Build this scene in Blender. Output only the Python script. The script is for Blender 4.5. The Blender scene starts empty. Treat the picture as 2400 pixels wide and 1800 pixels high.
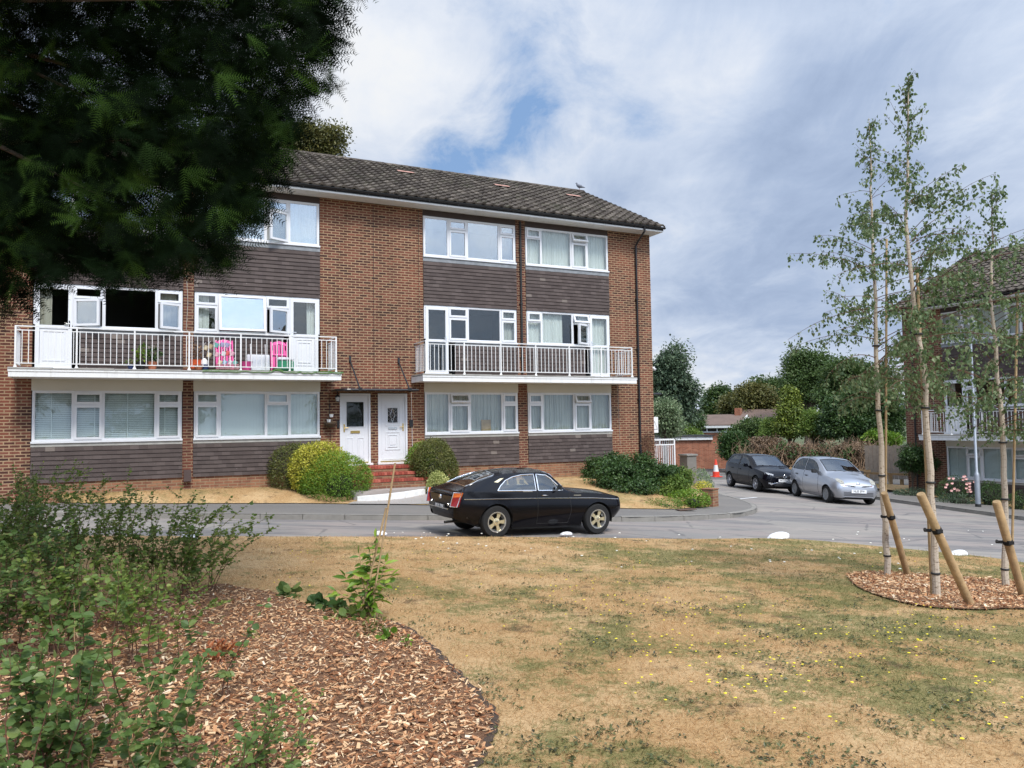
import bpy, math, random
import numpy as np
from mathutils import Vector, Matrix
from mathutils.geometry import delaunay_2d_cdt
random.seed(7); RNG=np.random.default_rng(11)
sc=bpy.context.scene; COL=sc.collection
R=math.radians; PI=math.pi
# ------------------------------------------------------------------ surveying: one camera, real planes
CX,CY,F=1200.,900.,1816.
PIT,ROL,YAW=R(2.966),R(-0.888),R(26.37)
CAM=np.array([0,0,1.65])
_rt=np.array([1.,0,0]);FW=np.array([0,math.cos(PIT),math.sin(PIT)]);_up=np.cross(_rt,FW)
RR=math.cos(ROL)*_rt+math.sin(ROL)*_up;UU=-math.sin(ROL)*_rt+math.cos(ROL)*_up
def ray(x,y): return FW+(x-CX)/F*RR-(y-CY)/F*UU
def at(x,y,D): return CAM+ray(x,y)*D
def project(P):
    q=np.atleast_2d(P)-CAM; z=q@FW; return CX+F*(q@RR)/z, CY-F*(q@UU)/z, z
D1=np.array([math.cos(YAW),math.sin(YAW),0]);N1=np.array([-math.sin(YAW),math.cos(YAW),0])
C0=np.array([4.791,26.298,0]); C2=np.array([16.2,31.96,0])
def fa(x,y,off=0):
    d=ray(x,y); t=((C0-CAM)@N1+off)/(d@N1); p=CAM+d*t
    return float((p-C0)@D1),float(p[2])
def fb(x,y,off=0):
    d=ray(x,y); t=((C2-CAM)@D1+off)/(d@D1); p=CAM+d*t
    return float((p-C2)@-N1),float(p[2])
def W1(u,off,z): return C0+D1*u+N1*off+np.array([0,0,z])
def clampf(v,a,b): return max(a,min(b,v))
def road(x,y):
    x=clampf(x,-16,24);y=clampf(y,0,60)
    return -.43-.005*y-(.046*x+.013*math.sqrt(x*x+4))
def sstep(t): t=clampf(t,0,1); return t*t*(3-2*t)
EDGE=[(-40,12.2),(-20,12.8),(-6.2,14.0),(-1.7,14.55),(2.6,15.3),(3.8,15.6),(5.7,16.2),(7.3,15.6),(8.7,14.9),(9.3,14.2),(10.4,12.2),(11.2,9),(11.6,5),(11.4,0),(11,-6)]
def edge_y(x):
    return float(np.interp(x,[e[0] for e in EDGE[:10]]+[10.4],[e[1] for e in EDGE[:11]]))
def lawn(x,y):
    ey=edge_y(clampf(x,-40,10.4)); w=sstep(clampf(y/ey,0,1))
    if x>8: w=max(w,sstep((x-8)/3.2))
    far=road(x,y)+.045; near=-.015*clampf(x,-10,10)
    return near*(1-w)+far*w
def hit(x,y,fn,dz=0):
    d=ray(x,y);lo,hi=.4,300
    for _ in range(50):
        m=(lo+hi)/2;p=CAM+d*m
        if p[2]>fn(p[0],p[1])+dz: lo=m
        else: hi=m
    return CAM+d*lo
PB=[(-14,18.3),(-9.13,18.6),(-5.35,19.38),(-3.77,19.5),(-2.19,19.57),(2.72,20.26),(4.24,20.67),(5.68,22.08),(6.25,24.3),(6.3,27.2)]
_pu=[((p[0]-C0[0])*D1[0]+(p[1]-C0[1])*D1[1]) for p in PB]; _po=[-((p[0]-C0[0])*N1[0]+(p[1]-C0[1])*N1[1]) for p in PB]
def wv(u): return float(np.interp(u,_pu,_po))
def verge(x,y):
    q=np.array([x,y,0])-C0;u=float(q@D1);o=-float(q@N1)
    zf=float(np.interp(u,[-24,-15,-8,-2,0,2],[.2,.13,0,-.06,-.2,-.6]))
    w=max(wv(u),.05);s=clampf(1-o/w,0,1)
    zp=road(*(C0+D1*u-N1*w)[:2])+.13
    return zp+(zf-zp)*(1-(1-s)**2)
# ------------------------------------------------------------------ tags
def tag(o,label=None,cat=None,group=None,kind=None):
    if label: o['label']=label
    if cat: o['category']=cat
    if group: o['group']=group
    if kind: o['kind']=kind
    return o
def thing(name,label,cat,loc=(0,0,0),rz=0,group=None):
    o=bpy.data.objects.new(name,None);o.empty_display_size=.2;COL.objects.link(o)
    o.location=[float(v) for v in loc];o.rotation_euler=(0,0,rz)
    return tag(o,label,cat,group)
def dup(root,loc,rz,label,group=None):
    r=root.copy();COL.objects.link(r);r.location=[float(v) for v in loc];r.rotation_euler=(0,0,rz);r['label']=label
    if group:r['group']=group
    for ch in list(root.children):
        c=ch.copy();COL.objects.link(c);c.parent=r
        for g in list(ch.children):
            d=g.copy();COL.objects.link(d);d.parent=c
    return r
# ------------------------------------------------------------------ mesh builder
class MB:
    def __init__(s): s.v=[];s.f=[];s.r=[];s.cur=0.
    def add(s,vs,fs):
        n=len(s.v);s.v+= [tuple(map(float,p)) for p in vs];s.r+=[s.cur]*len(vs);s.f+=[tuple(i+n for i in f) for f in fs]
    def box(s,x0,x1,y0,y1,z0,z1,M=None):
        if x0>x1:x0,x1=x1,x0
        if y0>y1:y0,y1=y1,y0
        if z0>z1:z0,z1=z1,z0
        vs=[(x0,y0,z0),(x1,y0,z0),(x1,y1,z0),(x0,y1,z0),(x0,y0,z1),(x1,y0,z1),(x1,y1,z1),(x0,y1,z1)]
        if M is not None: vs=[M@Vector(v) for v in vs]
        s.add(vs,[(0,3,2,1),(4,5,6,7),(0,1,5,4),(1,2,6,5),(2,3,7,6),(3,0,4,7)]);return s
    def tube(s,pts,rad,seg=8,cap=True):
        pts=[np.array(p,float) for p in pts];n=len(pts)
        if not hasattr(rad,'__len__'):rad=[rad]*n
        ring=[];prev=None
        for i,p in enumerate(pts):
            t=pts[min(i+1,n-1)]-pts[max(i-1,0)];t=t/(np.linalg.norm(t)+1e-9)
            a=prev if prev is not None else (np.array([0,0,1.]) if abs(t[2])<.9 else np.array([1.,0,0]))
            x=a-t*(a@t);x/=np.linalg.norm(x)+1e-9;prev=x;y=np.cross(t,x)
            ring.append([p+rad[i]*(math.cos(k*2*PI/seg)*x+math.sin(k*2*PI/seg)*y) for k in range(seg)])
        vs=[q for r in ring for q in r];fs=[]
        for i in range(n-1):
            for k in range(seg):
                a=i*seg+k;b=i*seg+(k+1)%seg;fs.append((a,b,b+seg,a+seg))
        if cap: fs.append(tuple(range(seg-1,-1,-1)));fs.append(tuple((n-1)*seg+k for k in range(seg)))
        s.add(vs,fs);return s
    def lathe(s,prof,seg=20,M=None,ax='z',cap=True):
        vs=[];n=len(prof)
        for r,h in prof:
            for k in range(seg):
                a=k*2*PI/seg;c,d=r*math.cos(a),r*math.sin(a)
                v=(c,d,h) if ax=='z' else ((c,h,d) if ax=='y' else (h,c,d))
                vs.append(M@Vector(v) if M is not None else v)
        fs=[]
        for i in range(n-1):
            for k in range(seg):
                a=i*seg+k;b=i*seg+(k+1)%seg;fs.append((a,b,b+seg,a+seg))
        if cap and prof[0][0]>1e-4:fs.append(tuple(range(seg-1,-1,-1)))
        if cap and prof[-1][0]>1e-4:fs.append(tuple((n-1)*seg+k for k in range(seg)))
        s.add(vs,fs);return s
    def prism(s,poly,h0,h1,ax='y',M=None):
        n=len(poly);vs=[]
        for h in (h0,h1):
            for a,b in poly:
                v={'y':(a,h,b),'x':(h,a,b),'z':(a,b,h)}[ax];vs.append(M@Vector(v) if M is not None else v)
        fs=[tuple(range(n-1,-1,-1)),tuple(range(n,2*n))]+[(i,(i+1)%n,(i+1)%n+n,i+n) for i in range(n)]
        s.add(vs,fs);return s
    def build(s,name,m,parent=None,smooth=False,attr=False,bevel=0,**tg):
        me=bpy.data.meshes.new(name);me.from_pydata(s.v,[],s.f);me.validate();me.update()
        if attr:
            a=me.attributes.new('rnd','FLOAT','POINT');a.data.foreach_set('value',s.r)
        import bmesh
        b=bmesh.new();b.from_mesh(me);bmesh.ops.recalc_face_normals(b,faces=b.faces)
        if bevel: bmesh.ops.bevel(b,geom=list(b.edges),offset=bevel,segments=2,affect='EDGES',clamp_overlap=True)
        b.to_mesh(me);b.free()
        me.materials.append(m)
        if smooth: me.polygons.foreach_set('use_smooth',[True]*len(me.polygons))
        o=bpy.data.objects.new(name,me);COL.objects.link(o)
        if parent: o.parent=parent
        if smooth=='auto' or smooth:
            try: me.set_sharp_from_angle(angle=R(38))
            except Exception: pass
        tag(o,**tg)
        return o
def np_mesh(name,V,Fc,m,parent=None,rnd=None,smooth=False,**tg):
    V=np.asarray(V,dtype=np.float32).reshape(-1,3);Fc=np.asarray(Fc,dtype=np.int32);k=Fc.shape[1]
    me=bpy.data.meshes.new(name);me.vertices.add(len(V));me.vertices.foreach_set('co',V.ravel())
    me.loops.add(Fc.size);me.loops.foreach_set('vertex_index',Fc.ravel())
    me.polygons.add(len(Fc));me.polygons.foreach_set('loop_start',np.arange(0,Fc.size,k,dtype=np.int32))
    try: me.polygons.foreach_set('loop_total',np.full(len(Fc),k,dtype=np.int32))
    except Exception: pass
    me.update(calc_edges=True)
    if rnd is not None:
        a=me.attributes.new('rnd','FLOAT','POINT');a.data.foreach_set('value',np.asarray(rnd,dtype=np.float32))
    me.materials.append(m)
    me.polygons.foreach_set('use_smooth',np.full(len(Fc),bool(smooth)))
    o=bpy.data.objects.new(name,me);COL.objects.link(o)
    if parent:o.parent=parent
    tag(o,**tg);return o
def basis(d,up):
    d=d/np.linalg.norm(d,axis=1,keepdims=True)
    x=np.cross(d,up);x/=np.linalg.norm(x,axis=1,keepdims=True)+1e-9
    n=np.cross(x,d);return np.stack([x,d,n],axis=2)  # columns x,y(dir),z
def scat(pv,pf,T,M,S,rn=None):
    pv=np.asarray(pv,float);pf=np.asarray(pf);N=len(T)
    V=np.einsum('nij,pj->npi',M,pv)*np.asarray(S).reshape(-1,1,1)+T[:,None,:]
    Fc=(pf[None]+ (np.arange(N)*len(pv))[:,None,None]).reshape(-1,pf.shape[1])
    if rn is None: rn=RNG.random(N)
    return V.reshape(-1,3),Fc,np.repeat(rn,len(pv))
def rv(n): 
    v=RNG.normal(size=(n,3));return v/np.linalg.norm(v,axis=1,keepdims=True)
LEAF=([(0,0,0),(.30,.45,.10),(0,1,-.05),(-.30,.45,.10)],[(0,1,2),(0,2,3)])
LEAFR=([(0,0,0),(.30,.2,.05),(.42,.5,.07),(.26,.82,.03),(0,1,-.06),(-.26,.82,.03),(-.42,.5,.07),(-.30,.2,.05),(0,.5,-.03)],
       [(8,0,1),(8,1,2),(8,2,3),(8,3,4),(8,4,5),(8,5,6),(8,6,7),(8,7,0)])
LEAFL=([(0,0,0),(.17,.3,.03),(.15,.65,-.02),(0,1,-.18),(-.15,.65,-.02),(-.17,.3,.03),(0,.4,-.05)],
       [(6,0,1),(6,1,2),(6,2,3),(6,3,4),(6,4,5),(6,5,0)])
# ------------------------------------------------------------------ materials
class NT:
    def __init__(s,name,world=False):
        if world:
            s.m=bpy.data.worlds.new(name);sc.world=s.m
        else: s.m=bpy.data.materials.new(name)
        s.m.use_nodes=True;s.t=s.m.node_tree;s.t.nodes.clear();s.L=s.t.links
    def n(s,ty,**k):
        nd=s.t.nodes.new(ty)
        for a,b in k.items():
            if a[0]=='_': nd.inputs[a[1:].replace('_',' ')].default_value=b
            else: setattr(nd,a,b)
        return nd
    def l(s,a,b): s.L.new(a,b)
    def math(s,op,a,b=0,c=None):
        nd=s.n('ShaderNodeMath',operation=op)
        for i,v in enumerate((a,b,c)):
            if v is None: continue
            if isinstance(v,(int,float)): nd.inputs[i].default_value=v
            else: s.l(v,nd.inputs[i])
        return nd.outputs[0]
    def mix(s,fac,a,b):
        nd=s.n('ShaderNodeMix',data_type='RGBA')
        for sock,v in ((nd.inputs['Factor'],fac),(nd.inputs[6],a),(nd.inputs[7],b)):
            if isinstance(v,(int,float)): sock.default_value=v
            elif isinstance(v,(tuple,list)): sock.default_value=(*v[:3],1)
            else: s.l(v,sock)
        return nd.outputs[2]
    def ramp(s,fac,stops,interp='LINEAR'):
        nd=s.n('ShaderNodeValToRGB');cr=nd.color_ramp;cr.interpolation=interp
        while len(cr.elements)<len(stops): cr.elements.new(.5)
        for e,(p,c) in zip(cr.elements,stops):
            e.position=p;e.color=(*c,1) if hasattr(c,'__len__') else (c,c,c,1)
        s.l(fac,nd.inputs[0]);return nd.outputs[0]
    def noise(s,vec,scale,detail=4,rough=.55,dist=0):
        nd=s.n('ShaderNodeTexNoise');nd.inputs['Scale'].default_value=scale;nd.inputs['Detail'].default_value=detail
        nd.inputs['Roughness'].default_value=rough;nd.inputs['Distortion'].default_value=dist
        if vec is not None:s.l(vec,nd.inputs['Vector'])
        return nd.outputs[0]
    def obj(s): return s.n('ShaderNodeTexCoord').outputs['Object']
    def pos(s): return s.n('ShaderNodeNewGeometry').outputs['Position']
    def scale(s,vec,sx,sy,sz,loc=(0,0,0)):
        nd=s.n('ShaderNodeMapping');nd.inputs['Scale'].default_value=(sx,sy,sz);nd.inputs['Location'].default_value=loc;s.l(vec,nd.inputs[0]);return nd.outputs[0]
    def bsdf(s,col,rough=.6,metal=0,spec=.5,bump=None,bs=.3,bd=.01,coat=0,trans=None,normal=None,sheen=0):
        p=s.n('ShaderNodeBsdfPrincipled')
        for k,v in (('Base Color',col),('Roughness',rough),('Metallic',metal),('Specular IOR Level',spec),('Coat Weight',coat)):
            if isinstance(v,(int,float)): p.inputs[k].default_value=v
            elif isinstance(v,(tuple,list)): p.inputs[k].default_value=(*v[:3],1)
            else: s.l(v,p.inputs[k])
        if coat: p.inputs['Coat Roughness'].default_value=.04
        if bump is not None:
            b=s.n('ShaderNodeBump');b.inputs['Strength'].default_value=bs;b.inputs['Distance'].default_value=bd
            s.l(bump,b.inputs['Height']);s.l(b.outputs[0],p.inputs['Normal'])
        out=s.n('ShaderNodeOutputMaterial');res=p.outputs[0]
        if trans is not None:
            t=s.n('ShaderNodeBsdfTranslucent');c,fac=trans
            if isinstance(c,(tuple,list)): t.inputs[0].default_value=(*c[:3],1)
            else: s.l(c,t.inputs[0])
            mx=s.n('ShaderNodeMixShader');mx.inputs[0].default_value=fac;s.l(res,mx.inputs[1]);s.l(t.outputs[0],mx.inputs[2]);res=mx.outputs[0]
        s.l(res,out.inputs[0]);s.p=p;return s.m
def plain(name,col,rough=.55,metal=0,spec=.5,var=.12,ns=6,bump=.0,coat=0,bn=40):
    t=NT(name);o=t.obj();nz=t.noise(o,ns,5,.6)
    c=t.mix(nz,tuple(v*(1-var*1.4) for v in col),tuple(min(1,v*(1+var)) for v in col))
    bp=t.noise(o,bn,4) if bump else None
    rr=t.math('MULTIPLY_ADD',nz,.15,rough-.07) if rough>.1 else rough
    return t.bsdf(c,rr,metal,spec,bp,bump,.01,coat)
def leafmat(name,c1,c2,c3=None,tr=.35,rough=.45,spec=.4):
    t=NT(name);a=t.n('ShaderNodeAttribute',attribute_name='rnd').outputs['Fac']
    st=[(0,c1),(.55,c2),(1,c3 or c2)] if c3 else [(0,c1),(1,c2)]
    c=t.ramp(a,st);nz=t.noise(t.obj(),1.3,3)
    c=t.mix(t.math('MULTIPLY',nz,.5),c,t.mix(.5,c,(c1[0]*.6,c1[1]*.6,c1[2]*.6)))
    return t.bsdf(c,rough,0,spec,trans=(c,tr))
def brick(name,c1,c2,mort,redder=.5,red=(.42,.11,.045),bw=.225,rh=.075,ms=.011,off=0):
    t=NT(name);o=t.obj();sp=t.n('ShaderNodeSeparateXYZ');t.l(o,sp.inputs[0])
    cb=t.n('ShaderNodeCombineXYZ');t.l(t.math('ADD',t.math('ADD',sp.outputs[0],sp.outputs[1]),off),cb.inputs[0]);t.l(sp.outputs[2],cb.inputs[1])
    dn=t.n('ShaderNodeTexNoise');dn.inputs['Scale'].default_value=25;dn.inputs['Detail'].default_value=2;t.l(cb.outputs[0],dn.inputs['Vector'])
    va=t.n('ShaderNodeVectorMath',operation='MULTIPLY_ADD');t.l(dn.outputs['Color'],va.inputs[0]);va.inputs[1].default_value=(.008,.008,0);t.l(cb.outputs[0],va.inputs[2])
    b=t.n('ShaderNodeTexBrick');t.l(va.outputs[0],b.inputs['Vector'])
    for k,v in (('Scale',1),('Mortar Size',ms),('Mortar Smooth',.1),('Brick Width',bw),('Row Height',rh),('Bias',-.05)): b.inputs[k].default_value=v
    b.inputs['Color1'].default_value=(0,0,0,1);b.inputs['Color2'].default_value=(1,1,1,1);b.inputs['Mortar'].default_value=(.5,.5,.5,1)
    r=t.ramp(b.outputs['Color'],[(0,c1),(.35,tuple((a+q)/2 for a,q in zip(c1,c2))),(.7,c2),(1,(c2[0]*1.25,c2[1]*1.3,c2[2]*1.3))])
    n1=t.noise(cb.outputs[0],.55,3);n1=t.ramp(n1,[(.48,0.),(.60,1.)])
    r=t.mix(t.math('MULTIPLY',n1,redder),r,red)
    n2=t.noise(cb.outputs[0],30,5,.7);r=t.mix(t.math('MULTIPLY',n2,.45),r,(c1[0]*.6,c1[1]*.6,c1[2]*.6))
    n3=t.noise(cb.outputs[0],3,4);mo=t.mix(n3,tuple(v*.55 for v in mort),mort)
    n4=t.ramp(t.noise(cb.outputs[0],.9,5,.65),[(.35,1.),(.7,.82)])
    c=t.mix(b.outputs['Fac'],r,mo)
    c=t.mix(1.,c,c);mm=t.n('ShaderNodeMix',data_type='RGBA',blend_type='MULTIPLY');mm.inputs[0].default_value=1;t.l(c,mm.inputs[6]);t.l(n4,mm.inputs[7])
    stn=t.ramp(t.noise(t.scale(cb.outputs[0],5,.35,1),1,5,.7),[(.5,1.),(.68,.74)]);m2=t.n('ShaderNodeMix',data_type='RGBA',blend_type='MULTIPLY');m2.inputs[0].default_value=1;t.l(mm.outputs[2],m2.inputs[6]);t.l(stn,m2.inputs[7]);mm=m2
    h=t.math('SUBTRACT',t.math('MULTIPLY',n2,.25),b.outputs['Fac'])
    return t.bsdf(mm.outputs[2],.9,0,.2,h,.55,.012)
def glassm(name,refl=.25,tint=(.85,.9,.9),rough=0.0):
    t=NT(name);tr=t.n('ShaderNodeBsdfTransparent');tr.inputs[0].default_value=(*tint,1)
    gl=t.n('ShaderNodeBsdfGlossy');gl.inputs['Roughness'].default_value=rough;gl.inputs[0].default_value=(.93,.97,1,1)
    nz=t.noise(t.obj(),2.2,2);b=t.n('ShaderNodeBump');b.inputs['Strength'].default_value=.06;b.inputs['Distance'].default_value=.03;t.l(nz,b.inputs['Height']);t.l(b.outputs[0],gl.inputs['Normal'])
    lw=t.n('ShaderNodeLayerWeight');lw.inputs[0].default_value=.12
    f=t.math('MINIMUM',t.math('ADD',t.math('MULTIPLY',lw.outputs['Fresnel'],.9),refl),.97)
    mx=t.n('ShaderNodeMixShader');t.l(f,mx.inputs[0]);t.l(tr.outputs[0],mx.inputs[1]);t.l(gl.outputs[0],mx.inputs[2])
    out=t.n('ShaderNodeOutputMaterial');t.l(mx.outputs[0],out.inputs[0]);return t.m
M={}
M['upvc']=plain('white_upvc',(.66,.67,.69),.35,var=.03)
t=NT('weathered_white_paint');o=t.obj();a_=t.noise(t.scale(o,9,9,.8),1,5,.7);b_=t.noise(o,2.2,5,.6)
M['wpaint']=t.bsdf(t.mix(t.ramp(a_,[(.52,0.),(.72,.45)]),t.mix(b_,(.66,.66,.65),(.74,.74,.73)),(.42,.41,.37)),.5,0,.4)
M['cream']=plain('cream_render',(.56,.53,.45),.8,var=.07,ns=2,bump=.1)
M['black']=plain('black_gloss_plastic',(.012,.012,.014),.3,var=.2)
M['blackm']=plain('matt_black',(.018,.018,.018),.7,var=.2)
M['rubber']=plain('rubber',(.022,.022,.022),.8,spec=.2,var=.2)
M['lead']=plain('lead_flashing',(.22,.235,.25),.6,var=.45,ns=7,bump=.1)
M['leadl']=plain('pale_mortar_flashing',(.36,.35,.32),.8,var=.3,ns=6,bump=.15)
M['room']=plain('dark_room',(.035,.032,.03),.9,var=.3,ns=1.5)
M['chrome']=plain('chrome',(.8,.8,.8),.12,1,var=.02)
M['alu']=plain('satin_alloy',(.62,.63,.64),.28,.9,var=.05)
M['gold']=plain('gold_alloy',(.66,.58,.38),.3,.7,var=.08)
M['brass']=plain('brass',(.6,.42,.15),.3,1,var=.1)
M['glass']=glassm('window_glass',.05,(.93,.96,.95))
M['glassD']=glassm('door_glass',.02,(.6,.62,.6))
M['glassR']=glassm('reflective_window_glass',.27,(.8,.85,.86))
M['glassT']=glassm('tilted_window_glass',.33,(.8,.85,.86))
M['cglass']=glassm('car_glass',.12,(.72,.78,.75));M['wglass']=glassm('windscreen_glass',.30,(.50,.56,.54))
M['brick']=brick('red_multi_brick',(.060,.028,.024),(.19,.068,.045),(.43,.29,.175),.40,(.30,.088,.046),ms=.013)
M['brickd']=brick('dark_pillar_brick',(.06,.028,.024),(.17,.06,.042),(.35,.235,.15),.35,(.30,.09,.05),ms=.013)
M['brickb']=brick('plinth_brick',(.20,.085,.055),(.33,.16,.09),(.36,.26,.16),.3,(.35,.14,.08))
M['brick2']=brick('garden_wall_brick',(.28,.09,.05),(.42,.16,.09),(.36,.24,.17),.5,(.45,.15,.08))
M['redstep']=brick('red_step_brick',(.42,.06,.03),(.50,.10,.05),(.22,.12,.09),.3,(.5,.08,.04),.075,.16,.008)
def cladding():
    t=NT('brown_tile_cladding');o=t.obj();sp=t.n('ShaderNodeSeparateXYZ');t.l(o,sp.inputs[0])
    a=t.n('ShaderNodeAttribute',attribute_name='rnd').outputs['Fac']
    c=t.ramp(a,[(0,(.045,.031,.028)),(.6,(.066,.048,.043)),(.93,(.088,.066,.06)),(1,(.17,.14,.12))])
    n=t.noise(t.scale(o,6,6,25),1,6,.7);c=t.mix(t.math('MULTIPLY',n,.5),c,(.10,.082,.075))
    sp2=t.ramp(t.noise(o,17,2,.5),[(.76,0.),(.79,1.)]);c=t.mix(t.math('MULTIPLY',sp2,.6),c,(.45,.42,.38))
    return t.bsdf(c,.75,0,.3,t.noise(o,60,3),.15,.01)
M['tile']=cladding()
def rooftile():
    t=NT('weathered_roof_tile');o=t.obj();a=t.n('ShaderNodeAttribute',attribute_name='rnd').outputs['Fac']
    c=t.ramp(a,[(0,(.045,.036,.030)),(.4,(.072,.059,.049)),(.8,(.105,.088,.073)),(1,(.16,.135,.11))])
    n=t.noise(o,9,7,.75);c=t.mix(t.ramp(n,[(.50,0.),(.68,.7)]),c,(.23,.20,.16))
    n=t.noise(o,14,6,.75);c=t.mix(t.ramp(n,[(.48,0.),(.62,.85)]),c,(.028,.023,.020))
    n=t.noise(o,2.1,3);c=t.mix(t.ramp(n,[(.55,0.),(.7,.35)]),c,(.10,.105,.06))
    return t.bsdf(c,.92,0,.2,t.noise(o,50,5),.5,.02)
M['rooftile']=rooftile()
M['pink_tile']=plain('salmon_tile',(.42,.22,.17),.9,var=.2)
def curtain(name,c1,c2,freq=46):
    t=NT(name);o=t.obj();n=t.noise(t.scale(o,freq*.25,0.3,.5),1,3);c=t.mix(n,c1,c2);return t.bsdf(c,.9,0,.1,trans=(c,.2))
M['net']=curtain('net_curtain',(.60,.60,.57),(.84,.84,.81));M['netg']=curtain('grey_net',(.36,.36,.33),(.68,.67,.62))
M['blind']=curtain('blind',(.74,.78,.76),(.86,.89,.87),4)
M['curt']=curtain('cream_curtain',(.45,.40,.33),(.65,.60,.52))
# vegetation
M['bark']=plain('bark',(.10,.075,.055),.9,var=.5,ns=12,bump=.6)
M['twig']=plain('red_brown_twig',(.13,.06,.035),.8,var=.4,ns=20)
M['twigy']=plain('tan_stem',(.34,.22,.11),.8,var=.4,ns=20)
M['wood']=plain('pale_treated_timber',(.42,.28,.14),.8,var=.45,ns=7,bump=.35)
M['bamboo']=plain('bamboo_cane',(.42,.29,.15),.6,var=.35,ns=14)
def birchbark():
    t=NT('birch_bark');o=t.obj();n=t.noise(t.scale(o,22,22,60),1,3,.6);c=t.mix(t.ramp(n,[(.55,0.),(.68,1.)]),(.50,.44,.36),(.10,.075,.055))
    n2=t.noise(t.scale(o,8,8,3),1,3);c=t.mix(t.math('MULTIPLY',n2,.6),c,(.40,.29,.19));return t.bsdf(c,.8,0,.2,n,.3,.004)
M['birch']=birchbark()
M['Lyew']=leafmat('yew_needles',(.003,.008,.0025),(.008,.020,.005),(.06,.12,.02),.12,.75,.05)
M['Lbirch']=leafmat('birch_leaves',(.075,.13,.05),(.14,.21,.085),(.27,.33,.16),.45)
M['Lshrub']=leafmat('shrub_leaves',(.10,.17,.03),(.19,.29,.06),(.38,.43,.12),.5)
M['Lblue']=leafmat('blue_green_leaves',(.075,.135,.032),(.13,.215,.058),(.23,.30,.09),.45)
M['Lhedge']=leafmat('hedge_leaves',(.07,.15,.015),(.15,.27,.025),(.30,.42,.05),.3)
M['Lolive']=leafmat('olive_hedge_leaves',(.07,.09,.02),(.13,.15,.035),(.22,.21,.06),.3)
M['Lyellow']=leafmat('golden_variegated_leaves',(.17,.22,.02),(.55,.52,.06),(.78,.68,.14),.35)
M['Lcream']=leafmat('cream_variegated_leaves',(.16,.22,.05),(.50,.52,.17),(.75,.72,.36),.35)
M['Lpale']=leafmat('pale_variegated_leaves',(.10,.16,.07),(.22,.29,.15),(.38,.42,.26),.3)
M['Ldark']=leafmat('dark_green_leaves',(.026,.058,.016),(.055,.11,.028),(.11,.18,.045),.3)
M['Ltree']=leafmat('tree_leaves',(.045,.085,.025),(.085,.14,.038),(.15,.20,.06),.35)
M['Lgold']=leafmat('olive_gold_leaves',(.075,.085,.025),(.13,.13,.035),(.24,.20,.06),.3)
M['Lwillow']=leafmat('grey_green_leaves',(.05,.085,.05),(.085,.13,.07),(.15,.20,.11),.3)
M['Lconifer']=leafmat('golden_conifer',(.07,.11,.015),(.17,.22,.03),(.30,.34,.06),.2)
M['Ldead']=leafmat('dead_hedge_leaves',(.07,.045,.028),(.17,.11,.065),(.33,.23,.14),.2)
M['Lorange']=leafmat('dead_orange_conifer',(.16,.045,.018),(.34,.10,.035),(.45,.17,.06),.2)
M['Lbrown']=leafmat('dead_brown_leaves',(.10,.055,.03),(.22,.12,.06),(.34,.21,.11),.1)
M['pinkp']=plain('pink_petals',(.75,.42,.38),.6,var=.2)
M['Lweed']=leafmat('weed_rosettes',(.05,.045,.025),(.095,.12,.04),(.20,.20,.08),.3)
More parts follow.
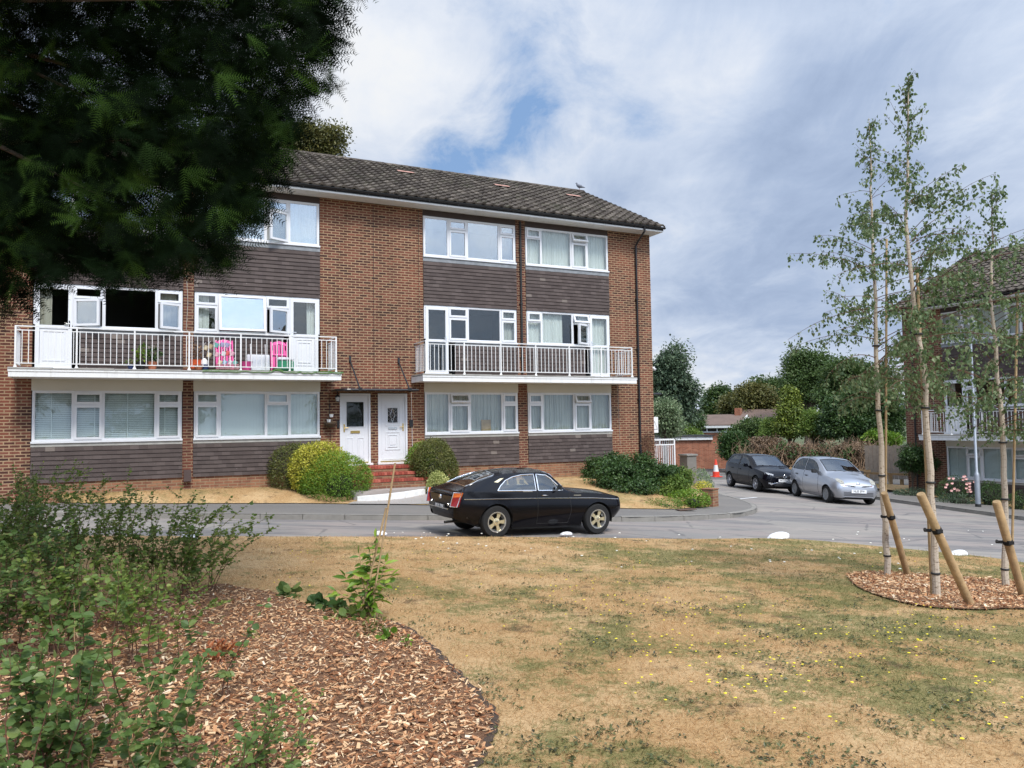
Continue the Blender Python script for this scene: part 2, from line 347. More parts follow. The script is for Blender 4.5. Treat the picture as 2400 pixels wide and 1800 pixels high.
# ------------------------------------------------------------------ world sky
def make_world():
    t=NT('World',world=True)
    tc=t.n('ShaderNodeTexCoord').outputs['Generated'];sp=t.n('ShaderNodeSeparateXYZ');t.l(tc,sp.inputs[0])
    sky=t.n('ShaderNodeTexSky',sky_type='NISHITA',sun_disc=False,sun_elevation=SUN_EL,sun_rotation=SUN_ROT)
    sky.air_density=1.2;sky.dust_density=.6
    zc=t.math('ADD',t.math('MAXIMUM',sp.outputs[2],0),.22)
    cb=t.n('ShaderNodeCombineXYZ');t.l(t.math('DIVIDE',sp.outputs[0],zc),cb.inputs[0]);t.l(t.math('DIVIDE',sp.outputs[1],zc),cb.inputs[1]);P=cb.outputs[0]
    def blob(px,py,rad):   # soft directional mask, rad in radians
        d=ray(px,py);d=d/np.linalg.norm(d)
        v=t.n('ShaderNodeVectorMath',operation='DISTANCE');t.l(tc,v.inputs[0]);v.inputs[1].default_value=tuple(map(float,d))
        q=t.math('DIVIDE',v.outputs['Value'],rad);return t.math('EXPONENT',t.math('MULTIPLY',t.math('MULTIPLY',q,q),-1.))
    n1=t.noise(t.scale(P,1,1,1,(.3,.1,0)),1.25,9,.58,.35)
    n2=t.noise(t.scale(P,1,1,1,(4,2,0)),.62,7,.55,.3)
    n3=t.noise(t.scale(P,1.3,.8,1,(9,5,0)),3.4,8,.62,.5)
    blue=t.math('SUBTRACT',.70,n1)
    for (px,py,r,a) in ((1120,10,.07,.34),(1150,100,.04,.2),(1060,370,.095,.78),(1250,330,.075,.42),(1565,300,.05,.62),(1430,215,.06,.30),(1310,210,.08,.28),(1020,400,.06,.36),(1500,250,.05,.2)):
        blue=t.math('ADD',blue,t.math('MULTIPLY',blob(px,py,r),a*.52))
    for (px,py,r,a) in ((850,200,.13,.3),(1950,350,.3,.35),(1200,480,.1,.22),(1700,700,.2,.3),(500,300,.25,.3)):
        blue=t.math('SUBTRACT',blue,t.math('MULTIPLY',blob(px,py,r),a))
    blue=t.math('ADD',blue,t.math('MULTIPLY',t.math('SUBTRACT',n3,.5),1.5))
    bf=t.ramp(blue,[(.22,0.),(.62,1.)])
    # cloud brightness
    br=t.math('MULTIPLY_ADD',t.math('SUBTRACT',n2,.5),2.1,.58)
    br=t.math('ADD',br,t.math('MULTIPLY',t.math('SUBTRACT',n3,.5),.85))
    for (px,py,r,a) in ((830,90,.16,.12),(830,330,.12,.16),(1150,420,.08,.4),(1560,560,.12,.10),(1640,870,.15,.5),(1600,150,.1,.16),(1750,130,.05,.22),(2300,60,.1,.2),(1400,140,.12,.15),
                        (1800,520,.15,-.38),(1650,710,.09,-.34),(2000,300,.14,-.18),(1450,430,.09,-.12),(2330,330,.14,-.14),(1050,250,.08,-.05)):
        br=t.math('ADD',br,t.math('MULTIPLY',blob(px,py,r),a))
    cc=t.ramp(br,[(.05,(.30,.39,.57)),(.35,(.42,.52,.71)),(.62,(.60,.69,.85)),(.9,(.84,.88,.95)),(1,(.90,.92,.95))])
    skyc=t.n('ShaderNodeMix',data_type='RGBA',blend_type='MULTIPLY');skyc.inputs[0].default_value=1;t.l(sky.outputs[0],skyc.inputs[6]);skyc.inputs[7].default_value=(*SKYMUL,1)
    blu=t.mix(.7,skyc.outputs[2],(.30,.50,.86))
    c=t.mix(bf,cc,blu)
    # sky gain round the out-of-frame sun, added for extra soft light
    sd=(math.cos(SUN_EL)*math.sin(SUN_AZ),math.cos(SUN_EL)*math.cos(SUN_AZ),math.sin(SUN_EL))
    v=t.n('ShaderNodeVectorMath',operation='DISTANCE');t.l(tc,v.inputs[0]);v.inputs[1].default_value=sd
    q=t.math('DIVIDE',v.outputs['Value'],.75);g=t.math('EXPONENT',t.math('MULTIPLY',t.math('MULTIPLY',q,q),-1.))
    k=t.math('MULTIPLY_ADD',g,3.2,1.)
    mm=t.n('ShaderNodeVectorMath',operation='SCALE');t.l(c,mm.inputs[0]);t.l(k,mm.inputs['Scale'])
    bg=t.n('ShaderNodeBackground');t.l(mm.outputs[0],bg.inputs[0]);bg.inputs[1].default_value=WORLD
    o=t.n('ShaderNodeOutputWorld');t.l(bg.outputs[0],o.inputs[0])
SUN_EL=R(52);SUN_AZ=R(156)   # azimuth clockwise from +Y: sun behind the camera, a little right
SUN_ROT=SUN_AZ
SKYMUL=(.075,.075,.075);WORLD=.40
make_world()
ld=bpy.data.lights.new('sun','SUN');ld.energy=1.5;ld.angle=R(14);ld.color=(1,.95,.87)
lo=bpy.data.objects.new('sun',ld);COL.objects.link(lo)
sd=Vector((math.cos(SUN_EL)*math.sin(SUN_AZ),math.cos(SUN_EL)*math.cos(SUN_AZ),math.sin(SUN_EL)))
lo.rotation_euler=sd.to_track_quat('Z','Y').to_euler();lo.location=(0,0,60)
cd=bpy.data.cameras.new('camera');co=bpy.data.objects.new('camera',cd);COL.objects.link(co)
cd.sensor_width=36;cd.lens=F/2400*36;cd.clip_end=3000;cd.clip_start=.05
mw=Matrix.Identity(4)
for i in range(3): mw[i][0]=RR[i];mw[i][1]=UU[i];mw[i][2]=-FW[i];mw[i][3]=CAM[i]
co.matrix_world=mw;sc.camera=co
sc.view_settings.view_transform='Standard';sc.view_settings.look='None';sc.view_settings.exposure=1.25;sc.view_settings.gamma=1
sc.render.resolution_x=1024;sc.render.resolution_y=768
# ------------------------------------------------------------------ ground sheets
def sheet(name,poly,fn,step,m,dz=0,smooth=True,inner=None,**tg):
    xs=[p[0] for p in poly];ys=[p[1] for p in poly];pts=[Vector(p[:2]) for p in poly]
    # densify boundary
    B=[]
    for i in range(len(pts)):
        a,b=pts[i],pts[(i+1)%len(pts)];k=max(1,int((b-a).length/step))
        B+=[a.lerp(b,j/k) for j in range(k)]
    nb=len(B);P=list(B)
    A=np.array([(p.x,p.y) for p in B])
    gx=np.arange(min(xs)+step/2,max(xs),step);gy=np.arange(min(ys)+step/2,max(ys),step)
    G=np.array([(x,y) for x in gx for y in gy])
    if len(G):
        ins=np.zeros(len(G),bool)
        for i in range(nb):
            x1,y1=A[i];x2,y2=A[(i+1)%nb]
            if y1==y2: continue
            c=((y1>G[:,1])!=(y2>G[:,1]))&(G[:,0]<(x2-x1)*(G[:,1]-y1)/(y2-y1)+x1);ins^=c
        P+=[Vector(g) for g in G[ins]]
    r=delaunay_2d_cdt(P,[],[list(range(nb))],1,1e-5)
    vs=[(v.x,v.y,fn(v.x,v.y)+dz) for v in r[0]]
    me=bpy.data.meshes.new(name);me.from_pydata(vs,[],[tuple(f) for f in r[2]]);me.update()
    if me.polygons and me.polygons[0].normal.z<0: me.flip_normals()
    me.materials.append(m);me.polygons.foreach_set('use_smooth',[smooth]*len(me.polygons))
    o=bpy.data.objects.new(name,me);COL.objects.link(o);tag(o,**tg);return o
def asphalt(name,base=.115,warm=1.0,patch=True):
    t=NT(name);p=t.pos();n=t.noise(p,140,4,.7);n2=t.noise(t.scale(p,.35,.9,1),1,5,.6);n3=t.noise(t.scale(p,.10,1.4,1),1.2,6,.7)
    c=t.mix(n,(base*.75,base*.70,base*.65),(base*1.34,base*1.26,base*1.17))
    c=t.mix(t.ramp(n2,[(.4,0.),(.62,.55)]),c,(base*1.35*warm,base*1.22,base*1.08))
    if patch:
        c=t.mix(t.ramp(n3,[(.50,0.),(.535,.75),(.6,.15)]),c,(base*.55,base*.55,base*.57))
        c=t.mix(t.ramp(t.noise(t.scale(p,.22,.5,1,(3,1,0)),1,4),[(.5,0.),(.54,.5)]),c,(base*1.5,base*1.36,base*1.18))
        v=t.n('ShaderNodeTexVoronoi',feature='DISTANCE_TO_EDGE');v.inputs['Scale'].default_value=.42;t.l(t.scale(p,1,1.2,1),v.inputs['Vector'])
        wob=t.math('ADD',v.outputs[0],t.math('MULTIPLY',t.math('SUBTRACT',t.noise(p,3,4),.5),.08))
        c=t.mix(t.ramp(wob,[(.0,.55),(.014,0.)]),c,(base*.42,base*.42,base*.42))
    return t.bsdf(c,.88,0,.3,n,.4,.006)
M['road']=asphalt('road_asphalt',.20,1.12);M['pave']=asphalt('pavement_asphalt',.145,1.0,False);M['drive']=asphalt('path_concrete',.26,1.12,False)
M['park']=asphalt('parking_asphalt',.11,.95,False)
M['kerb']=plain('concrete_kerb',(.23,.215,.19),.85,var=.3,ns=4,bump=.3)
def grassmat(name,green=.5,verge=False):
    t=NT(name);p=t.pos();n1=t.noise(p,.42,5,.6);n2=t.noise(t.scale(p,1,1,1,(5,5,0)),1.9,7,.72);n3=t.noise(p,34,4,.75);n4=t.noise(t.scale(p,1,1,1,(20,3,0)),.9,4,.6)
    st=t.mix(n3,(.15,.085,.035),(.60,.39,.19))
    pale=t.mix(n3,(.25,.155,.07),(.70,.50,.28));st=t.mix(t.ramp(n4,[(.45,0.),(.62,.8)]),st,pale)
    gr=t.mix(n3,(.05,.075,.02),(.15,.175,.06))
    g=t.math('ADD',t.math('ADD',t.math('MULTIPLY',n1,.45),t.math('MULTIPLY',n2,.55)),t.math('MULTIPLY',t.math('SUBTRACT',t.noise(p,14,4,.7),.5),.30))
    sp=t.n('ShaderNodeSeparateXYZ');t.l(p,sp.inputs[0])
    if not verge:
        # greener toward the birches, barer to the near left
        e=t.math('MULTIPLY_ADD',t.math('MAXIMUM',t.math('MINIMUM',sp.outputs[0],5.),-3.),.010,0)
        g=t.math('ADD',g,e)
    c=t.mix(t.ramp(g,[(.50,0.),(.565,.75*green*1.7)]),st,gr)
    dk=t.noise(t.scale(p,1,1,1,(2,8,0)),2.6,5,.7);c=t.mix(t.ramp(dk,[(.58,0.),(.68,.65)]),c,(.06,.045,.03))
    return t.bsdf(c,.95,0,.1,n3,.5,.02)
M['lawn']=grassmat('parched_lawn',.5);M['verge']=grassmat('verge_turf',.3,True)
M['land']=grassmat('land_turf',.9,True)
def mulchmat():
    t=NT('mulch_base');p=t.pos();n=t.noise(p,30,5,.8);n2=t.noise(p,1.1,4)
    c=t.ramp(n,[(.3,(.07,.035,.02)),(.5,(.24,.13,.075)),(.7,(.46,.28,.17))]);c=t.mix(t.math('MULTIPLY',n2,.5),c,(.10,.055,.035));return t.bsdf(c,.95,0,.1,n,.9,.03)
M['mulch']=mulchmat()
M['soil']=plain('dark_soil',(.06,.038,.026),.95,var=.4,ns=20,bump=.8)
# horizon ground
def grd(x,y): return road(x,y)-.06
xs=np.concatenate([-np.geomspace(900,40,14),np.arange(-36,60,4),np.geomspace(60,900,14)]);ys=np.concatenate([-np.geomspace(300,20,8),np.arange(-16,80,4),np.geomspace(80,1500,16)])
V=[(x,y,grd(x,y)) for y in ys for x in xs];nx=len(xs)
Fq=[(j*nx+i,j*nx+i+1,(j+1)*nx+i+1,(j+1)*nx+i) for j in range(len(ys)-1) for i in range(nx-1)]
np_mesh('ground',V,Fq,plain('far_land',(.075,.095,.035),.95,var=.35,ns=.05),kind='structure')
sheet('road',[(-45,8),(13,-12),(30,-12),(30,40),(22,62),(-2,62),(-2,30),(-45,30)],road,2.0,M['road'],0,kind='structure')
K=[(-30,14.9),(-20,15.6),(-10.97,16.64),(-8.8,16.75),(-4.72,17.09),(-1.92,17.42),(2.77,18.42),(5.43,20.08),(6.37,21.17),(6.96,22.32),(7.27,23.72),(7.32,25.46),(7.19,27.03),(7.0,31)]
def smoothline(P,n=6):
    P=[np.array(p,float) for p in P];o=[]
    for i in range(len(P)-1):
        a=P[max(i-1,0)];b=P[i];c=P[i+1];d=P[min(i+2,len(P)-1)]
        for k in range(n):
            s=k/n;o.append(.5*((2*b)+(-a+c)*s+(2*a-5*b+4*c-d)*s*s+(-a+3*b-3*c+d)*s**3))
    o.append(P[-1]);return o
Ks=[tuple(p) for p in smoothline(K,4)]
PBx=[(-30,16.5),(-20,17.3)]+PB+[(6.2,31)]
sheet('pavement',Ks+PBx[::-1],road,.8,M['pave'],.115,kind='structure')
def kerbline(P,name,seed=1,side=1,h=.12):
    rn=random.Random(seed);mb=MB();P=[np.array(p,float) for p in P]
    # resample
    L=[0]
    for a,b in zip(P,P[1:]): L.append(L[-1]+np.linalg.norm(b-a))
    s=0
    while s<L[-1]-.3:
        e=min(s+.905,L[-1])
        q=[np.array([np.interp(v,L,[p[0] for p in P]),np.interp(v,L,[p[1] for p in P])]) for v in (s,e)]
        d=(q[1]-q[0]);d/=np.linalg.norm(d);n=np.array([-d[1],d[0]])*side;j=rn.uniform(-.006,.006)
        vs=[]
        for z in (-.1,h-.02,h):
            for (pt,o) in ((q[0],0),(q[1]-d*.008,0),(q[1]-d*.008,.135),(q[0],.135)):
                oo=o+(.02 if z==h and o==0 else 0)
                w=pt+n*oo;vs.append((w[0],w[1],road(*w)+z+j))
        mb.add(vs,[(0,1,5,4),(1,2,6,5),(2,3,7,6),(3,0,4,7),(4,5,9,8),(5,6,10,9),(6,7,11,10),(7,4,8,11),(8,9,10,11)]);s+=.91
    return mb.build(name,M['kerb'],kind='structure')
kerbline(Ks,'kerb',1,1)
KR=[(13.0,33.5),(13.4,30.6),(13.57,28.99),(13.85,27.6),(14.42,25.49),(15.12,23.17),(16.6,18),(18.2,12),(20,4)]
kerbline(KR[::-1],'kerb',2,-1)
PR=[(15.2,35.2),(15.35,33.3),(16.2,29.6),(17.0,26.4),(18.6,20),(20.6,12),(22.4,4)]
sheet('pavement',KR+PR[::-1],road,1.2,M['pave'],.115,kind='structure')
sheet('verge_grass',PR+[(30,4),(30,36),(16,36.5)],lambda x,y:road(x,y)+.12+.1*sstep(((x-C2[0])*D1[0]+(y-C2[1])*D1[1]+1.6)/1.6),.8,M['land'],0,kind='structure')
sheet('grass_patch',[(12.6,34.5),(13.1,33.2),(15.2,34.9),(16.3,36.2),(18.5,40),(14,41.5),(12.6,38.5)],road,.8,M['verge'],.06,kind='structure')
# parking surface and markings beyond
sheet('parking_area',[(4.5,38.5),(26,38.5),(30,62),(2,62)],road,2,M['park'],.006,kind='structure')
mb=MB()
for (a,b) in (((10.2,41.6),(12.4,41.5)),((9.9,44.2),(12.3,44.3)),((7.4,26.2),(8.6,27.6))):
    a=np.array(a);b=np.array(b);d=(b-a)/np.linalg.norm(b-a);n=np.array([-d[1],d[0]])*.05
    mb.add([(*(p),road(*p)+.012) for p in (a-n,b-n,b+n,a+n)],[(0,1,2,3)])
mb.build('road_marking',M['wpaint'],kind='structure')
# lawn island
LP=EDGE[:1]+[tuple(p) for p in smoothline(EDGE,3)]+[(9,-8),(-40,-8)]
sheet('lawn',LP[1:],lambda x,y:lawn(x,y),.55,M['lawn'],0,kind='structure')
# verge by the building
def grid_sheet(name,us,vsn,fn,m,**tg):
    V=[fn(u,v) for u in us for v in vsn];n=len(vsn)
    Fq=[(i*n+j,(i+1)*n+j,(i+1)*n+j+1,i*n+j+1) for i in range(len(us)-1) for j in range(n-1)]
    return np_mesh(name,V,Fq,m,smooth=True,**tg)
def _vg(u,s):
    w=wv(u);p=C0+D1*u-N1*(w*(1-s)) ;z=verge(p[0],p[1]);return (p[0],p[1],z+.002)
us=np.arange(-26,1.5,.35);ss=np.linspace(0,1,9)
grid_sheet('verge',us,ss,_vg,M['verge'],kind='structure')
# mulch bed from the bed outline in the photograph, laid on the lawn surface
bedpx=[(560,1378),(640,1390),(700,1412),(800,1440),(900,1455),(960,1480),(1010,1520),(1060,1570),(1110,1620),(1150,1670),(1156,1710),(1135,1750),(1110,1800)]
BED=[tuple(hit(x,y,lawn)[:2]) for x,y in bedpx]
e=BED[-1];BED=BED+[(e[0]-.25,e[1]-.6),(-.9,1.6),(-2.5,1.0),(-7,1.5),(-8,5),(-6.8,8.3),(-5.4,8.7),(-3.9,8.5)]+[tuple(hit(500,1370,lawn)[:2])]
BEDs=[tuple(p) for p in smoothline(BED+[BED[0]],3)][:-1]
sheet('mulch_bed',BEDs,lambda x,y:lawn(x,y),.25,M['mulch'],.012,kind='structure')
def strip(P,w0,w1,fn,name,m,dz):
    P=[np.array(p,float) for p in P];V=[];rn=random.Random(3)
    for i,p in enumerate(P):
        d=P[min(i+1,len(P)-1)]-P[max(i-1,0)];d/=np.linalg.norm(d)+1e-9;n=np.array([-d[1],d[0]])
        for k in (w0-rn.random()*.03,(w0+w1)/2,w1+rn.random()*.03):
            q=p+n*k;V.append((q[0],q[1],fn(*q)+dz))
    Fq=[]
    for i in range(len(P)-1):
        for k in range(2): Fq.append((i*3+k,i*3+k+1,i*3+k+4,i*3+k+3))
    return np_mesh(name,V,Fq,m,smooth=True,kind='structure')
ed=[p for p in smoothline(BED[3:14],8)]
strip(ed,.0,.016,lawn,'bed_edge_soil',M['soil'],.012)
m2=[hit(x,y,lawn)[:2] for x,y in ((1985,1352),(2010,1378),(2080,1405),(2170,1425),(2300,1432),(2400,1430))]
m2+= [(6.6,8.0),(7.0,9.2),(6.6,10.2)]+[hit(x,y,lawn)[:2] for x,y in ((2400,1368),(2300,1358),(2200,1352),(2100,1345),(2020,1343))]
BED2=[tuple(p) for p in smoothline([tuple(p) for p in m2]+[tuple(m2[0])],3)][:-1]
sheet('mulch_bed',BED2,lambda x,y:lawn(x,y),.25,M['mulch'],.02,kind='structure')
def inpoly(G,A):
    A=np.asarray(A);ins=np.zeros(len(G),bool);n=len(A)
    for i in range(n):
        x1,y1=A[i];x2,y2=A[(i+1)%n]
        if y1==y2: continue
        ins^=((y1>G[:,1])!=(y2>G[:,1]))&(G[:,0]<(x2-x1)*(G[:,1]-y1)/(y2-y1)+x1)
    return ins
lawnv=np.vectorize(lawn)
# wood chips: loose, countless
def chips(poly,n,name,smin,smax,label,zadd=.012,bias=None):
    A=np.array(poly);lo=A.min(0);hi=A.max(0)
    G=lo+(hi-lo)*RNG.random((n*4,2));G=G[inpoly(G,A)]
    if bias is not None:
        pr=bias(G);G=G[RNG.random(len(G))<pr]
    G=G[:n];k=len(G);G=G+RNG.normal(size=G.shape)*.022
    z=lawnv(G[:,0],G[:,1])+zadd+RNG.random(k)*.028
    d=rv(k);d[:,2]*=.28;up=rv(k)*.45+np.array([0,0,1.])
    Mx=basis(d,up);ln=smin+(smax-smin)*RNG.random(k)**2.2
    wd=np.maximum(ln*RNG.uniform(.08,.42,k),.0025)
    pv=np.array([(-.5,-.5,-.5),(.5,-.4,-.5),(.4,.5,-.5),(-.4,.45,-.5),(-.45,-.5,.5),(.5,-.45,.5),(.35,.5,.5),(-.5,.4,.5)])
    pf=np.array([(4,5,6,7),(0,1,5,4),(1,2,6,5),(2,3,7,6),(3,0,4,7)])
    sc3=np.stack([wd,ln,np.minimum(wd*.3,.008)],1)
    V=np.einsum('nij,npj->npi',Mx,pv[None]*sc3[:,None,:])+np.stack([G[:,0],G[:,1],z],1)[:,None,:]
    Fc=(pf[None]+(np.arange(k)*8)[:,None,None]).reshape(-1,4)
    return np_mesh(name,V.reshape(-1,3),Fc,M['chip'],rnd=np.repeat(RNG.random(k),8),label=label,cat='wood chips',kind='stuff')
t=NT('wood_chip');a=t.n('ShaderNodeAttribute',attribute_name='rnd').outputs['Fac']
c=t.ramp(a,[(0,(.14,.055,.025)),(.2,(.30,.13,.06)),(.45,(.47,.24,.115)),(.7,(.60,.37,.20)),(.9,(.70,.50,.30)),(1,(.78,.64,.46))]);M['chip']=t.bsdf(c,.85,0,.2,t.noise(t.obj(),90,3),.3,.004)
def nearbias(G):
    d=np.hypot(G[:,0],G[:,1]);return np.clip((3.2/np.maximum(d,1))**1.1,0.15,1)
chips(BEDs,95000,'wood_chips',.007,.060,'loose orange brown wood chips covering the planting bed in the left foreground',bias=nearbias)
chips(BED2,9000,'wood_chips',.02,.07,'pale brown wood chips round the three young birches',.02)
# short dry turf
def grass_on(n,region,hfn,size,name,label,excl=None,mat=None):
    A=np.array(region);lo=A.min(0);hi=A.max(0);G=lo+(hi-lo)*RNG.random((n,2));G=G[inpoly(G,A)]
    for e in excl or []: G=G[~inpoly(G,np.array(e))]
    D=np.hypot(G[:,0],G[:,1])
    return G,D
def turf(G,z,s,name,label,mat,flat=.75):
    k=len(G);d=rv(k);d[:,2]=np.abs(d[:,2])*RNG.uniform(.25,1.3,k)*flat+.10;up=rv(k)
    pv=np.array([(-.035,0,0),(.035,0,0),(.026,.55,.015),(0,1,0)]);pf=np.array([(0,1,2),(0,2,3)])
    V,Fc,rn=scat(pv,pf,np.stack([G[:,0],G[:,1],z],1),basis(d,up),s)
    return np_mesh(name,V,Fc,mat,rnd=rn,label=label,cat='grass',kind='stuff')
def blademat(name,verge=False,gr=.60):
    t=NT(name);p=t.pos();a=t.n('ShaderNodeAttribute',attribute_name='rnd').outputs['Fac']
    n1=t.noise(p,.42,5,.6);n2=t.noise(t.scale(p,1,1,1,(5,5,0)),1.9,7,.72);g=t.math('ADD',t.math('MULTIPLY',n1,.45),t.math('MULTIPLY',n2,.55))
    n4=t.noise(t.scale(p,1,1,1,(20,3,0)),.9,4,.6)
    sp=t.n('ShaderNodeSeparateXYZ');t.l(p,sp.inputs[0])
    if not verge: g=t.math('ADD',g,t.math('MULTIPLY',t.math('MAXIMUM',t.math('MINIMUM',sp.outputs[0],5.),-3.),.010))
    st=t.ramp(a,[(0,(.34,.20,.09)),(.35,(.52,.33,.16)),(.75,(.72,.50,.27)),(1,(.86,.68,.43))])
    st=t.mix(t.ramp(n4,[(.45,0.),(.62,.45)]),st,(.58,.42,.23))
    dk=t.ramp(t.noise(t.scale(p,1,1,1,(2,8,0)),2.6,5,.7),[(.58,0.),(.66,.75)]);st=t.mix(dk,st,t.ramp(a,[(0,(.05,.03,.02)),(1,(.17,.12,.07))]))
    gg=t.ramp(a,[(0,(.06,.09,.025)),(.6,(.14,.18,.06)),(1,(.27,.28,.12))])
    f=t.math('ADD',g,t.math('MULTIPLY',t.math('SUBTRACT',a,.5),.12))
    c=t.mix(t.ramp(f,[(.495,0.),(.555,gr*1.5)]),st,gg);return t.bsdf(c,.8,0,.15,trans=(c,.5))
M['blade']=blademat('dry_grass_blade');M['bladev']=blademat('verge_grass_blade',True,.35)
# lawn region limited to what the view could cover
reg=[(-9,13.9),(-6,13.9),(-1.7,14.5),(2.6,15.2),(3.8,15.5),(5.7,16.1),(7.3,15.5),(8.7,14.8),(9.8,13.6),(8,7),(3.2,2.8),(-1.2,2.8),(-6,7)]
A=np.array(reg)
def rej(n):
    lo=A.min(0);hi=A.max(0);G=lo+(hi-lo)*RNG.random((n,2));G=G[inpoly(G,A)];G=G[~inpoly(G,np.array(BEDs))];G=G[~inpoly(G,np.array(BED2))]
    d=np.hypot(G[:,0],G[:,1]);G=G[RNG.random(len(G))<np.clip((4.2/d)**1.35,.0,1)];return G
G=rej(1400000);d=np.hypot(G[:,0],G[:,1])
turf(G,lawnv(G[:,0],G[:,1])-.004,RNG.uniform(.018,.058,len(G))*(1+.03*d),'lawn_grass','short parched straw coloured lawn grass with green patches',M['blade'])
Gv=np.array([W1(u,-wv(u)*(1-s),0)[:2] for u,s in zip(RNG.uniform(-19,1,16000),RNG.random(16000))])
turf(Gv,np.array([verge(*g) for g in Gv]),RNG.uniform(.03,.09,len(Gv)),'verge_grass','dry yellow grass on the verge in front of the brick flats',M['bladev'])
# flowers
def florets(G,name,label,col,hmin,hmax,rad,cat):
    k=len(G);mb=MB();z=lawnv(G[:,0],G[:,1])
    pv=[];pf=[]
    for i in range(k):
        h=random.uniform(hmin,hmax);x,y=G[i];lx,ly=random.uniform(-.02,.02),random.uniform(-.02,.02);r=rad*random.uniform(.7,1.25)
        pts=[(x+lx+r*math.cos(a)*1.0,y+ly+r*math.sin(a),z[i]+h+.003*random.random()) for a in np.linspace(0,2*PI,7)[:-1]]
        n=len(pv);pv+=pts+[(x+lx,y+ly,z[i]+h+r*.45),(x+lx,y+ly,z[i]+h-r*.5)]
        for q in range(6): pf+=[(n+q,n+(q+1)%6,n+6),(n+(q+1)%6,n+q,n+7)]
    np_mesh(name,pv,pf,col,label=label,cat=cat,kind='stuff')
    sv=[];sf=[]
M['yel']=plain('yellow_petals',(.80,.66,.03),.6,var=.1);M['whi']=plain('white_umbels',(.75,.74,.66),.7,var=.1)
fp=[]
rf=random.Random(5)
cl=[(1560,1520,170,70,46),(1900,1560,160,60,40),(1450,1420,200,50,26),(1660,1440,130,35,22),(2180,1480,160,60,34),(2300,1640,110,90,18),(1300,1360,120,40,16),(1480,1330,160,40,18),(1750,1600,220,60,26),
    (700,1300,120,40,18),(1000,1300,200,40,18),(2230,1424,70,16,14),(980,1400,160,50,10),(2120,1500,120,40,18),(1350,1480,200,90,16),(700,1378,60,14,6),(1850,1720,300,60,9),(2050,1340,150,40,8)]
for (x,y,sx,sy,n) in cl:
    for _ in range(n):
        px,py=rf.gauss(x,sx*.55),rf.gauss(y,sy*.55)
        if py>1262 and px<2450: fp.append(hit(px,min(py,1790),lawn)[:2])
fp=np.array(fp);fp=fp[~inpoly(fp,np.array(BEDs))&~inpoly(fp,np.array(BED2))]
florets(fp,'yellow_flowers','small yellow hawkbit flowers dotted over the dry lawn',M['yel'],.03,.09,.0105,'wildflowers')
fp=np.array([hit(rf.uniform(900,2350),1258+ (rf.random()**2)*90+ max(0,0),lawn)[:2] for _ in range(60)])
florets(fp,'white_flowers','white yarrow heads scattered along the far edge of the lawn',M['whi'],.04,.16,.022,'wildflowers')
# ------------------------------------------------------------------ buildings
def cladpanel(parent,S,u0,u1,z0,z1,y=0.0,label=None):
    rn=random.Random(int(abs(u0*37+z0*11)));g=.11;n=max(1,round((z1-z0)/g));g=(z1-z0)/n;mb=MB()
    for i in range(n):
        a=z0+i*g;b=a+g;off=(.1 if i%2 else 0)+rn.uniform(-.01,.01);u=u0-off
        while u<u1:
            p,q=max(u,u0),min(u+.198,u1);u+=.2
            if q-p<.01: continue
            mb.cur=rn.random()*.94 if rn.random()<.985 else 1
            j=rn.uniform(-.002,.002)
            yb=y-.034+j;yt=y-.012
            x0,x1=S(p),S(q)
            mb.add([(x0,yb,a+j),(x1,yb,a+j),(x1,yt,b+.004),(x0,yt,b+.004),(x0,y+.01,a+j),(x1,y+.01,a+j)],[(0,1,2,3),(0,4,5,1)])
    # backing
    mb.cur=0;mb.box(S(u0),S(u1),y+.012,y+.05,z0,z1)
    return mb.build('tile_cladding',M['tile'],parent,attr=True,label=label)
def ring(mb,x0,x1,y0,y1,z0,z1,w,Mx=None):
    x0,x1=min(x0,x1),max(x0,x1)
    mb.box(x0,x1,y0,y1,z0,z0+w,Mx);mb.box(x0,x1,y0,y1,z1-w,z1,Mx);mb.box(x0,x0+w,y0,y1,z0+w,z1-w,Mx);mb.box(x1-w,x1,y0,y1,z0+w,z1-w,Mx)
def hingeM(axis,px,py,pz,ang):
    return Matrix.Translation((px,py,pz))@Matrix.Rotation(ang,4,axis)@Matrix.Translation((-px,-py,-pz))
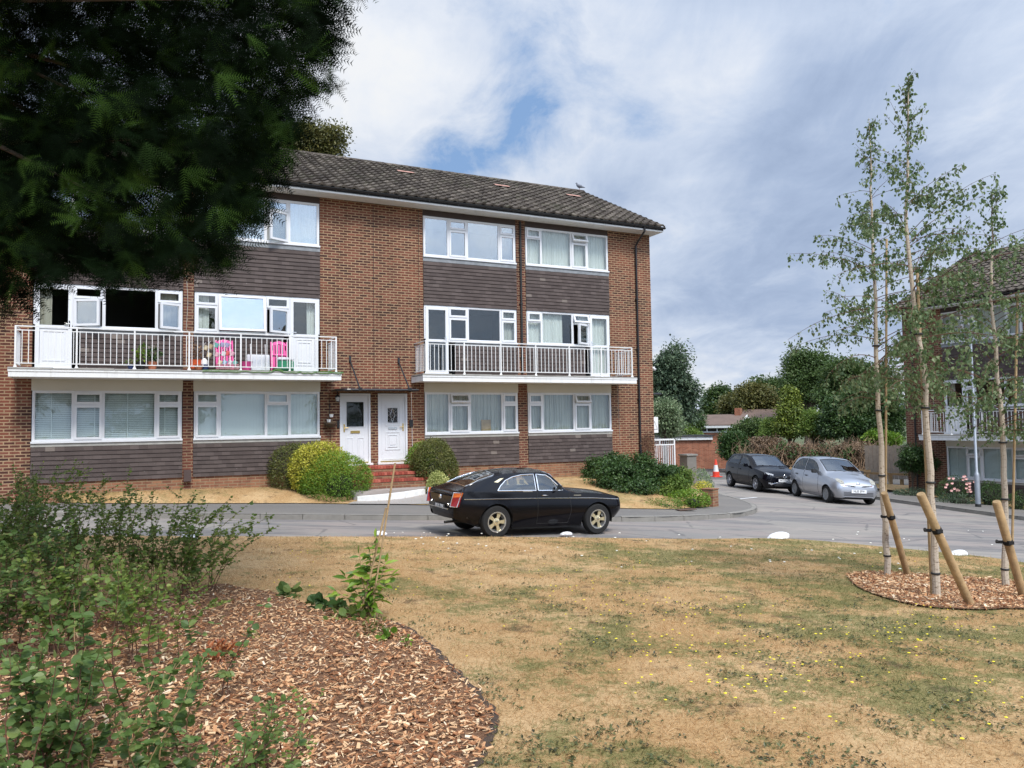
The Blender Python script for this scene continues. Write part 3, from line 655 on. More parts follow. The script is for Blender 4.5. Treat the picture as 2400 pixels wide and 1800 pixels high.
def window(parent,S,edges,kinds,z0,z1,yf=0.0,glass='glass',curt=None,label=None,door=None,zt=.34,cs=None):
    """edges: u of column borders; kinds per column; f fixed, s split, v vent open, c casement open (l/r hinge), t tilted, d door"""
    u0,u1=edges[0],edges[-1];fr=MB();pn=MB();y0,y1=yf-.005,yf+.065
    w=.05;X0,X1=S(u0),S(u1)
    sashes=[];fr.box(X0,X1,y0,y1,z1-w,z1);fr.box(min(X0,X1),min(X0,X1)+w,y0,y1,z0+w,z1-w);fr.box(max(X0,X1)-w,max(X0,X1),y0,y1,z0+w,z1-w)
    segs=[(e0,e1) for e0,e1,k in zip(edges,edges[1:],kinds) if k[0]!='d']
    a=min(s[0] for s in segs);b=max(s[1] for s in segs)
    xa,xb=sorted((S(a),S(b)));fr.box(xa,xb,y0,y1,z0,z0+w)
    for e in edges[1:-1]: fr.box(S(e)-.03,S(e)+.03,y0,y1,z0+w,z1-w)
    sill=MB();sill.box(xa-.02,xb+.02,yf-.055,yf-.006,z0-.035,z0+.012)
    win=fr.build('window',M['upvc'],parent,label=label)
    sill.build('sill',M['upvc'],win)
    for e0,e1,k in zip(edges,edges[1:],kinds):
        p,q=sorted((S(e0),S(e1)));p+=.03 if e0!=edges[0] else w;q-=.03 if e1!=edges[-1] else w
        if S(1)<0: pass
        ztr=z1-zt
        def pane(x0,x1,a,b,y=yf+.02,Mx=None,gl=None,root=win):
            m=MB();m.box(x0,x1,y,y+.006,a,b,Mx);m.build('pane',M[gl or glass],root)
        def sash(x0,x1,a,b,Mx=None,gl=None):
            m=MB();ring(m,x0-.012,x1+.012,yf-.03,yf+.03,a-.01,b+.01,.055,Mx);m.build('sash',M['upvc'],win)
            pane(x0+.04,x1-.04,a+.04,b-.04,yf,Mx,gl)
        if k=='f':
            pane(p,q,z0+w,z1-w)
            m=MB();ring(m,p,q,yf+.004,yf+.02,z0+w,z1-w,.012);m.build('glazing_bead',M['upvc'],win)
        elif k[0] in 'svc':
            m=MB();m.box(p,q,y0,y1,ztr-.025,ztr+.025);m.build('transom',M['upvc'],win)
            vo='v' in k;co='c' in k
            Mx=hingeM('X',0,yf-.02,z1-w,R(-24)) if vo else None
            sash(p,q,ztr+.025,z1-w,Mx,'glassT' if vo and glass=='glassR' else None)
            if co:
                hl='l' in k;hx=p if hl else q
                Mc=hingeM('Z',hx,yf-.02,0,R(-28) if hl else R(28))
                sash(p,q,z0+w,ztr-.025,Mc,'glassT')
            else: 
                if 'n' in k: pane(p,q,z0+w,ztr-.025)
                else: sash(p,q,z0+w,ztr-.025)
        elif k=='t':
            Mx=hingeM('X',0,yf-.02,z1-w,R(-11));sash(p,q,z0+w,z1-w,Mx,'glassT')
        elif k[0]=='d':
            zb=door;m=MB();m.box(p-.03,q+.03,y0-.01,y1,zb,z0+.0) if False else None
            d=MB();ring(d,p-.01,q+.01,yf-.035,yf+.03,zb+.03,z1-w,.085)
            full='g' in k
            d.box(p,q,yf-.03,yf+.025,zb+.98,zb+1.06)
            if not full:
                d.box(p+.08,q-.08,yf-.01,yf+.02,zb+.1,zb+1.0)
                ring(d,p+.14,q-.14,yf-.022,yf-.01,zb+.2,zb+.92,.02)
                if 'v' in k:
                    for i in range(1,5): x=p+.1+(q-p-.2)*i/5;d.box(x-.004,x+.004,yf-.016,yf-.009,zb+.2,zb+.92)
                else: ring(d,p+.2,q-.2,yf-.024,yf-.01,zb+.28,zb+.84,.015)
            db=d.build('balcony_door',M['upvc'],parent)
            m=MB();m.box(p+.07,q-.07,yf,yf+.006,zb+1.05,z1-w-.07);m.build('pane',M[glass],db)
            if full: m=MB();m.box(p+.07,q-.07,yf,yf+.006,zb+.1,zb+1.0);m.build('pane',M[glass],db)
            m=MB();m.box(p-.05,q+.05,yf-.09,yf+.02,zb-.03,zb+.03);m.build('threshold',M['upvc'],db)
            hs=(q-.045) if 'r' in k else (p+.045);dx=-.1 if 'r' in k else .1
            m=MB();m.box(hs-.012,hs+.012,yf-.05,yf-.035,zb+1.0,zb+1.18);m.tube([(hs,yf-.05,zb+1.1),(hs,yf-.08,zb+1.1),(hs+dx,yf-.08,zb+1.1)],.009,6);m.build('handle',M['chrome'],db)
    if curt:
        kind,spans=curt if isinstance(curt,tuple) else (curt,[(u0,u1,z0,z1)])
        c=MB()
        for (a,b,za,zb) in spans:
            p,q=sorted((S(a),S(b)));za=za if za is not None else z0;zb=zb if zb is not None else z1
            if kind=='venetian':
                n=int((zb-za)/.045)
                for i in range(n): z=za+.02+i*.045;c.add([(p,yf+.10,z),(q,yf+.10,z),(q,yf+.125,z+.040),(p,yf+.125,z+.040)],[(0,1,2,3)])
                for f in (.12,.4,.62,.88): x=p+(q-p)*f;c.box(x-.012,x+.012,yf+.092,yf+.097,za,zb)
            elif kind=='vertical':
                n=max(2,int((q-p)/.085))
                for i in range(n): x=p+(q-p)*i/n;c.add([(x,yf+.11,za),(x+.088,yf+.125,za),(x+.088,yf+.125,zb),(x,yf+.11,zb)],[(0,1,2,3)])
            else:
                n=int((q-p)/.012)+2;rn=random.Random(int(p*100));vs=[];ph=rn.random()*6
                for i in range(n):
                    x=p+(q-p)*i/(n-1);f=math.sin(x*62+1.8*math.sin(x*9+ph))*.5+.35*math.sin(x*101+ph)
                    vs+=[(x,yf+.14+.024*f,za),(x+.01*math.sin(x*17),yf+.14+.014*f,zb)]
                c.add(vs,[(2*i,2*i+2,2*i+3,2*i+1) for i in range(n-1)])
        c.build('blind' if kind in('venetian','vertical') else 'curtain',M[{'venetian':'blind','vertical':'blind'}.get(kind,kind)],win,smooth=kind not in('venetian','vertical'))
    return win
def railing(parent,S,u0,u1,yo,zd,name='railing',sp=.125,post=1.15):
    mb=MB();zt=zd+.95;a,b=S(u0),S(u1);x0,x1=min(a,b),max(a,b)
    mb.box(x0,x1,yo-.02,yo+.02,zt-.012,zt+.012);mb.box(x0,x1,yo-.008,yo+.008,zt-.10,zt-.08);mb.box(x0,x1,yo-.012,yo+.012,zd+.10,zd+.12)
    n=int((x1-x0)/sp)
    for i in range(n+1):
        x=x0+(x1-x0)*i/n;mb.box(x-.0075,x+.0075,yo-.0075,yo+.0075,zd+.12,zt-.08)
    npst=max(2,round((x1-x0)/post))
    for i in range(npst+1):
        x=x0+(x1-x0)*i/npst;mb.box(x-.018,x+.018,yo-.018,yo+.018,zd,zt);mb.lathe([(.05,zd-.005),(.045,zd+.01),(.022,zd+.06)],8,Matrix.Translation((x,yo,0)))
    for x in (x0,x1):
        mb.box(x-.02,x+.02,yo,0,zt-.012,zt+.012);mb.box(x-.008,x+.008,yo,0,zt-.10,zt-.08);mb.box(x-.01,x+.01,yo,0,zd+.10,zd+.12)
        m=int(-yo/.11)
        for i in range(1,m): y=yo+(-yo)*i/m;mb.box(x-.0075,x+.0075,y-.0075,y+.0075,zd+.12,zt-.08)
    return mb.build(name,M['wpaint'],parent)
def tiledroof(parent,S,u0,u1,ye,ze,yr,zr):
    Ls=math.hypot(yr-ye,zr-ze);n=17;sx=(yr-ye)/Ls;sz=(zr-ze)/Ls
    du=.05;us=np.arange(u0,u1+.001,du);tw=.30;V=[];Fc=[];rn=[];rg=np.random.default_rng(3)
    f=(us/tw)%1;prof=.040*np.where(f<.5,np.sin(f*2*PI),-.28*np.sin((f-.5)*2*PI))
    k=len(us)
    for c in range(n):
        a=c/n*Ls;b=(c+1)/n*Ls+.03
        tr=rg.random(int((u1-u0)/tw)+3);jit=rg.normal(0,.006,len(tr));ti=((us-u0)/tw).astype(int)
        for (s,h) in ((a,.0),(a,.055),(b,.006)):
            s2=s+jit[ti]*(1 if s==a else 0)
            y=ye+sx*s2-sz*0;z=ze+sz*s2
            hh=h+(prof if h>0 else prof-.01)
            V.append(np.stack([np.array([S(v) for v in us]),y-sz*hh,z+sx*hh],1));rn.append(tr[ti])
        o=c*3*k
        for r in (0,1):
            i=np.arange(k-1);Fc.append(np.stack([o+r*k+i,o+r*k+i+1,o+(r+1)*k+i+1,o+(r+1)*k+i],1))
    V=np.concatenate(V);Fc=np.concatenate(Fc)
    if S(1)<0: Fc=Fc[:,::-1]
    o=np_mesh('roof',V,Fc,M['rooftile'],parent,rnd=np.concatenate(rn))
    # rear slope and underside as child
    mb=MB();x0,x1=sorted((S(u0),S(u1)))
    mb.prism([(ye+.03,ze-.03),(yr,zr-.02),(2*yr-ye,ze-.02),(2*yr-ye,ze-.06),(yr,zr-.08),(ye+.03,ze-.07)],x0,x1,'x');mb.build('roof_deck',M['rooftile'],o)
    rd=MB();x=x0-.02;rr=random.Random(8)
    while x<x1:
        rd.cur=rr.random();P=[(yr+.13*math.cos(t)*1.0,zr-.035+.105*math.sin(t)) for t in np.linspace(PI,0,7)]
        vs=[(x,*p) for p in P]+[(min(x+.44,x1+.02),p[0],p[1]+.008) for p in P]
        rd.add(vs,[(i,i+1,i+8,i+7) for i in range(6)]+[tuple(range(6,-1,-1)),tuple(range(7,14))]);x+=.44
    rd.build('ridge_tiles',M['rooftile'],o,attr=True)
    return o
ZT=dict(w1=(1.40,2.62),w2=(4.15,5.20),w3=(6.66,7.86))
def block(root,S,left,bays,piers,pillars,extra_left,u_right=0.0,sgn=1,baseZ=-.7,mats=('brick','brickd','brickb')):
    depth=9.2;ztop=8.06
    # brick piers and gable
    for (a,b,cut) in piers:
        wl=MB()
        if not cut: wl.box(S(a),S(b),0,.3,baseZ,ztop)
        else:
            prev=a
            for (d0,d1,dz0,dz1) in cut:
                wl.box(S(prev),S(d0),0,.3,baseZ,ztop);wl.box(S(d0),S(d1),0,.3,baseZ,dz0);wl.box(S(d0),S(d1),0,.3,dz1,ztop);prev=d1
            wl.box(S(prev),S(b),0,.3,baseZ,ztop)
        wl.build('wall',M[mats[0]],root)
    g=MB();x0,x1=sorted((S(u_right-.3),S(u_right)));g.prism([(.3,baseZ),(depth,baseZ),(depth,ztop),(4.6,10.75),(0.3,8.22)],x0,x1,'x')
    g.build('gable_wall',M[mats[0]],root)
    rw=MB();rw.box(S(left),S(u_right-.3),depth-.3,depth,baseZ,ztop);rw.build('rear_wall',M[mats[0]],root);rw=MB();rw.box(S(left),S(left+.3),.3,depth-.3,baseZ,ztop);rw.build('rear_wall',M[mats[0]],root)
    for (a,b) in pillars: m=MB();m.box(S(a),S(b),-.002,.3,baseZ,ztop);m.build('pillar',M[mats[1]],root)
    inn=MB();inn.box(S(left+.3),S(u_right-.3),1.9,1.95,baseZ,ztop)
    for z in (.3,2.70,5.3,8.0): inn.box(S(left+.3),S(u_right-.3),.32,1.9,z-.02,z+.1)
    for a,b in bays:
        for u in (a-.05,b+.05): inn.box(S(u)-.03,S(u)+.03,.31,1.9,baseZ,ztop)
    inn.build('interior',M['room'],root)
    for a,b in bays:
        pl=MB();pn=MB();fl=MB();fl2=MB();fl3=MB()
        pl.box(S(a),S(b),.006,.3,baseZ,.43)
        cladpanel(root,S,a+.004,b-.004,.43,1.28,.0);fl2.box(S(a),S(b),-.02,.3,1.282,1.372)
        pn.box(S(a),S(b),-.008,.3,2.622,2.90)
        cladpanel(root,S,a+.004,b-.004,5.21,6.50,.0);fl.box(S(a),S(b),-.022,.3,6.502,6.622)
        fl3.box(S(a),S(b),.01,.3,7.862,8.05)
        pl.build('plinth',M[mats[2]],root);pn.build('panel',M['cream'],root);fl.build('flashing',M['lead'],root);fl2.build('flashing',M['leadl'],root);fl3.build('lintel',M['tile'],root)
    # eaves
    e=MB();x0,x1=sorted((S(left-.2),S(u_right+.18)))
    e.box(x0,x1,-.52,.31,8.052,8.075);e.box(x0,x1,-.545,-.521,8.045,8.19)
    e.build('fascia',M['wpaint'],root)
    gm=MB();P=[(-.60+.055*math.cos(t),8.185+.055*math.sin(t)) for t in np.linspace(PI,2*PI,9)]
    P2=[(-.60+.047*math.cos(t),8.187+.047*math.sin(t)) for t in np.linspace(2*PI,PI,9)]
    gm.prism(P+P2,x0-.02,x1+.03,'x');gm.box(x0,x1,-.548,-.547,8.09,8.19)
    for x in np.arange(x0+.2,x1,.9): gm.box(x-.012,x+.012,-.60,-.55,8.11,8.13)
    gm.build('gutter',M['black'],root)
    tiledroof(root,S,left-.3,u_right+.22,-.62,8.20,4.6,10.86)
    return root
def downpipe(root,x,ztop,zbot,y=-.06,eave=True,m='black'):
    mb=MB();P=[(x,-.58,8.16),(x,-.58,8.0),(x-.0,-.18,7.72),(x,y,7.6)] if eave else []
    P+=[(x,y,ztop),(x,y,zbot)] if not eave else [(x,y,zbot)]
    mb.tube(P,.034,10)
    for z in np.arange(zbot+.5,min(ztop,7.5),1.7): mb.lathe([(.042,z-.03),(.046,z),(.042,z+.03)],10,Matrix.Translation((x,y,0)));mb.box(x-.055,x+.055,y,0.0,z-.02,z+.02)
    return mb.build('downpipe',M[m],root,smooth=True)
flats=thing('apartment_building','long three storey red brick block of flats with white balconies behind the black coupe','building',C0,YAW)
I=lambda u:u
A_=(-18.03,-14.73);B_=(-14.48,-11.24);C_=(-8.22,-5.14);Dd=(-4.82,-1.70)
DR=[(-10.70,-9.83,.60,2.60),(-9.61,-8.74,.60,2.60)]
block(flats,I,-23.5,[A_,B_,C_,Dd],[(-23.5,-18.03,None),(-11.24,-8.22,DR),(-1.70,0,None)],[(-14.73,-14.48),(-5.14,-4.82)],None)
for ua,ub in ((-18.03,-11.24),(-8.22,-1.70)):
    for a,b,dr in ((A_[0],A_[1],'L'),(B_[0],B_[1],'R')) if ua<-12 else ((C_[0],C_[1],'L'),(Dd[0],Dd[1],'R')):
        da,db=(a+.98,b) if dr=='L' else (a,b-.98)
        if ua<-12: 
            pass
        cladpanel(flats,I,da+.004,db-.004,3.11,4.02,.0)
        m=MB();m.box(da,db,-.015,.3,4.022,4.115);m.build('flashing',M['lead'],flats)
def px(ws,y): return [fa(x,y)[0] for x in ws]
def ed(bay,ws,y): 
    e=px(ws,y);e[0]=bay[0]+.02;e[-1]=bay[1]-.02;return e
w=window
w(flats,I,ed(A_,(75,172,241,366,428),960),['f','s','f','s'],*ZT['w1'],curt='venetian',glass='glass')
w(flats,I,ed(B_,(453,514,624,678,750),960),['s','f','sn','f'],*ZT['w1'],curt='vertical')
w(flats,I,ed(C_,(996,1054,1101,1178,1217),960),['f','v','f','s'],*ZT['w1'],curt='netg')
w(flats,I,ed(Dd,(1237,1272,1346,1384,1433),960),['s','f','v','f'],*ZT['w1'],curt='netg')
a=ed(A_,(80,172,243,368,428),720);w(flats,I,a,['dr v','scl','f','scr'],*ZT['w2'],door=3.13,curt=('curt',[(a[0]+.1,a[0]+.36,3.2,5.1),(a[3]+.1,a[4]-.1,None,None)]))
b=ed(B_,(453,511,623,678,750),720);w(flats,I,b,['s','t','sc','d'],*ZT['w2'],door=3.13,curt=('net',[(b[0]+.05,b[0]+.36,None,None),(b[3]+.5,b[4]-.1,3.2,5.1)]))
c=ed(C_,(993,1051,1096,1174,1216),760);w(flats,I,c,['dgr','s','f','s'],*ZT['w2'],door=3.13,glass='glass',curt=('netg',[(c[3]+.05,c[4],None,None)]))
d=ed(Dd,(1234,1269,1342,1380,1428),760);w(flats,I,d,['sn','f','vcr','dg'],*ZT['w2'],door=3.13,curt=('net',[(d[0],d[1]+.85,None,None),(d[3]-.35,d[3],None,None),(d[3]+.1,d[4],3.2,5.1)]))
w(flats,I,ed(A_,(75,172,241,366,428),520),['f','s','f','s'],*ZT['w3'],glass='glassR')
w(flats,I,ed(B_,(453,514,623,677,750),520),['s','f','scr','f'],*ZT['w3'],glass='glassR',curt=('net',[(B_[0]+.1,B_[1]-.1,None,None)]))
w(flats,I,ed(C_,(990,1051,1094,1170,1212),560),['f','s','f','s'],*ZT['w3'],glass='glassR')
w(flats,I,ed(Dd,(1230,1267,1338,1375,1425),560),['sn','f','v','f'],*ZT['w3'],curt='net')
# cardboard seen in the ground floor window
m=MB();x,_=fa(1142,990);m.box(x-.16,x+.16,.09,.10,1.46,1.80);m.build('cardboard',M['wood'],flats)
def balcony(root,S,u0,u1,z=2.885,y=-1.0,turf=None):
    b=MB();b.box(S(u0),S(u1),y,-.036,z+.03,z+.17);dk=b.build('balcony',M['leadl'],root)
    b=MB();x0,x1=sorted((S(u0),S(u1)));b.box(x0-.02,x1+.02,y-.025,y-.002,z,z+.165);b.box(x0-.02,x0-.002,y,-.04,z,z+.165);b.box(x1+.002,x1+.02,y,-.04,z,z+.165)
    b.box(x0-.03,x1+.03,y-.04,y-.026,z+.12,z+.175);b.build('fascia',M['wpaint'],dk)
    b=MB();b.box(x0,x1,y+.002,-.04,z+.012,z+.028);b.build('soffit',M['wpaint'],dk)
    b=MB();rn=random.Random(2);x=x0-.03
    while x<x1+.02:
        e=min(x+rn.uniform(.4,.9),x1+.03);b.box(x,e-.01,y-.055,-.045,z+.178,z+.205+rn.uniform(-.006,.012));x=e
    b.build('deck',M['leadl'],dk)
    railing(dk,S,u0+.10,u1-.10,y+.05,z+.20)
    return dk
balcony(flats,I,-18.36,-10.93);balcony(flats,I,-8.60,-1.42)
downpipe(flats,-.62,7.6,.2)
downpipe(flats,-5.0,8.0,3.2,-.05,False,'blackm')
m=MB();m.box(-14.70,-14.53,-.14,0,.33,.62);m.build('rainwater_hopper',plain('brown_plastic',(.07,.045,.04),.5),flats)
# front doors
def frontdoor(root,u0,u1,z0,z1,style):
    f=MB();f.box(u0,u0+.06,.0,.1,z0,z1);f.box(u1-.06,u1,.0,.1,z0,z1);f.box(u0+.06,u1-.06,.0,.1,z1-.06,z1);fr=f.build('door_frame',M['upvc'],root)
    d=MB();a,b=u0+.065,u1-.065;zt=z1-.065;y=.03
    if style==1:
        g=(a+.12,b-.12,z0+1.02,zt-.17)
        d.box(a,g[0],y,y+.05,z0+.02,zt);d.box(g[1],b,y,y+.05,z0+.02,zt);d.box(g[0],g[1],y,y+.05,z0+.02,g[2]);d.box(g[0],g[1],y,y+.05,g[3],zt)
        ring(d,g[0]-.015,g[1]+.015,y-.012,y-.001,g[2]-.015,g[3]+.015,.02)
        mid=(a+b)/2
        for (p,q) in ((a+.11,mid-.06),(mid+.06,b-.11)):
            ring(d,p,q,y-.012,y-.001,z0+.15,z0+.72,.022);d.box(p+.05,q-.05,y-.010,y-.001,z0+.20,z0+.67)
        gl=(g,);hx=a+.06;lb=(mid,z0+.88);lm='brass';hm='brass'
    else:
        mid=(a+b)/2;g=(mid-.15,mid+.15,z0+1.12,zt-.34)
        d.box(a,g[0],y,y+.05,z0+.02,zt);d.box(g[1],b,y,y+.05,z0+.02,zt);d.box(g[0],g[1],y,y+.05,z0+.02,g[2]);d.box(g[0],g[1],y,y+.05,g[3],zt)
        ring(d,g[0]-.07,g[1]+.07,y-.014,y-.001,g[2]-.08,g[3]+.08,.02);ring(d,g[0]-.02,g[1]+.02,y-.014,y-.001,g[2]-.02,g[3]+.02,.022)
        ring(d,g[0]-.07,g[1]+.07,y-.014,y-.001,z0+.35,z0+.86,.02);ring(d,g[0]+.01,g[1]-.01,y-.016,y-.001,z0+.43,z0+.78,.018);d.box(g[0]+.06,g[1]-.06,y-.012,y-.001,z0+.49,z0+.72)
        ring(d,a+.05,b-.05,y-.008,y-.001,z0+.08,zt-.06,.012)
        gl=(g,);hx=b-.06;lb=(mid,z0+.97);lm='alu';hm='brass'
    do=d.build('door',M['upvc'],root,label='white front door with tall clear glass' if style==1 else 'white front door with small leaded glass')
    for g in gl:
        m=MB();m.box(g[0],g[1],y+.02,y+.026,g[2],g[3]);m.build('pane',M['glassD'],do)
        m=MB();m.box(g[0]-.1,g[1]+.1,y+.09,y+.1,g[2]-.1,g[3]+.1);m.build('door_blind',M['room'] if style==2 else plain('grey_blind',(.08,.09,.09),.8),do)
        if style==2:
            m=MB();cx,cz=(g[0]+g[1])/2,(g[2]+g[3])/2;h=(g[3]-g[2])/2;ww=.15
            for k in range(-4,5):
                for s in (1,-1):
                    pts=[(cx-ww,cz+k*.12+s*-.15),(cx+ww,cz+k*.12+s*.15)]
                    if abs(k)<4: m.tube([(pts[0][0],y+.015,clampf(pts[0][1],g[2],g[3])),(pts[1][0],y+.015,clampf(pts[1][1],g[2],g[3]))],.0025,4)
            m.tube([(cx,y+.012,cz+.2),(cx+.07,y+.012,cz),(cx,y+.012,cz-.2),(cx-.07,y+.012,cz),(cx,y+.012,cz+.2)],.006,5);m.build('leading',M['alu'],do)
    m=MB();m.box(lb[0]-.13,lb[0]+.13,y-.012,y-.001,lb[1]-.035,lb[1]+.035);ring(m,lb[0]-.13,lb[0]+.13,y-.02,y-.012,lb[1]-.035,lb[1]+.035,.01);m.build('letterbox',M[lm],do)
    m=MB();m.box(hx-.018,hx+.018,y-.012,y-.001,z0+.88,z0+1.10);s=1 if hx<lb[0] else -1;m.tube([(hx,y-.01,z0+1.0),(hx,y-.05,z0+1.0),(hx+s*.11,y-.05,z0+1.0)],.011,8);m.build('handle',M[hm],do)
    m=MB();m.box(u0-.04,u1+.04,-.12,.03,z0-.05,z0+.005);m.build('threshold',M['wpaint'],root)
    m=MB();m.box(u0+.06,u1-.06,.0,.028,z0+.006,z0+.04);m.build('sill',M['brass'],do)
frontdoor(flats,-10.70,-9.83,.62,2.58,1);frontdoor(flats,-9.61,-8.74,.62,2.58,2)
m=MB();m.box(-10.78,-10.72,-.03,0,1.62,1.82);m.build('doorbell',M['black'],flats)
m=MB();m.box(-8.68,-8.58,-.04,0,1.62,1.82);m.build('doorbell',M['black'],flats)
# canopy with two struts
ua,za=fa(795,910,-.75);ub,zb=fa(980,912,-.75);zc=2.66
cn=MB();P=[(ua-.02,0),(ua-.02,-.45)]+[(ua+.30-.32*math.cos(t),-.45-.32*math.sin(t)) for t in np.linspace(.2,PI/2,6)]+[(ub,-.77),(ub,0)]
cn.prism([(p[0],p[1]) for p in P],zc,zc+.012,'z')
can=cn.build('canopy',plain('canopy_panel',(.10,.10,.10),.4),flats)
cb=MB();cb.tube([(p[0],p[1],zc-.01) for p in P],.03,8)
for (xa,ya,xb,yb) in ((820,836,843,905),(934,840,959,908)):
    u1_,z1_=fa(xa,ya);u2_,z2_=fa(xb,yb,-.72);cb.tube([(u1_,-.03,z1_-.12),(u2_,-.74,zc+.02)],.022,8);cb.box(u1_-.03,u1_+.03,-.03,0,z1_-.16,z1_+.02);cb.box(u2_-.05,u2_+.05,-.80,-.70,zc-.03,zc+.05)
cb.build('strut',M['black'],can)
# lantern
u_,z_=fa(791,933,-.15);lm=MB();lm.tube([(u_,0,z_+.16),(u_,-.15,z_+.18),(u_,-.16,z_+.1)],.01,6);lm.lathe([(.0,.12),(.075,.05),(.07,.035),(.045,-.09),(.02,-.11),(0,-.12)],6,Matrix.Translation((u_,-.16,z_)))
lo_=lm.build('wall_lantern',M['black'],flats);lg=MB();lg.lathe([(.066,.03),(.044,-.085)],6,Matrix.Translation((u_,-.165,z_)));lg.build('lantern_glass',plain('frosted_glass',(.45,.47,.48),.2),lo_)
# cables on the wall
def cable(root,pts,col='cablew',r=.006,mt='wpaint'): m=MB();m.tube(pts,r,5);return m.build('cable',M[mt],root)
cable(flats,[(fa(437,675)[0],-.02,5.6),(fa(440,730)[0],-.03,4.9),(fa(436,780)[0],-.06,4.2),(fa(447,790)[0],-.1,4.05)],mt='leadl')
cable(flats,[(-9.72,-.01,z) for z in (8.0,5,2.7)],mt='blackm',r=.005);cable(flats,[(-8.35,-.01,8.0),(-8.35,-.01,2.7)],mt='blackm',r=.006)
cable(flats,[(-8.62,-.01,2.6),(-8.6,-.015,1.0)],r=.006);cable(flats,[(-1.45,-.01,2.85),(-1.40,-.01,.9)],r=.005,mt='leadl')
cable(flats,[(-11.05,-.01,2.9),(-11.1,-.02,2.75),(-11.0,-.02,2.6),(-10.95,-.02,.5)],r=.005,mt='blackm')
# odd replaced tiles
pt=MB()
for (x,y) in ((951,408),(1176,440),(1344,463)):
    # on slope: solve off where ray meets slope plane
    d=ray(x,y);Ls=math.hypot(5.22,2.66);n=N1*(-2.66/Ls)+np.array([0,0,5.22/Ls]);P0=C0+N1*(-.62)+np.array([0,0,8.20]);tt=((P0-CAM)@n)/(d@n);p=CAM+d*tt;q=p-C0;u=q@D1;o=q@N1;z=q[2]
    sy,sz=5.22/5.86,2.66/5.86
    pt.add([(u+a_,o+sy*b_-sz*.085,z+sz*b_+sy*.085) for a_,b_ in ((-.3,-.1),(.28,-.1),(.28,.12),(-.3,.12))],[(0,1,2,3)])
pt.build('replacement_tiles',M['pink_tile'],flats)
# side items at the gable end
u_=.0
m=MB();m.tube([(0.0,.4,2.62),(.62,.4,2.62)],.035,8);m.build('bracket',M['black'],flats)
m=MB();m.box(0,.35,.35,.6,3.5,3.56);m.lathe([(.08,3.44),(.11,3.49),(.0,3.56)],10,Matrix.Translation((.38,.47,0)));m.build('security_light',M['wpaint'],flats)
sg=thing('sign','small white sign with a triangle fixed to the gable corner above the white railing','sign',W1(.19,.25,1.55),YAW)
m=MB();m.box(-.16,.17,0,.02,-.27,.27);m.build('sign_board',M['wpaint'],sg)
m=MB();m.tube([(-.12,-.004,-.15),(.13,-.004,-.15),(.02,-.004,.12),(-.12,-.004,-.15)],.008,5);m.build('triangle_mark',M['blackm'],sg)
m=MB();m.tube([(-.05,.04,-.27),(-.05,.04,.3)],.015,6);m.build('bracket',M['alu'],sg)
# ---- second block
flats2=thing('apartment_building','second brown brick block of flats at the right edge behind the birches','building',C2+np.array([0,0,-2.10]),YAW-PI/2)
J=lambda u:-u
block(flats2,J,-12.6,[C_,Dd],[(-12.6,-8.22,None),(-1.70,0,None)],[(-5.14,-4.82)],None,baseZ=-.2,mats=('brickd','brickd','brickd'))
e=[-4.80,-4.42,-3.46,-2.68,-1.72]
def ee(ws,y): return [-fb(x,y)[0] for x in ws][::-1]
e=ee((2219,2262,2306,2373,2420),1090);e[0]=-4.80;e[-1]=-1.72
w(flats2,J,[-4.80,-4.24,-3.12,-2.55,-1.72],['v','f','v','f'],*ZT['w1'],curt='venetian')
w(flats2,J,[-4.80,-4.1,-2.95,-2.6,-1.72],['f','f','s','d'],*ZT['w2'],door=3.13,curt=('curt',[(-4.75,-4.3,None,None),(-2.1,-1.8,3.2,5.1)]))
w(flats2,J,[-4.80,-4.24,-3.12,-2.55,-1.72],['s','f','s','f'],*ZT['w3'],curt='net')
w(flats2,J,[-8.20,-7.3,-6.9,-5.7,-5.16],['f','v','f','s'],*ZT['w1'],curt='venetian')
w(flats2,J,[-8.20,-7.3,-6.9,-5.7,-5.16],['dg','s','f','s'],*ZT['w2'],door=3.13)
w(flats2,J,[-8.20,-7.3,-6.9,-5.7,-5.16],['f','s','f','s'],*ZT['w3'],curt='net')
for a_,b_ in ((-4.82,-2.72),(-7.1,-5.14)):
    cladpanel(flats2,J,a_,b_,3.11,4.02)
    m=MB();m.box(J(a_),J(b_),-.015,.3,4.022,4.115);m.build('flashing',M['lead'],flats2)
balcony(flats2,J,-8.60,-1.32);downpipe(flats2,.45,7.6,.9)
cable(flats2,[(1.25,-.01,5.8),(1.28,-.01,3.9)],r=.006,mt='leadl')
# ------------------------------------------------------------------ entrance, low wall, balcony things, basket
def wl_(u,off,z): return W1(u,off,z)
t_=NT('red_engineering_brick');M['redb']=t_.bsdf(t_.ramp(t_.n('ShaderNodeAttribute',attribute_name='rnd').outputs['Fac'],[(0,(.20,.045,.03)),(.5,(.32,.065,.04)),(1,(.42,.12,.08))]),.7,0,.3,t_.noise(t_.obj(),40,4),.3)
st=thing('brick_steps','red brick steps leading up to the two white front doors','steps',W1(-9.55,0,0),YAW)
zs=[.56,.40,.24,.08]
for i in range(3):
    zt=zs[i];hw=.86+.12*i
    m=MB();m.box(-hw-.12,hw,-(.75+.34*i),-.12 if i==0 else -(.75+.34*(i-1))-.002,zt-.16 if i<2 else -.4,zt-.075);m.build('step_riser',M['brickb'],st)
    m=MB();n=int(2*hw/.075)
    for k in range(n):
        m.cur=random.random()
        x=-hw-.13+(2*hw+.14)*k/n;m.box(x,x+(2*hw+.14)/n-.007,-(.77+.34*i),-.13 if i==0 else -(.77+.34*(i-1))-.004,zt-.073,zt+random.uniform(-.002,.002))
    m.build('step_tread',M['redb'],st,attr=True)
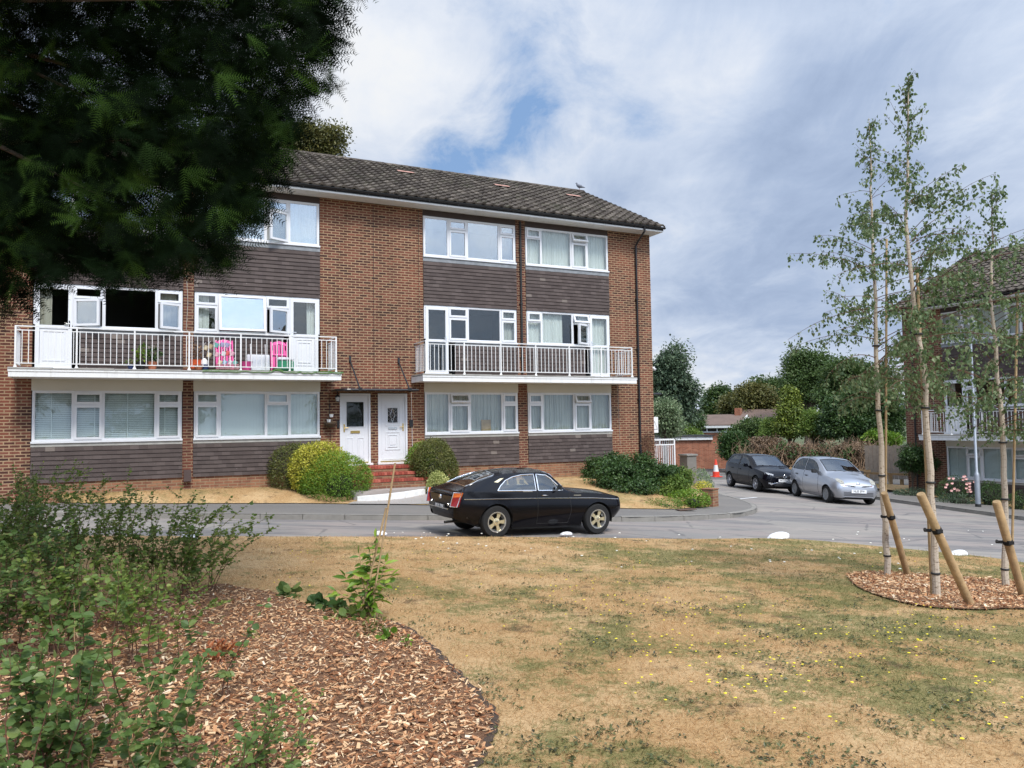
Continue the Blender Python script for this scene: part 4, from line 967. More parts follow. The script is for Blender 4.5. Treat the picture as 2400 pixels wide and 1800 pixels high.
# landing slab and path
m=MB();m.box(-1.3,1.3,-2.0,-1.45,-.5,.0);m.build('landing',M['drive'],st)
u0,_=fa(845,1170,-2.4);u1,_=fa(1006,1165,-2.4)
pth=[W1(u0-.1,-2.1,0)[:2],W1(u1+.1,-2.1,0)[:2],W1(u1+.3,-wv(u1)-.05,0)[:2],W1(u0-.3,-wv(u0)-.05,0)[:2]]
lw=thing('low_wall','low white painted kerb wall in front of the brick steps','wall',W1((u0+u1)/2,-2.1,0),YAW)
h=(u1-u0)/2;m=MB();rn=random.Random(4);n=14
xs_=[-h+2*h*i/n for i in range(n+1)]
for i in range(n):
    a,b=xs_[i],xs_[i+1];sl=lambda x:-.13+.05*math.sin((x+h)/(2*h)*PI)*0+(.035+.05*x/h)
    yy=lambda x:.20*(x/h)**2-.12
    m.add([(a,yy(a)-.09,-.6),(b,yy(b)-.09,-.6),(b,yy(b)-.09,sl(b)+.02),(a,yy(a)-.09,sl(a)+.02),(a,yy(a)+.09,-.6),(b,yy(b)+.09,-.6),(b,yy(b)+.09,sl(b)+.03),(a,yy(a)+.09,sl(a)+.03)],[(0,1,2,3),(3,2,6,7),(7,6,5,4)]+([(0,3,7,4)] if i==0 else [])+([(1,5,6,2)] if i==n-1 else []))
m.build('wall_body',plain('flaking_white_paint',(.70,.69,.66),.7,var=.15,ns=9,bump=.3),lw)
sheet('path',pth,lambda x,y:verge(x,y),.3,M['drive'],.012,kind='structure')
# hanging basket on the wall
hb=thing('hanging_basket','wicker hanging basket with two small white pots on the wall beside the left door','hanging basket',W1(-11.0,-.16,1.78),YAW)
m=MB();m.tube([(0,.15,.42),(0,.12,.50),(0,0,.48)],.012,6)
for a in (0,2.1,4.2): m.tube([(0,0,.46),(.17*math.cos(a),.12*math.sin(a),0)],.004,4)
m.build('chain',M['blackm'],hb)
m=MB();m.lathe([(0,-.16),(.09,-.14),(.17,-.05),(.19,0),(.17,0),(.08,-.10),(0,-.12)],16);m.build('basket',plain('dark_wicker',(.10,.065,.04),.9,var=.5,ns=40,bump=.8,bn=80),hb)
for dx,dz in ((-.05,.06),(.02,.2)):
    m=MB();m.lathe([(0,dz-.07),(.045,dz-.06),(.06,dz+.02),(.05,dz+.02),(0,dz)],12,Matrix.Translation((dx,-.02,0)));m.build('pot',M['wpaint'],hb)
DK=3.098
def onb(u,off,z=DK): return W1(u,off,z)
def ub_(x,y,off=-.5): return fa(x,y,off)[0]
# turf mat
m=MB();rn=random.Random(9);n=34;vs=[]
ua,ue=-14.35,-10.86
for i in range(n+1):
    u=ua+(ue-ua)*i/n;z=DK+.008+.018*abs(math.sin(i*1.7))*rn.random()+(.05 if i in(17,18) else 0)
    for y,dz in ((-.2,0),(-.6,0),(-1.03,0),(-1.07,-.05+rn.uniform(-.02,.01))): vs.append((u-ua,y,z+dz-DK))
m.add(vs,[(i*4+k,i*4+k+1,i*4+k+5,i*4+k+4) for i in range(n) for k in range(3)])
o=m.build('turf_mat',plain('artificial_turf',(.05,.11,.025),.95,var=.4,ns=30,bump=.6),None,smooth=True,label='green artificial grass mat spread over the right half of the left balcony deck',cat='mat');o.location=W1(ua,0,DK);o.rotation_euler=(0,0,YAW)
M['pink']=plain('hot_pink_plastic',(.72,.08,.30),.45,var=.08);M['green']=plain('green_plastic',(.02,.20,.10),.4,var=.1);M['orange']=plain('orange_plastic',(.75,.13,.04),.5)
M['terra']=plain('terracotta',(.42,.15,.08),.8,var=.2);M['navy']=plain('navy_plastic',(.015,.03,.10),.4);M['lgrey']=plain('light_grey_plastic',(.62,.63,.66),.5)
def chair(u,off,rz,label):
    c=thing('folding_chair',label,'chair',onb(u,off,DK+.012),YAW+rz,'pink folded chairs on the balcony')
    Mx=Matrix.Rotation(R(-10),4,'X');m=MB()
    for s in (-1,1): m.box(s*.20-.018,s*.20+.018,-.03,0,0,.84,Mx);m.box(s*.165-.016,s*.165+.016,.02,.05,0,.62,Mx)
    m.box(-.18,.18,-.03,0,.12,.15,Mx);m.build('frame',M['pink'],c)
    m=MB()
    m.prism([(-.20,.74),(-.14,.83),(0,.865),(.14,.83),(.20,.74),(.18,.74),(0,.78),(-.18,.74)],-.032,.0,'y',Mx)
    m.box(-.18,.18,-.03,0,.47,.51,Mx)
    for k in range(5): x=-.13+k*.065;m.box(x-.02,x+.02,-.026,-.008,.51,.76,Mx)
    m.build('backrest',M['pink'],c)
    m=MB()
    for k in range(5): x=-.13+k*.065;m.box(x-.022,x+.022,.0,.02,.16,.46,Mx)
    m.build('seat',M['pink'],c)
chair(ub_(528,840,-.35),-.25,R(4),'pink folding chair leaning behind the strings of little pots, left of the two')
chair(ub_(656,850,-.35),-.27,R(-3),'pink folding chair leaning on the cladding behind the green cool box')
cb_=thing('cool_box','green cool box with a white lid at the foot of the pink chair','cool box',onb(ub_(668,855,-.75),-.78,DK+.015),YAW)
m=MB();m.box(-.20,.20,-.13,.13,0,.28);m.build('box_body',M['green'],cb_,bevel=.02)
m=MB();m.box(-.21,.21,-.14,.14,.282,.36);m.build('lid',M['lgrey'],cb_,bevel=.02);m=MB();m.tube([(-.21,0,.24),(-.22,-.10,.30),(-.22,-.02,.42),(-.21,0,.34)],.01,6);m.build('handle',M['lgrey'],cb_)
tb=thing('folding_table','white folded plastic table propped behind the white railing','table',onb(ub_(608,850,-.55),-.5,DK+.015),YAW)
m=MB();m.box(-.29,.27,0,.035,.03,.46,Matrix.Rotation(R(-8),4,'X'));m.build('tabletop',M['lgrey'],tb,bevel=.012)
m=MB()
for s in (-.2,.17): m.tube([(s,-.05,0),(s-.02,.0,.72)],.01,6)
m.build('leg',M['wpaint'],tb)
m=MB();m.lathe([(.0,0),(.11,.0),(.15,.22),(.165,.24),(.13,.24),(.1,.05),(0,.05)],16);o=m.build('plant_pot',M['pink'],None,smooth=True,label='round raspberry pink pot beside the white folded table',cat='pot');o.location=onb(ub_(577,860,-.7),-.7,DK+.015)
m=MB();m.lathe([(.0,0),(.12,.0),(.16,.2),(.175,.22),(.14,.22),(.1,.05),(0,.05)],16);o=m.build('plant_pot',M['orange'],None,smooth=True,label='bright orange pot beside the rail post at the centre of the left balcony',cat='pot');o.location=onb(ub_(459,850,-.6),-.6,DK+.06)
m=MB();m.lathe([(.0,0),(.07,.0),(.10,.11),(.11,.13),(.08,.13),(0,.05)],14);o=m.build('plant_pot',M['terra'],None,smooth=True,label='small terracotta pot in front of the bright orange pot',cat='pot');o.location=onb(ub_(466,860,-.8),-.8,DK+.015)
ln=thing('lantern','navy and white lantern with a carrying loop beside the orange pot','lantern',onb(ub_(479,858,-.7),-.7,DK+.012),YAW)
m=MB();m.lathe([(0,0),(.10,0),(.105,.14),(.09,.15),(0,.15)],14);m.build('lantern_base',M['navy'],ln,smooth=True)
m=MB();m.lathe([(.085,.15),(.075,.25),(.03,.30),(0,.31)],14);m.build('lantern_top',M['wpaint'],ln,smooth=True)
m=MB();m.tube([(-.06*math.cos(t)*1,0,.30+.14*math.sin(t)) for t in np.linspace(0,PI,9)],.006,6);m.build('handle',M['blackm'],ln)
# strings of little hanging bucket pots
cols=dict(lilac=(.55,.50,.72),mint=(.25,.62,.55),cream=(.72,.62,.42),red=(.70,.12,.13),pinkl=(.72,.42,.50),sky=(.35,.58,.75),white=(.72,.72,.73),tan=(.62,.47,.30))
for k,v in cols.items(): M['b_'+k]=plain('pot_'+k,v,.5,var=.08)
bl=[(483,815,'cream','left'),(494,812,'tan','left'),(490,832,'cream','left'),(508,809,'mint','c'),(522,808,'lilac','c'),(533,809,'lilac','c'),(509,831,'pinkl','c'),(524,829,'white','c'),(534,828,'red','c'),(545,829,'pinkl','c'),(516,850,'cream','c'),(527,850,'sky','c'),(540,850,'white','c'),(551,851,'mint','c')]
for i,(x,y,c,g) in enumerate(bl):
    u,z=fa(x,y,-.72)
    nm={'cream':'cream','tan':'beige','mint':'mint green','lilac':'lilac','pinkl':'pale pink','white':'white','red':'red','sky':'sky blue'}[c]
    row={0:'top',1:'middle',2:'bottom'}[0 if y<820 else (1 if y<840 else 2)]
    side='on the left string' if g=='left' else {508:'leftmost',522:'second',533:'third',509:'leftmost',524:'second',534:'third',545:'rightmost',516:'leftmost',527:'second',540:'third',551:'rightmost'}[x]
    t_=thing('hanging_pot',f'little {nm} bucket pot hanging in the {row} row, {side}','pot',W1(u,-.72,z),YAW,'little hanging bucket pots on the balcony')
    Mx=Matrix.Rotation(R(22),4,'Y');m=MB();m.lathe([(0,-.06),(.042,-.06),(.062,.05),(.055,.05),(0,-.03)],10,Mx);m.build('pot_body',M['b_'+c],t_,smooth=True)
    m=MB();m.tube([(-.03,0,.05),(-.035,0,.10),(-.005,0,.13)],.006,5);m.build('hook',M['wpaint'],t_)
cr=thing('crate','pink mesh crate standing under the hanging pots','crate',onb(ub_(533,862,-.75),-.78,DK+.012),YAW);m=MB()
for z in (.0,.05,.10,.15): ring_=[(-.26,-.1,z),(.26,-.1,z),(.26,.1,z),(-.26,.1,z),(-.26,-.1,z)];m.tube(ring_,.008,4)
for k in range(14): x=-.26+.04*k;m.box(x-.006,x+.006,-.105,-.095,0,.15)
m.box(-.25,.25,-.09,.09,0,.01);m.build('mesh_sides',plain('dusty_pink',(.50,.25,.28),.6),cr)
# potted plants on the left half
def leafcloud(n,c,r,size,proto=LEAF,up=.5,seed=0):
    rg=np.random.default_rng(seed);P=rg.normal(size=(n,3));P/=np.linalg.norm(P,axis=1,keepdims=True);P*=(rg.random((n,1))**.45)
    T=np.array(c)+P*np.array(r);d=P+rg.normal(size=(n,3))*.7+np.array([0,0,-.1]);uu=rg.normal(size=(n,3))*.6+np.array([0,0,up])
    return scat(proto[0],proto[1],T,basis(d,uu),size*rg.uniform(.6,1.3,n),rg.random(n))
def potplant(x,y,off,h,col,label,seed,pr=.11,ph=.18,n=90,size=.12,w=.16):
    p=onb(ub_(x,y,off),off,DK+.01);t_=thing('potted_plant',label,'potted plant',p,YAW)
    m=MB();m.lathe([(0,0),(pr*.75,0),(pr,ph),(pr*1.08,ph+.02),(pr*.9,ph+.02),(0,ph*.9)],16);m.build('pot',M[col],t_,smooth=True)
    V,Fc,rn=leafcloud(n,(0,0,ph+h*.55),(w,w,h*.5),size,LEAFL,.4,seed);np_mesh('leaves',V,Fc,M['Lhedge' if seed%2 else 'Ldark'],t_,rnd=rn)
    m=MB()
    for k in range(4): a=k*1.6;m.tube([(0,0,ph*.9),(w*.5*math.cos(a),w*.5*math.sin(a),ph+h*.8)],[.008,.004],5)
    m.build('stem',M['twigy'],t_)
potplant(330,855,-.6,.42,'black','big leafy green plant in a black pot behind the rail of the left balcony',1,w=.17)
potplant(357,855,-.6,.38,'terra','dark leafy plant in a terracotta pot, right of the black pot',2,w=.16)
potplant(308,862,-.55,.12,'navy','low trailing plant in a small dark pot at the left of the balcony plants',3,n=40,size=.06,ph=.12,pr=.09)
V,Fc,rn=leafcloud(120,(0,0,.5),(.10,.10,.22),.07,LEAFL,.4,5)
dp=thing('potted_plant','withered brown twiggy plant in a pot behind the bright orange pot','potted plant',onb(ub_(462,850,-.3),-.3,DK+.01),YAW);np_mesh('leaves',V,Fc,M['Lbrown'],dp,rnd=rn)
m=MB();m.lathe([(0,0),(.09,0),(.12,.2),(0,.18)],12);m.build('pot',M['terra'],dp);m=MB();m.tube([(0,0,.1),(.02,0,.6)],.01,5);m.build('stem',M['twig'],dp)
# pigeon
def pigeon():
    x,y=1366,447;p=W1(.1,4.6,10.97)
    pg=thing('pigeon','grey pigeon perched at the right end of the roof ridge','pigeon',p,R(150))
    m=MB();B=[(-.22,.02,.012),(-.12,.06,.03),(-.04,.10,.062),(.05,.13,.075),(.11,.18,.055),(.13,.23,.036),(.15,.26,.036),(.17,.275,.022),(.185,.27,.008)]
    m.tube([(a,0,z) for a,z,r in B],[r for a,z,r in B],12);bd=m.build('body',plain('pigeon_grey',(.16,.17,.20),.8,var=.4,ns=20),pg,smooth=True)
    m=MB();m.tube([(.18,0,.27),(.205,0,.262)],[.008,.002],6);m.build('beak',M['blackm'],pg)
    m=MB()
    for s in (-.02,.02): m.tube([(.03,s,.08),(.03,s,.0),(.06,s,.0)],.006,5)
    m.build('leg',plain('pink_legs',(.4,.12,.1),.6),pg)
pigeon()
# ------------------------------------------------------------------ street things
lp=thing('street_lamp','galvanised grey lamp post on the far pavement before the second block','street lamp',(15.61,26.24,road(15.6,26.2)+.115),0)
m=MB();m.lathe([(.085,-.05),(.085,1.05),(.075,1.12),(.045,1.16),(.043,5.6),(.038,5.62),(.036,6.0)],16);m.build('pole',plain('galvanised_steel',(.33,.36,.40),.5,.5,var=.2,ns=5),lp,smooth=True)
m=MB();m.tube([(0,0,5.95),(-.1,-.2,6.1),(-.25,-.55,6.15)],.03,8);m.box(-.36,-.18,-.85,-.5,6.10,6.18);m.build('lamp_head',M['alu'],lp)
m=MB();m.lathe([(.092,-.02),(.092,.1)],16);m.build('base_collar',M['blackm'],lp)
def cone():
    c=thing('traffic_cone','red and white traffic cone beyond the black hatchback','traffic cone',(10.49,40.3,road(10.5,40.3)+.01),.3)
    red=plain('cone_red',(.70,.06,.03),.5);wh=M['wpaint'];m=MB();m.box(-.24,.24,-.24,.24,0,.04);m.build('base',red,c,bevel=.01)
    H=[(.175,.04,.17,.28,red,'lower_band'),(.135,.28,.09,.62,wh,'reflective_sleeve'),(.09,.62,.04,.90,red,'upper_band')]
    for a,z0,b,z1,mt,nm in H:
        m=MB();m.lathe([(a,z0),(b,z1)]+([(.02,z1+.01),(0,z1+.01)] if z1>.8 else []),20);m.build(nm,mt,c,smooth=True)
cone()
fs=thing('floor_sign','yellow folding floor sign left of the black hatchback','floor sign',(12.0,43.0,road(12,43)+.01),.5);m=MB();yel=plain('yellow_plastic',(.70,.42,.03),.5)
for s in (1,-1): m.prism([(-.15,0),(.15,0),(.11,.5),(-.11,.5)],-.01,.01,'y',Matrix.Translation((0,s*.12,0))@Matrix.Rotation(R(12*s),4,'X'))
m.build('panel',yel,fs)
# knee rail fence
def railfence(P,label,hgt=.62):
    g=thing('timber_fence',label,'fence',(P[0][0],P[0][1],road(*P[0])),0);o=np.array([P[0][0],P[0][1],road(*P[0])])
    P3=[np.array([x,y,road(x,y)]) for x,y in P]
    for i,(a,b) in enumerate(zip(P3,P3[1:])):
        d=b-a;L=np.linalg.norm(d);d/=L;m=MB();nn=np.array([-d[1],d[0],0])
        z=np.array([0,0,1]);vs=[]
        for q in (a-d*.1-o,b+d*.1-o):
            for s,h in ((-.06,hgt),(.06,hgt),(.06,hgt+.10),(-.06,hgt+.10)): vs.append(q+nn*s+z*h)
        m.add(vs,[(0,1,2,3),(4,7,6,5),(0,4,5,1),(1,5,6,2),(2,6,7,3),(3,7,4,0)]);m.build('rail',M['wood'],g)
        n=max(1,round(L/1.75))
        for k in range(n+(1 if i==len(P3)-2 else 0)):
            q=a+d*L*k/n-o;m=MB();m.box(q[0]-.07,q[0]+.07,q[1]-.07,q[1]+.07,q[2]-.2,q[2]+hgt-.002);m.build('post',M['wood'],g)
            m=MB();m.box(q[0]-.05,q[0]+.05,q[1]-.075,q[1]+.075,q[2]+hgt+.101,q[2]+hgt+.112);m.build('strap',M['alu'],g)
railfence([(11.6,40.5),(14.2,38.7),(16.6,37.2),(19.5,37.4)],'low timber knee rail fence beyond the silver hatchback')
railfence([(16.6,40.4),(22,40.6)],'farther low timber rail running behind the first knee rail')
# garage wall and railing etc
g1=thing('garage_building','low red brick garage block with white fascia behind the white railing','garage',(6.0,49.5,road(8,49)),R(-4));zz=-g1.location[2]
m=MB();m.box(0,8.3,0,.3,-.2,1.62);m.build('wall',M['brick2'],g1)
m=MB();m.box(-.2,6.6,-.16,3,1.63,1.85);m.build('fascia',M['wpaint'],g1);m=MB();m.box(-.3,6.7,-.25,3,1.855,1.91);m.build('roof',M['blackm'],g1)
m=MB();m.prism([(8.3,-.2),(9.6,-.2),(9.0,.5),(8.3,1.3)],.0,.3,'y');m.build('sloping_wall',M['brick2'],g1)
rl=thing('white_railing','tall white metal railing beside the gable end above the shrubs','railing',(W1(.15,.6,.2)),YAW)
u0_,z0_=0,0;m=MB()
zt=1.02-.2;zb=-.15-.2
m.box(0,1.15,-.025,.025,zt-.02,zt+.03);m.box(0,1.15,-.015,.015,zt-.19,zt-.15);m.box(0,1.15,-.015,.015,zb,zb+.05)
m.box(-.02,.03,-.025,.025,zb-.5,zt);m.box(1.12,1.17,-.025,.025,zb-.5,zt)
for k in range(1,12): x=k*.096;m.box(x-.009,x+.009,-.009,.009,zb,zt-.15)
m.box(.5,.53,-.015,.015,zt-.17,zt);m.build('panel',M['wpaint'],rl)
m=MB();m.box(1.12,1.17,.03,2.4,zt-.02,zt+.03);m.box(1.12,1.17,.03,2.4,zb,zb+.04)
for k in range(1,22): y=k*.11;m.box(1.135,1.153,y-.009,y+.009,zb,zt-.02)
m.build('return_panel',M['wpaint'],rl)
q=at(1613,1090,25.5);pr_=thing('gate_pier','grey rendered concrete pier among the shrubs below the white railing','pier',(q[0],q[1],-1.0),YAW)
zq=at(1613,1064,25.5)[2]+1.0
m=MB();m.box(-.19,.19,-.19,.19,0,zq-.06);m.build('shaft',plain('grey_render',(.17,.155,.135),.9,var=.3,ns=6,bump=.3),pr_);m=MB();m.box(-.23,.23,-.23,.23,zq-.058,zq);m.build('cap',M['kerb'],pr_,bevel=.01)
q=hit(1665,1186,road,.12);p2=thing('brick_pier','short red brick pier at the inner corner of the pavement','pier',q,R(50));zq=(at(1665,1150,q@FW-0+0-(CAM@FW))[2]-q[2])
zq=at(1665,1147,float((q-CAM)@FW))[2]-q[2]
m=MB();m.box(-.17,.17,-.17,.17,-.2,zq);m.build('shaft',M['brickb'],p2);m=MB();m.box(-.19,.19,-.19,.19,zq+.001,zq+.03);m.build('cap',M['brickb'],p2,bevel=.006)
m=MB();m.box(-.03,.5,-.10,.10,0,.02);o=m.build('manhole_cover',plain('rusty_iron',(.10,.06,.045),.8,var=.5),None,label='rusty iron cover plate in the verge edge near the pavement corner',cat='cover');q=hit(1590,1196,road,.13);o.location=q;o.rotation_euler=(0,0,R(20))
# white rocks
def rock(x,y,w,label,sd):
    q=hit(x,y,lambda a,b:lawn(a,b));D=float((q-CAM)@FW);s=w/F*D/2;rg=np.random.default_rng(sd)
    import bmesh
    bm=bmesh.new();bmesh.ops.create_icosphere(bm,subdivisions=3,radius=1)
    dirs=rv(14);am=rg.uniform(-.22,.28,14)
    for v in bm.verts:
        n=np.array(v.co);k=1+sum(a*max(0,n@d)**3 for a,d in zip(am,dirs))+rg.normal()*.03
        v.co=Vector((n[0]*k*s,n[1]*k*s*.7,max(n[2],-.2)*k*s*.40))
    me=bpy.data.meshes.new('painted_rock');bm.to_mesh(me);bm.free();me.materials.append(M['rock']);me.polygons.foreach_set('use_smooth',[False]*len(me.polygons))
    o=bpy.data.objects.new('painted_rock',me);COL.objects.link(o);o.location=q+np.array([0,0,s*.08]);tag(o,label,'rock','white painted rocks along the lawn edge')
M['rock']=plain('white_painted_stone',(.74,.74,.74),.8,var=.12,ns=10,bump=.5)
rock(442,1262,38,'white painted rock at the lawn edge behind the left shrubs',1)
rock(893,1252,34,'white painted rock behind the leafy sapling on the canes',2)
rock(1327,1253,30,'white painted rock under the sill of the black classic car',3)
rock(1825,1260,46,'white painted rock at the lawn edge below the silver hatchback',4)
rock(2243,1300,38,'white painted rock between the middle and right birches',5)
# ------------------------------------------------------------------ cars
def pchip(xk,yk,x):
    xk=np.array(xk,float);yk=np.array(yk,float);h=np.diff(xk);d=np.diff(yk)/h;m=np.zeros(len(xk))
    for i in range(1,len(xk)-1):
        if d[i-1]*d[i]>0: w1=2*h[i]+h[i-1];w2=h[i]+2*h[i-1];m[i]=(w1+w2)/(w1/d[i-1]+w2/d[i])
    m[0]=d[0];m[-1]=d[-1];i=np.clip(np.searchsorted(xk,x)-1,0,len(h)-1);t=(x-xk[i])/h[i]
    return (2*t**3-3*t**2+1)*yk[i]+(t**3-2*t**2+t)*h[i]*m[i]+(-2*t**3+3*t**2)*yk[i+1]+(t**3-t**2)*h[i]*m[i+1]
class Car:
    """station rows: x, sill(w,z), max width(w,z), belt(w,z), roof edge(w,z), centre z"""
    NA,NB,NC,ND=7,9,12,12
    def __init__(s,st,dx=.025):
        st=np.array(st,float);xs=st[:,0];s.x=np.arange(xs[0],xs[-1]+1e-6,dx);K=[pchip(xs,st[:,k],s.x) for k in range(1,10)]
        s.K=K;ws,zs,wm,zm,wb,zb,wr,zr,zc=K
        rows=[]
        for t in np.linspace(0,1,s.NA,endpoint=False): rows.append((ws+(wm-ws)*np.sin(t*PI/2),zs+(zm-zs)*t))
        for t in np.linspace(0,1,s.NB,endpoint=False): rows.append((wm+(wb-wm)*(t**1.9),zm+(zb-zm)*(t*1.0)))
        for t in np.linspace(0,1,s.NC,endpoint=False): bl=.012*np.sin(t*PI);rows.append((wb+(wr-wb)*t+bl,zb+(zr-zb)*t))
        for t in np.linspace(0,1,s.ND+1): rows.append((wr*(1-t),zr+(zc-zr)*np.sin(t*PI/2)))
        s.W=np.array([r[0] for r in rows]);s.Z=np.array([r[1] for r in rows])  # rows x stations
        s.nr=len(rows);s.nx=len(s.x)
        s.V={}
        for sd in (1,-1):
            P=np.zeros((s.nx,s.nr,3));P[:,:,0]=s.x[:,None];P[:,:,1]=sd*s.W.T;P[:,:,2]=s.Z.T;s.V[sd]=P
        s.own={1:np.zeros((s.nx-1,s.nr-1),int),-1:np.zeros((s.nx-1,s.nr-1),int)}
        s.c=.6*dx
    def side_y(s,x,z,patch=(0,None)):
        i=int(clampf(round((x-s.x[0])/(s.x[1]-s.x[0])),0,s.nx-1));a=s.NA+s.NB+s.NC
        return float(np.interp(z,s.Z[:a+1,i],s.W[:a+1,i]))
    def top_z(s,x,y):
        i=int(clampf(round((x-s.x[0])/(s.x[1]-s.x[0])),0,s.nx-1));w=s.W[::-1,i][:s.ND+s.NC+1];z=s.Z[::-1,i][:s.ND+s.NC+1];return float(np.interp(abs(y),w,z))
    def cut(s,pid,poly,axes,rows,sides=(1,-1)):
        """faces whose centre is inside poly (in given axes) become part pid; border vertices snap to the outline"""
        A=np.array(poly,float)
        for sd in sides:
            P=s.V[sd];Q=P[:,:,axes].copy()
            if axes==[0,1]: Q[:,:,1]=np.abs(Q[:,:,1])
            ctr=(Q[:-1,:-1]+Q[1:,:-1]+Q[1:,1:]+Q[:-1,1:])/4
            ins=inpoly(ctr.reshape(-1,2),A).reshape(ctr.shape[:2]);mk=np.zeros_like(ins);mk[:,rows[0]:rows[1]]=True;ins&=mk
            if pid<0: ins|=False
            s.own[sd][ins]=pid
            # boundary verts
            n=np.zeros(P.shape[:2],int);tot=np.zeros(P.shape[:2],int)
            for di in (0,1):
                for dj in (0,1):
                    n[di:s.nx-1+di,dj:s.nr-1+dj]+=ins;tot[di:s.nx-1+di,dj:s.nr-1+dj]+=1
            bd=(n>0)&(n<tot)
            for i,j in zip(*np.where(bd)):
                p=Q[i,j];best=None
                for k in range(len(A)):
                    a=A[k];b=A[(k+1)%len(A)];ab=b-a;t=clampf(((p-a)@ab)/(ab@ab+1e-12),0,1);q=a+ab*t;dd=np.linalg.norm(p-q)
                    if best is None or dd<best[0]: best=(dd,q)
                if best[0]<.05:
                    q=best[1]
                    if axes==[0,2]: P[i,j,0]=q[0];P[i,j,2]=q[1]
                    else:
                        P[i,j,0]=q[0];P[i,j,1]=sd*q[1]
    def mesh(s,pid,name,m,parent,caps=False,smooth=True,sides=(1,-1),**tg):
        vs=[];fs=[];
        for sd in sides:
            P=s.V[sd];idx={}
            for i,j in zip(*np.where(s.own[sd]==pid)):
                q=[]
                for a,b in ((i,j),(i+1,j),(i+1,j+1),(i,j+1)):
                    if (a,b) not in idx: idx[(a,b)]=len(vs);vs.append(tuple(P[a,b]))
                    q.append(idx[(a,b)])
                fs.append(tuple(q if sd==-1 else q[::-1]))
            if caps:
                for i,fl in ((0,1),(s.nx-1,-1)):
                    pass
        if caps:
            for i in (0,s.nx-1):
                L=[tuple(p) for p in s.V[1][i]];Rr_=[tuple(p) for p in s.V[-1][i]]
                for a in range(s.nr-1):
                    n=len(vs);vs+= [L[a],L[a+1],Rr_[a+1],Rr_[a]];fs.append((n,n+1,n+2,n+3) if i==0 else (n+3,n+2,n+1,n))
        me=bpy.data.meshes.new(name);me.from_pydata(vs,[],fs)
        import bmesh
        b=bmesh.new();b.from_mesh(me);bmesh.ops.remove_doubles(b,verts=b.verts,dist=.0006);bmesh.ops.recalc_face_normals(b,faces=b.faces) if pid==0 else None;b.to_mesh(me);b.free()
        me.materials.append(m);me.polygons.foreach_set('use_smooth',[smooth]*len(me.polygons))
        try: me.set_sharp_from_angle(angle=R(32))
        except Exception: pass
        o=bpy.data.objects.new(name,me);COL.objects.link(o);o.parent=parent;tag(o,**tg);return o
def circ(x,z,r,n=40,a0=0,a1=2*PI): return [(x+r*math.cos(t),z+r*math.sin(t)) for t in np.linspace(a0,a1,n,endpoint=False)]
def trim(car,pts,ax,name,m,parent,r=.008,out=.004,closed=True,sides=(1,-1)):
    if len(sides)==2 and ax=='side': return [trim(car,pts,ax,name,m,parent,r,out,closed,(s_,)) for s_ in sides]
    mb=MB()
    for sd in sides:
        P=[];n=len(pts)
        for k in range(n if closed else n-1):
            a=np.array(pts[k]);b=np.array(pts[(k+1)%n]);q=max(1,int(np.linalg.norm(b-a)/.05))
            for t in range(q): P.append(a+(b-a)*t/q)
        P.append(np.array(pts[0] if closed else pts[-1]))
        if ax=='side': L=[(p[0],sd*(car.side_y(p[0],p[1])+out),p[1]) for p in P]
        else: L=[(p[0],sd*p[1],car.top_z(p[0],p[1])+out) for p in P]
        mb.tube(L,r,6,False)
    return mb.build(name,m,parent,smooth=True)
def wheel(parent,x,y,r,rim_r,w,style,mats,side,steer=0,name='wheel'):
    g=bpy.data.objects.new(name,None);g.empty_display_size=.1;COL.objects.link(g);g.parent=parent;g.location=(x,y,r);g.rotation_euler=(0,0,steer)
    m=MB();h=w/2;m.lathe([(rim_r-.01,-h),(rim_r+.02,-h),(r-.025,-h*.98),(r-.004,-h*.7),(r,0),(r-.004,h*.7),(r-.025,h*.98),(rim_r+.02,h),(rim_r-.01,h)],40,ax='y',cap=False);m.build('tyre',M['rubber'],g,smooth=True)
    s=side;o=h*s
    m=MB();m.lathe([(rim_r-.012,o*.2),(rim_r-.012,o*.92),(rim_r,o*1.01),(rim_r-.022,o*1.0),(rim_r-.03,o*.6),(rim_r-.05,o*.15)],40,ax='y',cap=False)
    m.build('rim',mats[1],g,smooth=True)
    m=MB();m.lathe([(rim_r-.02,o*.0),(0,o*.0)],24,ax='y');m.build('brake_backing',M['blackm'],g)
    m=MB()
    n=style
    for k in range(n):
        a=k*2*PI/n+.31;Mx=Matrix.Rotation(a,4,'Y')
        if n==5: P=[(-.022,.05),(.022,.05),(.038,rim_r-.03),(-.038,rim_r-.03)]
        elif n==6: P=[(-.05,.04),(.05,.04),(.034,rim_r-.03),(-.034,rim_r-.03)]
        else: P=[(-.05,.03),(.05,.03),(.045,rim_r-.02),(-.045,rim_r-.02)]
        m.prism([(p[0],p[1]) for p in P],o*.55,o*(.80 if n==5 else .86),'y',Mx)
    m.lathe([(0,o*.9),(.045,o*.88),(.07,o*.8),(.075,o*.5)],16,ax='y')
    m.build('spokes',mats[0],g)
    m=MB();m.lathe([(0,o*.96),(.026,o*.94),(.03,o*.86)],14,ax='y')
    for k in range(4): a=k*PI/2+.5;m.lathe([(0,o*.93),(.009,o*.92),(.011,o*.8)],6,Matrix.Translation((.055*math.cos(a),0,.055*math.sin(a))),ax='y')
    m.build('hub_cap',M['chrome'] if n==5 else mats[0],g)
    return g
